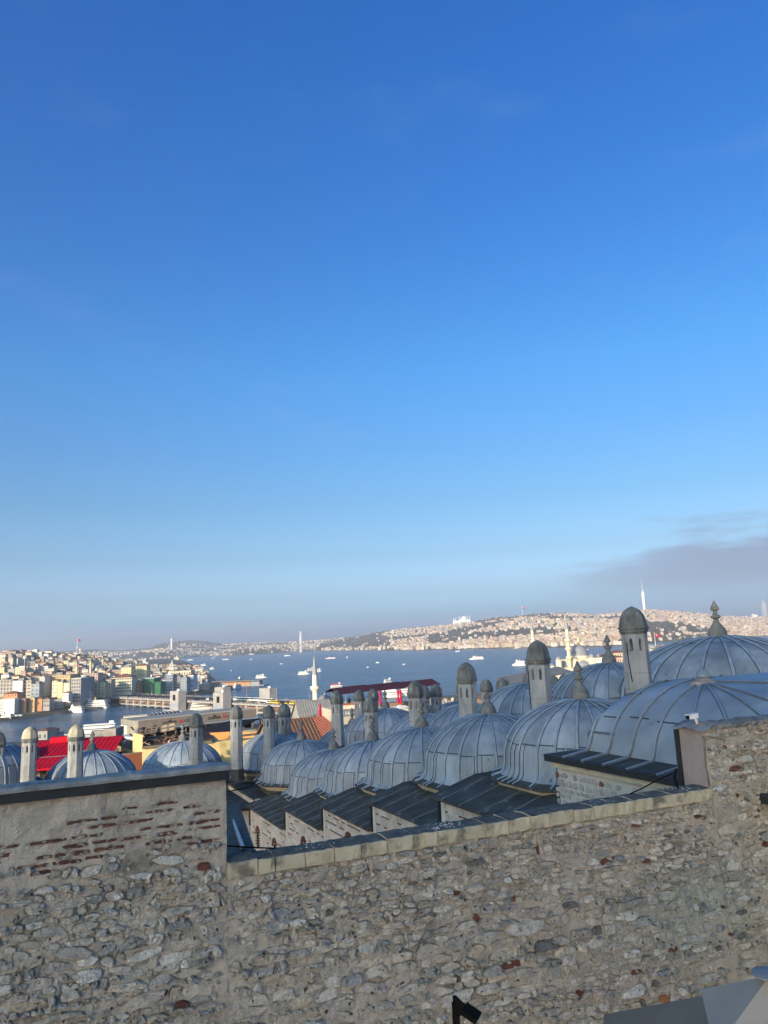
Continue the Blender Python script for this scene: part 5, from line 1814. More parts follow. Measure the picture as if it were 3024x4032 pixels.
# vehicles on the roadway
yel_m = mat('bus_yellow', (0.70, 0.46, 0.03), None, 1, 0.4, 0.4)
def vehicle(name, label, cat, s_, n_, L_, w_, h, m, group=None, band=True):
    p = bp_(s_, n_, 9.34)
    o = thing(name, label, cat, p, math.atan2(BD.y, BD.x), group)
    MB().box(0, 0, .35, L_, w_, h * .5 - .2).build('body', m, o).matrix_parent_inverse = Matrix()
    cb = MB()
    k = .96 if L_ > 7 else .55
    cb.box(0, 0, h * .5 + .15, L_ * k, w_ * .94, h * .38).build('glazing', pane_m, o).matrix_parent_inverse = Matrix()
    MB().box(0, 0, h * .88 + .15, L_ * k, w_ * .95, h * .1).build('roof', m if L_ < 20 else pale_m, o).matrix_parent_inverse = Matrix()
    for sx in (-.32, .32):
        for sy in (-.46, .46):
            t_ = MB()
            t_.tube([(sx * L_, sy * w_ - .12, .4), (sx * L_, sy * w_ + .12, .4)], .42, 8).build('wheel', hollow, o).matrix_parent_inverse = Matrix()
    return o
vehicle('tram', 'white tram on the bridge, its left half hidden by a portal tower', 'tram', 36, -2, 34, 2.7, 3.5, pale_m)
vehicle('tram', 'white tram in the middle of the bridge roadway, nearer the minaret', 'tram', 71, -2, 34, 2.7, 3.5, pale_m)
vehicle('city_bus', 'yellow and black city bus nearest the white minaret', 'bus', 136, 9, 15, 2.6, 3.2, yel_m)
vehicle('city_bus', 'yellow and black city bus farther left on the bridge', 'bus', 105, 9, 13, 2.6, 3.2, yel_m)
for k, (s_, n_, cl, lb) in enumerate([(60, 8, 'y', 'yellow taxi just right of the near portal tower'), (78, 8, 'w', 'white car between the yellow taxi and the left bus'), (91, 7, 'w', 'white van ahead of the left yellow bus'), (121, 8, 'y', 'yellow taxi between the two yellow buses'), (148, 7, 'y', 'yellow taxi right behind the bus near the minaret'), (156, 9, 'w', 'white car last before the minaret on the bridge'), (-75, 6, 'w', 'white van on the bridge left of the portal towers'), (164, 5, 'w', 'white minibus next to the minaret shaft')]):
    vehicle('car', lb, 'car', s_, n_, 4.6, 1.9, 1.7 if 'van' not in lb else 2.2, yel_m if cl == 'y' else pale_m, 'traffic on the bridge')
# lamp posts along the bridge
for k in range(9):
    p = bp_(-190 + 52 * k, -HW + 3, 9.3)
    o = thing('lamp_post', 'tall thin lamp post on the bridge, %s from the left' % ORD[k], 'lamp post', p, 0, 'lamp posts on the bridge')
    MB().tube([p, p + Vector((0, 0, 12))], [.18, .1], 5).build('post', steel_m, o)
    MB().obox(p + Vector((-.1, -.1, 11.9)), BN * 3, BD * .3, (0, 0, .2)).build('arm', steel_m, o)

# ---- ferry terminal beyond the bridge
p0, p1 = at_z(835, 2706), at_z(1026, 2700)
ft = thing('ferry_terminal', 'long low ferry terminal on a pontoon beyond the bridge', 'building', p0)
dv = p1 - p0
dn = Vector((-dv.y, dv.x, 0)).normalized()
MB().obox((p0.x, p0.y, -1), dv * 1.06, dn * 26, (0, 0, 2.4)).build('pontoon', conc_m, ft)
MB().obox(p0 + dv * .14 + dn * 5 + Vector((0, 0, 1.4)), dv * .62, dn * 14, (0, 0, 6.2)).build('hall', WP['orange'], ft)
MB().obox(p0 + dv * .77 + dn * 5 + Vector((0, 0, 1.4)), dv * .18, dn * 14, (0, 0, 6.2)).build('glass_hall', WP['blue-grey'], ft)
MB().obox(p0 - dv * .02 + Vector((0, 0, 8)), dv * 1.0, dn * 24, (0, 0, .9)).build('roof', flat_m, ft)

# ---- boats
hull_dark = mat('hull_dark', (0.02, 0.022, 0.028), (0.04, 0.04, 0.05), 1, 0.5, 0.4)
foam_m = mat('foam', (0.62, 0.66, 0.70), (0.5, 0.56, 0.62), .3, 0.9, 0.1)
def boat(name, label, cat, px, py, L_, ang, decks=2, dark=False, funnel=True, red=False, wake=0.0, beam=None, group=None):
    """px, py: waterline amidships; ang: heading, degrees from the picture's right, turning away"""
    c = at_z(px, py)
    o = thing(name, label, cat, (c.x, c.y, 0), R(ang), group)
    bw = beam or L_ * .2
    hh = L_ * .035 + .7
    pl = [(-.5, -.42), (-.46, -.5), (.22, -.5), (.40, -.3), (.5, 0), (.40, .3), (.22, .5), (-.46, .5), (-.5, .42)]
    mb = MB()
    n = len(pl)
    lo = [(x * L_ * .95, y * bw * .86, -.3) for x, y in pl]
    up = [(x * L_, y * bw, hh * (1.0 + .55 * max(0, x - .15) * 2)) for x, y in pl]
    mb.add(lo + up, [tuple(range(n))[::-1], tuple(range(n, 2 * n))] + [(i, (i + 1) % n, n + (i + 1) % n, n + i) for i in range(n)])
    mb.build('hull', hull_dark if dark else pale_m, o).matrix_parent_inverse = Matrix()
    z = hh
    dh = 2.5 if L_ > 14 else 1.3
    for k in range(decks):
        l0, l1 = -.46 + .03 * k, .34 - .10 * k
        w_ = bw * (.94 - .1 * k)
        MB().box((l0 + l1) / 2 * L_, 0, z + .002, (l1 - l0) * L_, w_, dh * .44).build('deck', pale_m, o).matrix_parent_inverse = Matrix()
        MB().box((l0 + l1) / 2 * L_, 0, z + dh * .44, (l1 - l0) * L_ * .97, w_ * .96, dh * .28).build('window_band', pane_m, o).matrix_parent_inverse = Matrix()
        MB().box((l0 + l1) / 2 * L_, 0, z + dh * .72, (l1 - l0) * L_ * 1.02, w_ * 1.02, dh * .28).build('deck_roof', red_m if red and k == decks - 1 else pale_m, o).matrix_parent_inverse = Matrix()
        z += dh
    if L_ > 14:
        MB().box(.16 * L_, 0, z + .002, L_ * .1, bw * .5, dh * .8).build('wheelhouse', pale_m, o).matrix_parent_inverse = Matrix()
        if funnel:
            MB().lathe([(L_ * .03, 0), (L_ * .025, dh * 1.3)], 10, c=(-.06 * L_, 0, z)).build('funnel', mat('funnel_buff', (0.55, 0.35, 0.10), None, 1, 0.6, 0.3), o).matrix_parent_inverse = Matrix()
            MB().tube([(.1 * L_, 0, z), (.1 * L_, 0, z + dh * 2.2)], .16, 4).build('mast', pale_m, o).matrix_parent_inverse = Matrix()
    if wake:
        wk = MB()
        for s_ in (-1, 1):
            wk.add([(L_ * .5, 0, .12), (-L_ * .55, s_ * bw * .75, .12), (-L_ * (.5 + wake), s_ * bw * (1.2 + wake), .12), (-L_ * .45, s_ * bw * .45, .12)], [(0, 1, 2, 3) if s_ < 0 else (3, 2, 1, 0)])
        wk.add([(-L_ * .5, -bw * .4, .13), (-L_ * (.5 + wake * 1.5), -bw * .2, .13), (-L_ * (.5 + wake * 1.5), bw * .2, .13), (-L_ * .5, bw * .4, .13)], [(3, 2, 1, 0)])
        wk.build('wake', foam_m, o).matrix_parent_inverse = Matrix()
    return o
def Lm(px, py, w_):
    c = at_z(px, py)
    return w_ * c.y / FPX
BOATS = [  # label, px, py, width px, heading, decks, dark, funnel, red, wake
    ('white cruise boat at the left quay, in front of the larger one', 297, 2806, 78, 160, 2, 0, 0, 0, 0),
    ('large three-deck white cruise ship behind the smaller one at the left quay', 368, 2790, 128, 168, 3, 0, 1, 0, 0),
    ('white tour boat moored at the far left edge of the inlet', 22, 2836, 56, 172, 2, 1, 0, 0, 0),
    ('dark-hulled tour boat moored right of the one at the left edge', 70, 2829, 44, 172, 2, 1, 0, 0, 0),
    ('long white ferry at the near quay, behind the second left chimney', 410, 2884, 168, 12, 2, 0, 0, 0, 0),
    ('triple-deck white restaurant boat moored under the bridge', 800, 2794, 100, 20, 3, 0, 0, 0, 0),
    ('white motor yacht moored in front of the bridge restaurant boat', 806, 2802, 48, 22, 1, 0, 0, 0, 0),
    ('white ferry docked at the terminal, its bow towards the bridge', 932, 2712, 34, 250, 2, 0, 1, 0, 0),
    ('white ferry at the left end of the terminal', 878, 2709, 40, 200, 2, 0, 1, 0, 0),
    ('ferry seen end-on behind the terminal roof', 950, 2671, 26, 60, 2, 0, 0, 0, 0),
    ('white two-deck ferry crossing right of the terminal', 1028, 2670, 43, 8, 2, 0, 0, 0, .3),
    ('white ferry just left of the minaret spire with a foam trail', 1196, 2656, 46, 10, 2, 0, 0, 0, .6),
    ('white ferry behind the minaret spire, farther off', 1225, 2641, 30, 30, 2, 0, 0, 0, 0),
    ('small white ferry just right of the minaret spire', 1254, 2645, 26, 20, 2, 0, 0, 0, .5),
    ('white ferry with red markings in mid strait above the minaret', 1302, 2593, 40, 170, 1, 0, 0, 1, .8),
    ('white tour boat near the left shore, second row of boats', 800, 2622, 27, 10, 2, 0, 0, 0, 0),
    ('small boxy tour boat below the left tour boat', 835, 2636, 20, 15, 2, 0, 0, 0, .2),
    ('speeding boat with a spread white wake left of the terminal', 912, 2642, 12, 265, 1, 0, 0, 0, 1.5),
    ('long white boat in the upper left water', 889, 2598, 27, 5, 1, 0, 0, 0, 0),
    ('tiny white boat left of the long one in the upper water', 837, 2594, 10, 0, 1, 0, 0, 0, 0),
    ('tiny white boat near the barracks', 845, 2588, 8, 0, 1, 0, 0, 0, 0),
    ('white tug with a tall mast in the upper middle water', 990, 2599, 16, 40, 2, 0, 1, 0, 0),
    ('white catamaran below the right bridge tower', 1130, 2583, 27, 175, 1, 0, 0, 0, 0),
    ('small launch halfway between the catamaran and the ferries', 1108, 2615, 12, 10, 1, 0, 0, 0, .5),
    ('white yacht moored off the left shore below the barracks', 748, 2600, 26, 175, 1, 0, 0, 0, 0),
    ('white dome-shaped boat near the signal tower', 740, 2629, 11, 90, 1, 0, 0, 0, 0),
    ('small boat with a round white top right of the red-marked ferry', 1367, 2590, 9, 90, 1, 0, 0, 0, 0),
    ('tiny motorboat in the open middle water', 1448, 2628, 9, 0, 1, 0, 0, 0, .3),
    ('small white boat upper right of the tiny motorboat', 1486, 2610, 14, 170, 1, 0, 0, 0, .3),
    ('small white boat in open water left of the tall chimney', 1590, 2617, 12, 0, 1, 0, 0, 0, 0),
    ('white boat close to the far shore left of the dark chimney', 1802, 2567, 20, 10, 1, 0, 0, 0, 0),
    ('white passenger ferry with a dark funnel in the right water', 1876, 2596, 56, 178, 2, 0, 1, 0, .4),
    ('car ferry approaching left of the largest middle chimney', 2044, 2620, 58, 150, 3, 0, 1, 0, .3),
    ('two-deck ferry behind the purple canopy, left one', 1328, 2712, 56, 20, 2, 0, 0, 1, 0),
    ('two-deck ferry behind the purple canopy, right one', 1530, 2700, 44, 40, 3, 0, 0, 0, 0),
    ('white ferry moored at the quay, seen under the purple canopy', 1545, 2746, 70, 5, 2, 0, 0, 0, 0),
    ('large white ferry moored at the quay, right of the one under the canopy', 1615, 2738, 90, 8, 3, 0, 0, 0, 0),
    ('white yacht moored above the ferry seen under the canopy', 1535, 2722, 60, 8, 1, 0, 0, 0, 0),
    ('vessel with an orange mast at the quay between two chimneys', 2000, 2694, 66, 6, 2, 0, 1, 0, 0),
    ('small white boat moored between the two lit chimneys at left', 250, 2905, 50, 15, 1, 0, 0, 0, 0),
    ('small white covered boat moored right of the lit chimney', 350, 2908, 56, 15, 1, 0, 0, 0, 0),
    ('small white boat beside the quay house, right of the covered one', 405, 2906, 40, 15, 1, 0, 0, 0, 0),
    ('tiny white sailing buoy boat near the left quay', 132, 2824, 6, 0, 1, 0, 0, 0, 0),
    ('white ferry by the bank end behind the corner house', 772, 2680, 22, 10, 2, 0, 0, 0, 0),
    ('cluster ship at the far shore right of the barracks', 985, 2578, 34, 5, 2, 0, 1, 0, 0),
    ('fast boat with a white wake right of the quay mosque dome', 2312, 2559, 10, 0, 1, 0, 0, 0, 1.2)]
for lb, px, py, w_, an, dk, dark, fu, red, wk in BOATS:
    L_ = Lm(px, py, w_) * (1.0 if abs(math.cos(R(an))) > .5 else 1.6)
    boat('boat' if L_ < 14 else 'ferry', lb, 'boat' if L_ < 14 else 'ferry', px, py, L_, an, dk, dark, bool(fu), bool(red), wk, beam=max(2.4, L_ * (.2 if L_ > 20 else .3)), group='boats on the water')
# ================================================================== roofs of the old town just below the school
rq = random.Random(8)
def edge(px0, py0, px1, py1, Y0, Y1):
    a, b_ = at_y(px0, py0, Y0), at_y(px1, py1, Y1)
    z = (a.z + b_.z) / 2
    return Vector((a.x, a.y, z)), Vector((b_.x, b_.y, z))
def run(mb, a, b_, dep, z0, z1, mi=0):
    d = b_ - a
    n_ = Vector((-d.y, d.x, 0)).normalized()
    if n_.y < 0:
        n_ = -n_
    return mb.obox(Vector((a.x, a.y, z0)), Vector((d.x, d.y, 0)), n_ * dep, (0, 0, z1 - z0), mi)
def nrm_of(a, b_):
    d = b_ - a
    n_ = Vector((-d.y, d.x, 0)).normalized()
    return n_ if n_.y > 0 else -n_
red_roof = mat('red_sheet_roof', (0.40, 0.006, 0.020), (0.54, 0.011, 0.030), .9, 0.8, 0.06, c3=(0.30, 0.02, 0.03), s3=.7, t3=.58, w3=.12)
yel_wall = mat('yellow_plaster', (0.50, 0.385, 0.17), (0.66, 0.53, 0.27), .7, 0.95, 0.1, 0.4, 8, c3=(0.30, 0.24, 0.14), s3=.55, t3=.62, w3=.1)
org_wall = mat('orange_plaster', (0.62, 0.245, 0.085), (0.70, 0.30, 0.11), .5, 0.9, 0.1, c3=(0.40, 0.20, 0.11), s3=.5, t3=.6, w3=.08)
dark_wood = mat('dark_timber', (0.022, 0.020, 0.018), (0.06, 0.05, 0.042), 2, 0.9, 0.1)
grey_wood = mat('grey_timber', (0.12, 0.105, 0.085), (0.20, 0.175, 0.14), 2, 0.9, 0.1)
brick_red = mat('hollow_brick', (0.26, 0.085, 0.042), (0.36, 0.13, 0.065), 3, 0.95, 0.1)
tile_old = mat('old_roof_tile', (0.115, 0.070, 0.048), (0.20, 0.11, 0.072), 3, 0.95, 0.1, 0.8, 9)
tile_new = mat('red_roof_tile', (0.30, 0.095, 0.060), (0.40, 0.15, 0.095), 2, 0.9, 0.1, 0.6, 9)
sheet_grey = mat('grey_sheet_roof', (0.20, 0.195, 0.18), (0.27, 0.262, 0.24), .6, 0.7, 0.2)
pur_m = mat('purple_canvas', (0.036, 0.014, 0.024), (0.055, 0.022, 0.036), .8, 0.9, 0.1)
mag_m = mat('magenta_cloth', (0.36, 0.012, 0.045), (0.44, 0.018, 0.06), 2, 0.8, 0.1)
fascia_m = mat('brown_fascia', (0.19, 0.165, 0.14), (0.24, 0.21, 0.18), .8, 0.7, 0.2)

# ---- house with the red roof
rh = thing('red_roofed_house', 'house under a broad crimson sheet-metal roof behind the lit chimneys', 'house', at_y(230, 3100, 74))
a, b_ = edge(-40, 3062, 415, 2990, 70.5, 72.5)
n_ = nrm_of(a, b_)
ridge = n_ * 11.5 + Vector((0, 0, 1.35))
MB().slab([a, b_, b_ + ridge, a + ridge], .15).build('roof', red_roof, rh)
bar([a + ridge * .36 + Vector((0, 0, .02)), b_ + ridge * .36 + Vector((0, 0, .02))], .10, .05, mat('pale_seam', (0.5, 0.2, 0.2), None, 1, 0.7, 0.2), 'roof_seam', rh)
for k in range(1, 22):
    q = a.lerp(b_, k / 22)
    MB().tube([q + Vector((0, 0, .012)), q + ridge + Vector((0, 0, .012))], .022, 4).build('sheet_seam', mat('red_seam', (0.27, 0.006, 0.016), (0.36, 0.01, 0.025), 2, .8, .06), rh)
q0, q1 = a.lerp(b_, .28) + ridge * .88, a.lerp(b_, .58) + ridge * .88
MB().obox(q0 + Vector((0, 0, .0)), q1 - q0, n_ * 1.2, (0, 0, .55)).build('roof_step', red_roof, rh)
run(MB(), a + n_ * 1.2, b_ + n_ * 1.2, 9, ZB - 4, a.z - .15).build('wall', dark_wood, rh)
for k in range(12):
    q = a.lerp(b_, (k + .5) / 12) + n_ * 1.12
    MB().obox((q.x, q.y, a.z - 3.2), (b_ - a).normalized() * .28, n_ * .1, (0, 0, 3.0)).build('post', grey_wood, rh)
# small gable dormer at the left
g0 = at_y(14, 2990, 68)
gv = (b_ - a).normalized()
gz = a.z + 1.5
gb = a.lerp(b_, .16) + n_ * 3.6
dmr = MB()
P = [gb - gv * 1.2, gb + gv * 1.5, gb + gv * .15 + Vector((0, 0, 1.1))]
P = [Vector((v.x, v.y, v.z + .45)) for v in P]
dmr.add(P + [v + n_ * 4 for v in P], [(0, 1, 2), (1, 4, 5, 2), (0, 2, 5, 3)])
dmr.build('dormer', tile_old, rh)

# ---- derelict yellow house
yh = thing('derelict_house', 'crumbling yellow plastered house with junk piled on its broken roof', 'house', at_y(640, 3100, 78))
a, b_ = edge(562, 2948, 800, 2926, 78, 80)
n_ = nrm_of(a, b_)
run(MB(), a, b_ + (b_ - a) * .3, 7, ZB - 4, a.z).build('wall', yel_wall, yh)
run(MB(), a + n_ * .3, b_ + (b_ - a) * .2 + n_ * .3, 6.4, a.z + .23, a.z + .4).build('broken_roof', dark_wood, yh)
rt = MB()
run(rt, a - n_ * .25 + (a - b_) * .01, b_ + (b_ - a) * .15 - n_ * .25, 6, a.z + .004, a.z + .22)
rt.build('eave', grey_wood, yh)
# side wall that steps up to a broken stub of chimney wall
s0 = at_y(478, 2930, 84)
sv = Vector((a.x - s0.x, a.y - s0.y, 0))
MB().obox((s0.x, s0.y, a.z - 6), sv, n_ * .5, (0, 0, 5.4)).build('side_wall', yel_wall, yh)
MB().obox(Vector((s0.x, s0.y, a.z - .6)) + sv * .55, sv * .44, n_ * .45, (0, 0, 1.9)).build('wall_stub', yel_wall, yh)
for k in range(9):
    q = Vector((s0.x, s0.y, a.z - 5.9)) + sv * (k + .3) / 9 - n_ * .05
    MB().obox(q, sv * .02, n_ * .1, (0, 0, 5.1)).build('board_batten', grey_wood, yh)
# tile rubble along the eave
for k in range(90):
    t_ = rq.random()
    q = a.lerp(b_, t_) + n_ * rq.uniform(0, 3.5) + Vector((0, 0, .32 + rq.uniform(0, .35)))
    ax = Vector((rq.uniform(-1, 1), rq.uniform(-1, 1), rq.uniform(-.4, .4))).normalized() * rq.uniform(.25, .6)
    ay = ax.cross(Vector((rq.uniform(-.3, .3), rq.uniform(-.3, .3), 1))).normalized() * rq.uniform(.15, .35)
    MB().obox(q, ax, ay, ax.cross(ay).normalized() * .05).build('roof_tile', rq.choice((tile_old, tile_new, grey_wood, WP['pink'])), yh)
def junk(name, label, cat, px, py, Y, parts):
    c = at_y(px, py, Y)
    o = thing(name, label, cat, c)
    for nm, m_, off, ax, ay, az in parts:
        MB().obox(c + Vector(off), ax, ay, az).build(nm, m_, o)
    return o
W_ = .0343 * 78 / 78
def shutter(label, px, py, Y, w_, h, tilt):
    c = at_y(px, py, Y)
    o = thing('old_shutter', label, 'shutter', c)
    ux = Vector((math.cos(.25), math.sin(.25), .12)).normalized()
    uz = Vector((-.15, tilt, 1)).normalized()
    un = ux.cross(uz)
    for (x, z, sx, sz) in ((0, 0, w_, .12), (0, h - .12, w_, .12), (0, 0, .12, h), (w_ - .12, 0, .12, h), (w_ / 2 - .06, 0, .12, h), (0, h / 2 - .05, w_, .1)):
        MB().obox(c + ux * x + uz * z, ux * sx, uz * sz, un * .08).build('frame', grey_wood, o)
    for k in range(2):
        for j in range(2):
            MB().obox(c + ux * (.12 + k * (w_ / 2)) + uz * (.12 + j * h / 2) + un * .03, ux * (w_ / 2 - .2), uz * (h / 2 - .2), un * .02).build('panel', mat('shutter_panel', (0.30, 0.24, 0.15), (0.40, 0.33, 0.22), 2, 0.8, 0.1) if tilt < .8 else dark_wood, o)
shutter('old timber window frame with pale panels tipped on the derelict roof', 632, 2886, 81, 1.5, .85, .55)
shutter('dark window frame lying left of the pale one on the derelict roof', 568, 2893, 81, 1.3, .8, 1.1)
shutter('dark broken frame in the middle of the rooftop junk', 597, 2890, 82, .9, .8, .9)
for lb, px, py, sc in (('heap of black rags and timber at the back of the junk roof', 575, 2872, 1.0), ('heap of dark timber right of the tipped window frame', 690, 2888, .8), ('black bundle at the left corner of the derelict roof', 540, 2912, .7)):
    c = at_y(px, py, 83)
    o = thing('junk_heap', lb, 'junk', c)
    for k in range(16):
        q = c + Vector((rq.uniform(-1.1, 1.1) * sc, rq.uniform(-.6, .6), rq.uniform(-.7, .35) * sc))
        ax = Vector((rq.uniform(-1, 1), rq.uniform(-1, 1), rq.uniform(-.6, .6))).normalized() * rq.uniform(.5, 1.1) * sc
        ay = ax.cross(Vector((rq.uniform(-.5, .5), rq.uniform(-.5, .5), 1))).normalized() * rq.uniform(.15, .4)
        MB().obox(q, ax, ay, ax.cross(ay).normalized() * .12).build('plank', dark_wood if rq.random() < .75 else grey_wood, o)
c = at_y(531, 2890, 82)
dsh = thing('satellite_dish', 'grey satellite dish on the roof stub left of the junk', 'satellite dish', c)
MB().lathe([(.02, .12), (.2, .11), (.36, .07), (.46, 0), (.46, -.02), (.3, .05), (.02, .10)], 18, caps=False).build('dish', mat('dish_grey', (0.22, 0.22, 0.215), (0.28, 0.28, 0.27), 2, 0.5, 0.3), dsh, smooth=True).matrix_parent_inverse = Matrix.LocRotScale(None, None, None)
dsh.children[0].rotation_euler = (R(95), R(35), R(20))
MB().tube([c, c + Vector((.1, .1, -1.3))], .06, 5).build('stand', dark_wood, dsh)
p0, p1 = at_y(480, 2906, 84), at_y(530, 2909, 82)
dct = thing('vent_duct', 'shiny galvanised vent duct with an elbow above the yellow side wall', 'duct', p0)
MB().tube([p0 + Vector((-.1, 0, -.8)), p0 + Vector((-.05, 0, -.2)), p0 + Vector((.25, 0, .1)), p1], .28, 10).build('pipe', mat('galvanised', (0.45, 0.47, 0.49), (0.55, 0.57, 0.59), 2, 0.35, 0.5, metal=.7), dct, smooth=True)
# hollow-brick wall between two domes
a, b_ = edge(486, 2972, 560, 2958, 72, 73)
bw = thing('hollow_brick_wall', 'unplastered red hollow-brick wall in front of the yellow house', 'wall', (a.x, a.y, ZB))
bw['kind'] = 'thing'
n_ = nrm_of(a, b_)
run(MB(), a, b_, .35, a.z - 6, a.z).build('wall_core', mat('brick_mortar', (0.30, 0.26, 0.22), None, 1, .95, .1), bw)
L_ = (b_ - a).length
for r_ in range(9):
    k = -1 if r_ % 2 else 0
    x = -.15 if r_ % 2 else 0
    while x < L_ - .05:
        x0, x1 = max(0, x), min(L_, x + .38)
        MB().obox(a + (b_ - a).normalized() * (x0 + .012) - n_ * .03 - Vector((0, 0, .28 * (r_ + 1))), (b_ - a).normalized() * (x1 - x0 - .024), n_ * .05, (0, 0, .255)).build('brick', brick_red, bw)
        x += .4

# ---- orange parapet and the long yellow wall under it
a, b_ = edge(796, 2885, 905, 2885, 97, 97.6)
ot = thing('orange_terrace', 'orange painted parapet above a stained yellow wall, between two chimneys', 'house', at_y(900, 3050, 97))
a2, b2 = edge(790, 2918, 1060, 2908, 95, 98)
run(MB(), a2, b2, 10, ZB - 5, a2.z).build('wall', yel_wall, ot)
run(MB(), a, b_, .4, a.z - 1.15, a.z).build('parapet', org_wall, ot)
a3, b3 = edge(940, 2868, 1045, 2893, 99, 97.5)
run(MB(), Vector((a3.x, a3.y, 0)), Vector((b3.x, b3.y, 0)), .4, a.z - 1.0, a3.z - .1).build('parapet', org_wall, ot)
a4, b4 = edge(906, 2892, 1010, 2884, 95, 97)
run(MB(), a4, b4, .5, a4.z - .4, a4.z - .15).build('ledge', grey_wood, ot)
a5, b5 = edge(690, 2892, 760, 2888, 90, 92)
pk = thing('pink_wall', 'faded pink wall behind the finial, left of the orange parapet', 'wall', (a5.x, a5.y, ZB))
pk['kind'] = 'thing'
run(MB(), a5, b5 + (b5 - a5) * .6, .5, ZB, a5.z).build('plaster', mat('faded_pink', (0.42, 0.17, 0.12), (0.50, 0.22, 0.16), .8, .95, .1), pk)

# ---- long cafe building with the lettered fascia
a, b_ = edge(545, 2857, 1010, 2806, 168, 186)
cf = thing('cafe_building', 'long flat-roofed cafe building with lettering along its brown fascia', 'building', (a.x, a.y, 30))
d = (b_ - a)
u_ = d.normalized()
n_ = nrm_of(a, b_)
zt = a.z + .9
run(MB(), a, b_, .5, zt - 1.75, zt).build('fascia', fascia_m, cf)
run(MB(), a + n_ * .5, b_ + n_ * .5, 11, zt - 2.6, zt - .05).build('roof', sheet_grey, cf)
run(MB(), a - u_ * .2 - n_ * .6, b_ - n_ * .6, .7, zt - 2.15, zt - 1.85).build('gutter', WP['blue-grey'], cf)
run(MB(), a - u_ * .2 - n_ * .1, b_ - n_ * .1, .4, zt + .002, zt + .25).build('roof_edge', mat('pale_edge', (0.36, 0.34, 0.31), None, 1, .8, .2), cf)
run(MB(), a + n_ * 2, b_ + n_ * 2, 9, 28, zt - 2.6).build('wall', hollow, cf)
run(MB(), a - u_ * 2 + n_ * 1.5, a + u_ * 2 + n_ * 1.5, 4, 30, zt - .9).build('cream_end', WP['cream'], cf)
for k in range(12):
    q = a.lerp(b_, (k + .5) / 12)
    MB().obox((q.x, q.y, zt - 6.0), u_ * .3, n_ * .3, (0, 0, 3.9)).build('post', grey_wood, cf)
# lettering
def lettering(txt, s_, z, size, m_, parent, name='lettering', a_=None, u2=None, n2=None):
    cu = bpy.data.curves.new(name, 'FONT')
    cu.body = txt
    cu.size = size
    cu.extrude = .02
    tmp = bpy.data.objects.new(name, cu)
    COL.objects.link(tmp)
    bpy.context.view_layer.update()
    me = bpy.data.meshes.new_from_object(tmp.evaluated_get(bpy.context.evaluated_depsgraph_get()))
    bpy.data.objects.remove(tmp)
    me.materials.clear()
    me.materials.append(m_)
    o = bpy.data.objects.new(name, me)
    COL.objects.link(o)
    uu, nn, aa = u2 or u_, n2 or n_, a_ or a
    o.matrix_world = Matrix.Translation(aa + uu * s_ - nn * .04 + Vector((0, 0, z - aa.z))) @ Matrix((uu, Vector((0, 0, 1)), -nn)).transposed().to_4x4()
    o.parent = parent
    o.matrix_parent_inverse = wmat(parent).inverted()
    return o
ink = mat('sign_ink', (0.03, 0.028, 0.026), None, 1, .7, .2)
sred = mat('sign_red', (0.55, 0.02, 0.02), None, 1, .7, .2)
def s_for(px):
    lo, hi = 0.0, d.length
    for _ in range(40):
        mid = (lo + hi) / 2
        v = a + u_ * mid - EYE
        lo, hi = (mid, hi) if 1512 + FPX * v.dot(_r) / v.dot(_f) < px else (lo, mid)
    return lo
for base in (s_for(817), s_for(640)):
    lettering('coffee', base, zt - 1.3, 1.35, ink, cf)
    lettering('bi', base + 3.9, zt - 1.3, 1.25, sred, cf)
    lettering('cake', base + 5.1, zt - 1.3, 1.35, ink, cf)
# roof furniture
a6, b6 = edge(489, 2822, 582, 2818, 182, 184)
ph = thing('rooftop_house', 'white stair house on the cafe roof with two small windows', 'house', (a6.x, a6.y, zt))
run(MB(), a6, b6, 4, zt - 3.4, a6.z).build('wall', WP['cream'], ph)
for k in range(2):
    q = a6.lerp(b6, .62 + .12 * k) - nrm_of(a6, b6) * .05
    MB().obox((q.x, q.y, a6.z - 1.5), (b6 - a6).normalized() * .4, nrm_of(a6, b6) * .1, (0, 0, .6)).build('window', hollow, ph)
a7, b7 = edge(611, 2832, 716, 2826, 186, 190)
skl = thing('barrel_skylight', 'dark glazed barrel skylight on the cafe roof', 'skylight', a7)
uu, nn = (b7 - a7).normalized(), nrm_of(a7, b7)
Ls = (b7 - a7).length
arc = [(2.2 - 2.2 * math.cos(t_), 1.5 * math.sin(t_)) for t_ in [PI * k / 8 for k in range(9)]]
mb = MB()
for (x0, z0), (x1, z1) in zip(arc[:-1], arc[1:]):
    mb.add([a7 + nn * x0 + Vector((0, 0, z0)), b7 + nn * x0 + Vector((0, 0, z0)), b7 + nn * x1 + Vector((0, 0, z1)), a7 + nn * x1 + Vector((0, 0, z1))], [(0, 1, 2, 3)])
for e_ in (a7, b7):
    mb.add([e_ + nn * x + Vector((0, 0, z)) for x, z in arc], [tuple(range(9))])
mb.build('glazing', mat('dark_glazing', (0.03, 0.035, 0.045), (0.06, 0.07, 0.085), .8, .2, .5), skl)
for k in range(8):
    e_ = a7.lerp(b7, k / 7)
    MB().tube([e_ + nn * x + Vector((0, 0, z + .03)) for x, z in arc], .09, 4).build('rib', sheet_grey, skl)
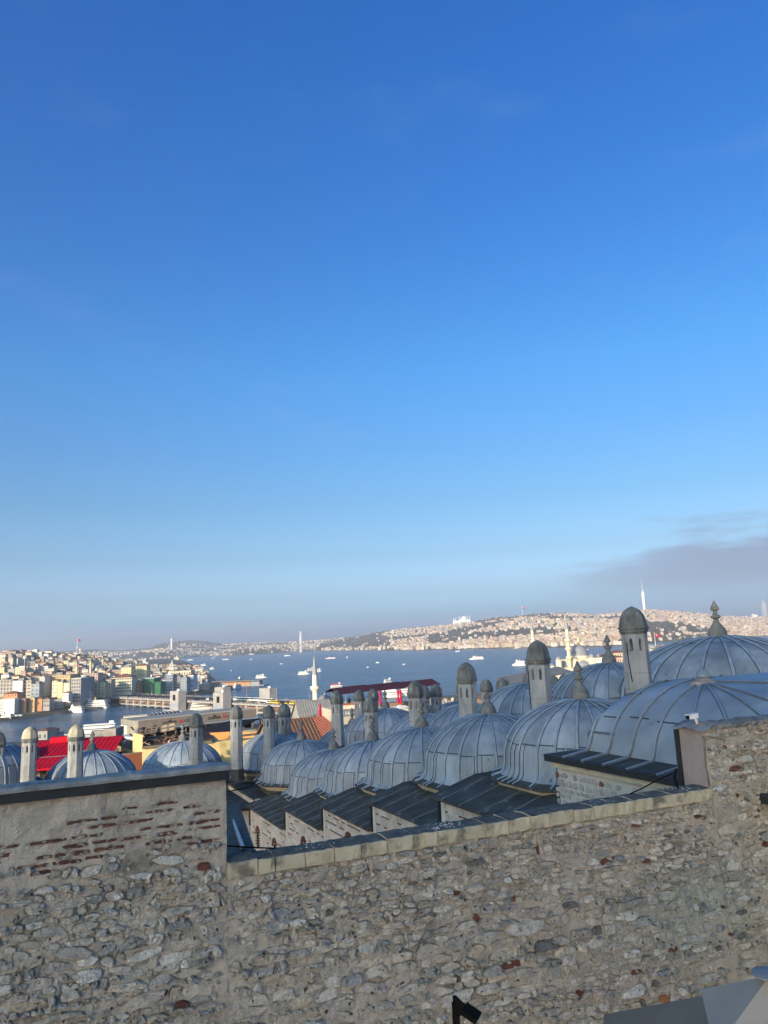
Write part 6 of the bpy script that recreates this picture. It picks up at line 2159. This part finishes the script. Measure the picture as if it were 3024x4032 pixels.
# black awning below the cafe fascia
p0, p1, p2 = at_y(748, 2878, 150), at_y(905, 2838, 150), at_y(1025, 2828, 156)
p3 = at_y(905, 2885, 140)
aw = thing('black_awning', 'large black canvas awning stretched under the cafe fascia', 'awning', p0)
mb = MB()
mb.slab([p0, p3, p2, p1], .08)
mb.build('canvas', mat('black_canvas', (0.008, 0.009, 0.012), (0.016, 0.018, 0.022), 1, .9, .1), aw)
for p in (p0, p2):
    MB().tube([p, p - Vector((0, 0, 4))], .12, 5).build('pole', dark_wood, aw)

# ---- quayside houses beside the docked ferry
block('quay_house', 'white two-storey quay house with small dark windows below the ferry', 'house', 436, 500, 2892, 2930, 430, 12, 'cream', 5, 2, 'white', .3, .3, z0=6)
block('quay_house', 'cream quay house with a red wall, right end of the docked ferry', 'house', 498, 560, 2866, 2915, 440, 12, 'cream', 3, 2, 'grey', .25, .3, z0=6)
block('quay_shed', 'grey quay shed with a red roof edge behind the first lit chimney', 'house', 148, 186, 2878, 2925, 420, 12, 'grey', 2, 1, 'red', .3, .3, z0=6)
block('quay_shed', 'low dark quay shed with a blue-grey roof between the lit chimneys', 'house', 190, 222, 2893, 2925, 430, 10, 'blue-grey', 0, 0, 'grey', z0=6)
block('quay_hut', 'long dark market shed roof right of the second lit chimney', 'house', 332, 440, 2912, 2940, 260, 10, 'brown', 0, 0, 'grey', z0=15)
block('market_shed', 'dark timber market shed left of the yellow side wall', 'house', 385, 476, 2938, 2980, 130, 8, 'brown', 3, 1, 'grey', .5, .5, z0=34)

# ---- tiled roofs in the middle
def gable(name, label, A, B_, dep, rise, rm_, wm_, zb):
    a_, b2_ = edge(*A, *B_)
    o = thing(name, label, 'house', (a_.x, a_.y, zb))
    n2 = nrm_of(a_, b2_)
    for m0, m1, z0, z1 in ((0, .5, 0, 1), (.5, 1, 1, 0)):
        q = [a_ + n2 * dep * m0 + Vector((0, 0, rise * z0)), b2_ + n2 * dep * m0 + Vector((0, 0, rise * z0)), b2_ + n2 * dep * m1 + Vector((0, 0, rise * z1)), a_ + n2 * dep * m1 + Vector((0, 0, rise * z1))]
        MB().slab(q, .18).build('roof', rm_, o)
    n_t = 14
    for k in range(n_t):
        q0 = a_.lerp(b2_, (k + .5) / n_t) + Vector((0, 0, .03))
        MB().tube([q0, q0 + n2 * dep * .5 + Vector((0, 0, rise))], .09, 5).build('tile_row', rm_, o)
    e_ = (b2_ - a_).normalized()
    w_ = MB()
    run(w_, a_ + n2 * .4 + e_ * .3, b2_ + n2 * .4 - e_ * .3, dep - .8, zb, a_.z - .2)
    w_.build('wall', wm_, o)
    for p in (a_ + e_ * .32, b2_ - e_ * .32):
        g_ = MB()
        g_.add([p + n2 * .4 - Vector((0, 0, .25)), p + n2 * (dep - .4) - Vector((0, 0, .25)), p + n2 * dep * .5 + Vector((0, 0, rise - .2))], [(0, 1, 2), (2, 1, 0)])
        g_.build('gable', wm_, o)
    return o
gable('tiled_house', 'house with an old mossy brown tiled roof below the middle terrace', (1085, 2985, 1300, 2978), (84, 86), 17, 3.4, tile_old, WP['beige'], 38)
gable('tiled_house', 'house with a brighter red tiled roof right of the brown one', (1235, 2930, 1400, 2935), (100, 104), 16, 3.0, tile_new, WP['white'], 38)
gable('gabled_hall', 'white hall with a steep grey sheet roof left of the purple canopy', (1185, 2852, 1330, 2842), (152, 154), 16, 4.0, sheet_grey, WP['white'], 30)
for k, (px, py, lb) in enumerate(((1240, 2838, 'left of the two orange planters on the red-roof terrace'), (1252, 2842, 'right of the two orange planters on the red-roof terrace'))):
    c = at_y(px, py, 112)
    o = thing('planter', 'orange box planter, ' + lb, 'planter', c)
    MB().box(c.x, c.y, c.z - .3, .75, .6, .75, .2).build('box', org_wall, o)
    for j in range(10):
        q = c + Vector((rq.uniform(-.3, .3), rq.uniform(-.2, .2), .45))
        MB().tube([q, q + Vector((rq.uniform(-.2, .2), 0, rq.uniform(.2, .5)))], [.06, .02], 4).build('leaf', mat('planter_leaf', (0.03, 0.05, 0.02), (0.06, 0.08, 0.03), 3), o)
c = at_y(1262, 2850, 112)
o = thing('furled_parasol', 'furled magenta parasol beside the orange planters', 'parasol', c)
MB().tube([c, c + Vector((0, 0, 3.0))], .05, 5).build('pole', grey_wood, o)
MB().lathe([(.05, 0), (.28, .15), (.2, 1.2), (.12, 2.0), (.02, 2.3)], 10, c=c + Vector((0, 0, .65))).build('cloth', mag_m, o)

# ---- terrace restaurant under purple canopies
a, b_ = edge(1330, 2770, 1745, 2752, 112, 118)
n_ = nrm_of(a, b_)
u_ = (b_ - a).normalized()
Lt = (b_ - a).length
tr_ = thing('terrace_restaurant', 'rooftop terrace restaurant with purple canopies behind the chimneys', 'building', (a.x, a.y, 36))
run(MB(), a, b_, 9, 36, a.z - .9).build('wall', WP['beige'], tr_)
run(MB(), a, a.lerp(b_, .22), .3, a.z - .9, a.z + .15).build('parapet', brick_red, tr_)
run(MB(), a.lerp(b_, .22), b_, .2, a.z - .9, a.z - .25).build('parapet', WP['brown'], tr_)
for k in range(3):
    q0, q1 = a + u_ * (Lt * k / 3), a + u_ * (Lt * (k + 1) / 3 - .25)
    zc_ = a.z + 1.55 + .12 * k
    rz_ = Vector((0, 0, 1))
    MB().slab([Vector((q0.x, q0.y, zc_)), Vector((q1.x, q1.y, zc_ + .2)), Vector((q1.x, q1.y, zc_ + .95)) + n_ * 3.4, Vector((q0.x, q0.y, zc_ + .75)) + n_ * 3.4], .07).build('canopy', pur_m, tr_)
    MB().slab([Vector((q0.x, q0.y, zc_ + .75)) + n_ * 3.42, Vector((q1.x, q1.y, zc_ + .95)) + n_ * 3.42, Vector((q1.x, q1.y, zc_ + .2)) + n_ * 7, Vector((q0.x, q0.y, zc_)) + n_ * 7], .07).build('canopy', pur_m, tr_)
for px in (1338, 1497, 1568, 1578, 1737):
    v = at_y(px, 2745, 114)
    MB().tube([(v.x, v.y, a.z - .6), (v.x, v.y, a.z + 1.75)], .07, 5).build('post', dark_wood, tr_)
    MB().lathe([(.14, 0), (.2, .5), (.12, 1.1), (.19, 1.7), (.1, 2.0)], 8, c=(v.x, v.y, a.z - .35)).build('tied_curtain', mag_m if px > 1400 else pur_m, tr_)
# sign board
a8, b8 = edge(1345, 2792, 1402, 2792, 108, 109)
sgn = thing('sign_board', 'grey shop sign with white script lettering between two chimneys', 'sign', a8)
run(MB(), a8, b8, .15, a8.z - 1.0, a8.z).build('board', mat('sign_grey', (0.16, 0.17, 0.18), (0.2, 0.21, 0.22), 1, .7, .2), sgn)
u8, n8 = (b8 - a8).normalized(), nrm_of(a8, b8)
lettering('i Hür', .12, a8.z - .82, .82, pale_m, sgn, a_=a8, u2=u8, n2=n8)
a9, b9 = edge(1335, 2778, 1420, 2776, 110, 111)
run(MB(), a9, b9, .6, a9.z - .5, a9.z).build('cream_band', WP['cream'], tr_)
# long tan roof with odds and ends
a10, b10 = edge(1490, 2818, 1740, 2786, 95, 97)
lr = thing('long_shed', 'long tan shed roof with tarpaulins right of the pale dome finial', 'house', (a10.x, a10.y, 38))
run(MB(), a10, b10, 8, a10.z - .5, a10.z).build('roof', mat('tan_roof', (0.24, 0.18, 0.13), (0.34, 0.27, 0.2), 1, .9, .1), lr)
run(MB(), a10 + nrm_of(a10, b10), b10 + nrm_of(a10, b10), 7, 38, a10.z - .5).build('wall', dark_wood, lr)
for k in range(8):
    q = a10.lerp(b10, rq.uniform(.05, .6)) + nrm_of(a10, b10) * rq.uniform(1, 5)
    MB().lathe([(.9, 0), (.7, .3), (.2, .5), (.02, .55)], 7, c=(q.x, q.y, a10.z)).build('tarpaulin', rq.choice((WP['white'], WP['beige'], WP['pink'])), lr)
a11, b11 = edge(1735, 2790, 1935, 2778, 85, 86.5)
dr = thing('dark_roof_house', 'house with a low dark slate roof right of the tan shed', 'house', (a11.x, a11.y, 40))
run(MB(), a11, b11, 9, a11.z - .4, a11.z).build('roof', lead_edge, dr)
run(MB(), a11 + nrm_of(a11, b11), b11 + nrm_of(a11, b11), 8, 40, a11.z - .4).build('wall', dark_wood, dr)
for k in range(26):
    q = a11.lerp(b11, rq.uniform(.0, 1)) + nrm_of(a11, b11) * rq.uniform(3, 8)
    MB().lathe([(.22, 0), (.26, .35), (.14, .55), (.02, .6)], 6, c=(q.x, q.y, a11.z)).build('chimney_pot', rq.choice((sheet_grey, WP['beige'], WP['brown'])), dr)
# second terrace with people under a grey tent
a12, b12 = edge(1925, 2742, 2240, 2722, 79, 81)
n_ = nrm_of(a12, b12)
tt = thing('tented_terrace', 'rooftop terrace under a long grey tent roof, right of the middle chimneys', 'building', (a12.x, a12.y, 40))
run(MB(), a12, b12, 8, 40, a12.z - .5).build('wall', WP['brown'], tt)
for k in range(6):
    q0 = a12.lerp(b12, k / 6)
    q1 = a12.lerp(b12, (k + .9) / 6)
    MB().obox(q0 - Vector((0, 0, .5)), q1 - q0, n_ * .1, (0, 0, .85)).build('lattice_panel', fascia_m, tt)
t0, t1 = at_y(2000, 2685, 80), at_y(2260, 2650, 86)
zt_ = at_y(2120, 2664, 83).z
MB().slab([Vector((t0.x, t0.y, zt_ - .5)), Vector((t1.x, t1.y, zt_ + .2)), Vector((t1.x, t1.y, zt_ + .7)) + n_ * 4, Vector((t0.x, t0.y, zt_)) + n_ * 4], .08).build('tent_roof', mat('grey_canvas', (0.13, 0.13, 0.135), (0.18, 0.18, 0.185), 1, .9, .1), tt)
for k in range(4):
    v = a12.lerp(b12, .25 + .24 * k)
    MB().tube([(v.x, v.y, a12.z - .5), (v.x, v.y, zt_)], .05, 5).build('post', dark_wood, tt)

# people on the terraces: small standing and sitting figures
def person(label, c, h, top_c, leg_c, rz, sit=False):
    """one body: lofted from shoes to crown, arms included"""
    k = h / 1.75
    mb = MB()
    def ring(prof, cx=0.0, cy=0.0, n=8, mi=0):
        b0 = []
        for r1, r2, z, oy in prof:
            for i in range(n):
                t_ = 2 * PI * i / n
                b0.append((cx + r1 * k * math.cos(t_), cy + oy * k + r2 * k * math.sin(t_), z * k))
        F = [(q * n + i, q * n + (i + 1) % n, (q + 1) * n + (i + 1) % n, (q + 1) * n + i) for q in range(len(prof) - 1) for i in range(n)]
        F += [tuple(range(n))[::-1], tuple((len(prof) - 1) * n + i for i in range(n))]
        mb.add(b0, F, mi)
    for sg in (-1, 1):
        ring([(.05, .11, 0, -.04), (.055, .07, .1, 0), (.065, .07, .45, .01), (.085, .09, .85, 0)], sg * .1 * k, 0, 8, 1)
        ring([(.035, .04, .78, -.06), (.04, .045, 1.05, -.03), (.055, .06, 1.38, 0)], sg * .24 * k, 0, 6, 0)
    ring([(.17, .12, .82, 0), (.16, .115, 1.0, 0), (.20, .13, 1.25, 0), (.21, .12, 1.4, 0), (.08, .08, 1.47, 0), (.055, .06, 1.52, 0)], 0, 0, 10, 0)
    ring([(.05, .06, 1.5, 0), (.075, .09, 1.58, 0), (.08, .1, 1.66, 0), (.03, .04, 1.76, 0)], 0, 0, 8, 2)
    o = link('person', mb.mesh('person', [mat('cloth_' + top_c, *CL[top_c]), mat('cloth_' + leg_c, *CL[leg_c]), mat('skin_hair', (0.09, 0.06, 0.05), (0.30, 0.19, 0.14), 12)], smooth=True), None, c, rz)
    return tag(o, label, 'person', 'people on the roof terraces')
CL = {'black': ((0.012, 0.012, 0.014), (0.03, 0.03, 0.034)), 'blue': ((0.03, 0.05, 0.12), (0.05, 0.08, 0.17)), 'orange': ((0.45, 0.16, 0.04), (0.5, 0.2, 0.06)), 'grey': ((0.12, 0.12, 0.12), (0.2, 0.2, 0.2)), 'white': ((0.5, 0.5, 0.48), (0.6, 0.6, 0.58))}
for px, py, Y, tc_, lc_, lb in ((1866, 2752, 79, 'orange', 'black', 'person in an orange jacket standing by the lattice left of the small chimney'), (2052, 2722, 82, 'black', 'grey', 'person in black under the grey tent, left of two'), (2064, 2720, 83, 'white', 'blue', 'person in a white top under the grey tent, right of two'), (1024, 2886, 150, 'black', 'black', 'person in black seated behind the orange parapet'), (1249, 2846, 114, 'grey', 'black', 'person in grey behind the orange planters'), (1375, 2762, 114, 'black', 'blue', 'person in black at the left end of the purple canopy terrace'), (1640, 2755, 116, 'white', 'black', 'person in white under the right purple canopy')):
    c = at_y(px, py, Y)
    person(lb, Vector((c.x, c.y, c.z - 1.0)), 1.72, tc_, lc_, rq.uniform(-2, 2))

# ---- pale houses seen right of the tallest chimney and beside the quay mosque
Gq = 'houses by the right-hand quay'
for lb, x0, x1, yt, yb, Y, cl, nw_, nf_, rf_ in (('cream house with a domed lantern, right of the tallest chimney', 2556, 2596, 2562, 2600, 420, 'cream', 4, 2, 'grey'), ('white house with four dark windows below the domed one', 2556, 2604, 2596, 2626, 330, 'white', 4, 1, 'grey'), ('low white house at the foot of the gap by the chimney', 2556, 2590, 2616, 2670, 300, 'cream', 2, 2, 'grey'), ('white house stepping up to the big dome, right in the gap', 2598, 2640, 2556, 2600, 400, 'white', 4, 2, 'grey'), ('ochre house with a red roof behind the gap houses', 2606, 2660, 2548, 2580, 520, 'ochre', 5, 1, 'red'), ('white house right of the quay mosque', 2352, 2374, 2590, 2612, 590, 'white', 3, 1, 'grey'), ('grey house with a red roof behind the dark finial', 2420, 2470, 2570, 2612, 560, 'beige', 5, 2, 'red'), ('low brown house left of the tallest chimney', 2430, 2458, 2588, 2620, 480, 'pink', 3, 1, 'red'), ('white house between the mosque and the dark finial', 2376, 2412, 2584, 2618, 600, 'cream', 4, 2, 'red')):
    block('quay_house', lb, 'house', x0, x1, yt, yb, Y, 14, cl, nw_, nf_, rf_, .35, .4, z0=6, group=Gq)
c = at_y(2571, 2562, 424)
kb = thing('kiosk_dome', 'small lead dome with a white spire on the cream house', 'dome', c)
MB().box(c.x, c.y, c.z - .6, 9, 6, .5).build('eave', flat_m, kb)
cap_dome(kb, c + Vector((0, 0, 1.4)), 2.0, 1.8, drum=1.6, fin=True)

# ---- foreground bits: floodlight, parasol, security camera, cables, dry shrub
blk = mat('black_metal', (0.006, 0.0058, 0.005), (0.012, 0.011, 0.010), 5, .85, .06)
c = at_y(1797, 3940, 7.0)
fld = thing('floodlight', 'black floodlight on a square post in front of the rubble wall', 'floodlight', (c.x, c.y, H - 7.4))
MB().box(c.x - .01, c.y, H - 7.4, .06, .06, c.z - H + 7.4 - .02).build('post', blk, fld)
hd = c + Vector((.02, -.02, .0))
fx, fy, fz = Vector((.80, -.35, -.42)).normalized(), Vector((.42, .90, .06)).normalized(), None
fz = fx.cross(fy).normalized()
MB().obox(hd + fx * .06 - fy * .09 - fz * .03, fx * .14, fy * .13, fz * .045).build('lamp_head', blk, fld)
MB().obox(hd + fx * .07 - fy * .08 - fz * .038, fx * .12, fy * .11, fz * .01).build('lens', blk, fld)
mb = MB()
mb.add([hd + Vector((-.05, 0, .03)), hd + Vector((-.05, 0, -.12)), hd + fx * .13 + Vector((0, 0, -.02)), hd + Vector((-.02, 0, .03))] + [hd + Vector((-.05, .05, .03)), hd + Vector((-.05, .05, -.12)), hd + fx * .13 + Vector((0, .05, -.02)), hd + Vector((-.02, .05, .03))], [(0, 1, 2, 3), (7, 6, 5, 4), (0, 4, 5, 1), (1, 5, 6, 2), (2, 6, 7, 3), (3, 7, 4, 0)])
mb.build('bracket', blk, fld)

# grey square parasol at the bottom right
can = mat('taupe_canvas', (0.34, 0.285, 0.225), (0.39, 0.33, 0.262), 1.2, .95, .05, .2, 60)
hub = at_y(3035, 3872, 6.3)
par = thing('market_parasol', 'large taupe market parasol, its corner at the bottom right', 'parasol', (hub.x, hub.y, H - 7.4))
cl_ = at_y(2378, 3996, 8.0)
hv_ = Vector((cl_.x - hub.x, cl_.y - hub.y, 0))
drop = hub.z - cl_.z
crn = [hub + Vector((hv_.x * math.cos(t_) - hv_.y * math.sin(t_), hv_.x * math.sin(t_) + hv_.y * math.cos(t_), -drop)) for t_ in (0, PI / 2, PI, 1.5 * PI)]
for k in range(4):
    A_, B_ = crn[k], crn[(k + 1) % 4]
    mb = MB()
    n = 7
    for i in range(n):
        for j in range(n):
            def Q(i_, j_):
                t_ = i_ / n
                p = hub.lerp(A_.lerp(B_, j_ / n), t_)
                sag = -.05 * t_ * (1 - abs(2 * j_ / n - 1)) * (1.0)
                return p + Vector((0, 0, sag + (.0 if k % 2 else .004)))
            mb.add([Q(i, j), Q(i + 1, j), Q(i + 1, j + 1), Q(i, j + 1)], [(0, 1, 2, 3), (3, 2, 1, 0)])
    mb.build('canopy_panel', can, par)
    MB().tube([hub - Vector((0, 0, .03)), A_ - Vector((0, 0, .03))], .014, 5).build('rib', grey_wood, par)
    mb = MB()
    mb.slab([A_, A_ - Vector((0, 0, .16)), B_ - Vector((0, 0, .16)), B_], .008)
    mb.build('valance', can, par)
for k in range(4):
    A_, B_ = hub.lerp(crn[k], .36), hub.lerp(crn[(k + 1) % 4], .36)
    up_ = Vector((0, 0, .055))
    mb = MB()
    mb.slab([hub + up_, A_ + up_, B_ + up_, hub + up_ + (B_ - A_) * .001], .006)
    mb.build('vent_panel', can, par)
MB().lathe([(.13, 0), (.13, .010), (.08, .02), (.01, .024)], 28, c=hub + Vector((0, 0, .062))).build('top_disc', mat('blue_grey_cap', (0.24, 0.235, 0.23), None, 1, .9, .05), par)
MB().tube([(hub.x, hub.y, H - 7.4), hub], .035, 8).build('pole', grey_wood, par)

# security camera on the wall end
c = wp(S_LOW + .12, ZR + .12, -.22)
cv = thing('security_camera', 'white bullet security camera on the lead cap of the right wall', 'camera', c)
d1 = Vector((-.92, -.25, -.08)).normalized()
s1 = d1.cross(Vector((0, 0, 1))).normalized()
MB().obox(c + Vector((0, 0, .05)) - s1 * .035, d1 * .17, s1 * .07, (0, 0, .07)).build('housing', pale_m, cv)
MB().obox(c + Vector((0, 0, .052)) + d1 * .171 - s1 * .033, d1 * .02, s1 * .066, (0, 0, .066)).build('lens', blk, cv)
MB().obox(c + Vector((0, 0, .118)) - s1 * .042, d1 * .21, s1 * .084, (0, 0, .01)).build('sun_shield', pale_m, cv)
MB().tube([c + Vector((0, 0, -.06)), c + Vector((-.04, 0, .06))], .022, 6).build('bracket', pale_m, cv)

def cable(label, pts, r_=.012, name='cable'):
    P = [Vector(p) for p in pts]
    out = []
    for i in range(len(P) - 1):
        for k in range(6):
            t_ = k / 6
            q = P[i].lerp(P[i + 1], t_)
            q.z -= .25 * t_ * (1 - t_) * (P[i + 1] - P[i]).length * .12
            out.append(q)
    out.append(P[-1])
    o = MB().tube(out, r_, 5).build(name, blk)
    return tag(o, label, 'cable')
cable('black cable sagging from the low wall up to the vault corner', [at_y(2480, 3126, 12.1), at_y(2600, 3065, 12.9), at_y(2668, 3035, 13.4)], .010)
cable('black cable stretched along the dark lead gutter behind the low wall', [at_y(890, 3330, 10.3), at_y(1150, 3341, 11.0), at_y(1400, 3345, 11.6)], .010)
cable('looped black cable hanging beside the plastered wall end', [at_y(2662, 3030, 12.6), at_y(2655, 3060, 12.5), at_y(2672, 3108, 12.45), at_y(2690, 3108, 12.4)], .022)
cable('black cable draped across the lead roofs left of the nearest small dome', [at_y(885, 3118, 40), at_y(985, 3098, 41), at_y(1030, 3045, 42.5)], .03)
cable('black cable running down the tallest chimney', [at_y(2468, 2530, 20.15), at_y(2474, 2600, 20.15), at_y(2490, 2685, 20.1)], .014)
cable('black cable running down the second tallest chimney', [at_y(2080, 2645, 24.8), at_y(2086, 2730, 24.8), at_y(2096, 2822, 24.7)], .014)

# dark lead gutter roof between the wall and the school front
lg = thing('lean_to_roof', 'dark lead lean-to roof in the gap right of the left wall', 'roof', at_y(940, 3360, 19))
lg['kind'] = 'thing'
q = [at_y(886, 3372, 17.5), at_y(1006, 3352, 18.0), at_y(940, 3160, 30), at_y(880, 3172, 29.5)]
MB().slab([q[0], q[1], q[2], q[3]], .15).build('sheet', lead_dark, lg)
bar([at_y(958, 3345, 17.9) + Vector((0, 0, .02)), at_y(906, 3200, 28) + Vector((0, 0, .02))], .06, .06, lead_rib, 'seam', lg)
MB().obox(q[0] - Vector((0, 0, .3)), q[1] - q[0], Vector((0, .1, 0)), (0, 0, .32)).build('edge', lead_edge, lg)

# bare shrub against the school front
c = fp(3.15, -.7, eave(3) - 3.4)
shr = thing('bare_shrub', 'leafless shrub growing against the stone front behind the low wall', 'shrub', c)
stems = 0
def grow(p, d_, L_, r_, lev):
    q = p + d_ * L_
    MB().tube([p, p.lerp(q, .5) + Vector((rq.uniform(-.04, .04), 0, rq.uniform(-.03, .03))), q], [r_, r_ * .8, r_ * .6], 4).build('branch', mat('bark', (0.035, 0.026, 0.022), (0.07, 0.05, 0.042), 5), shr)
    if lev < 3:
        for k in range(3 if lev < 2 else 2):
            nd = (d_ + Vector((rq.uniform(-.7, .7), rq.uniform(-.5, .5), rq.uniform(-.1, .5)))).normalized()
            grow(q, nd, L_ * rq.uniform(.55, .8), r_ * .6, lev + 1)
for k in range(3):
    grow(c + UD * (.25 * (k - 1)), Vector((rq.uniform(-.3, .3), rq.uniform(-.2, .2), 1)).normalized(), 1.0, .035, 0)
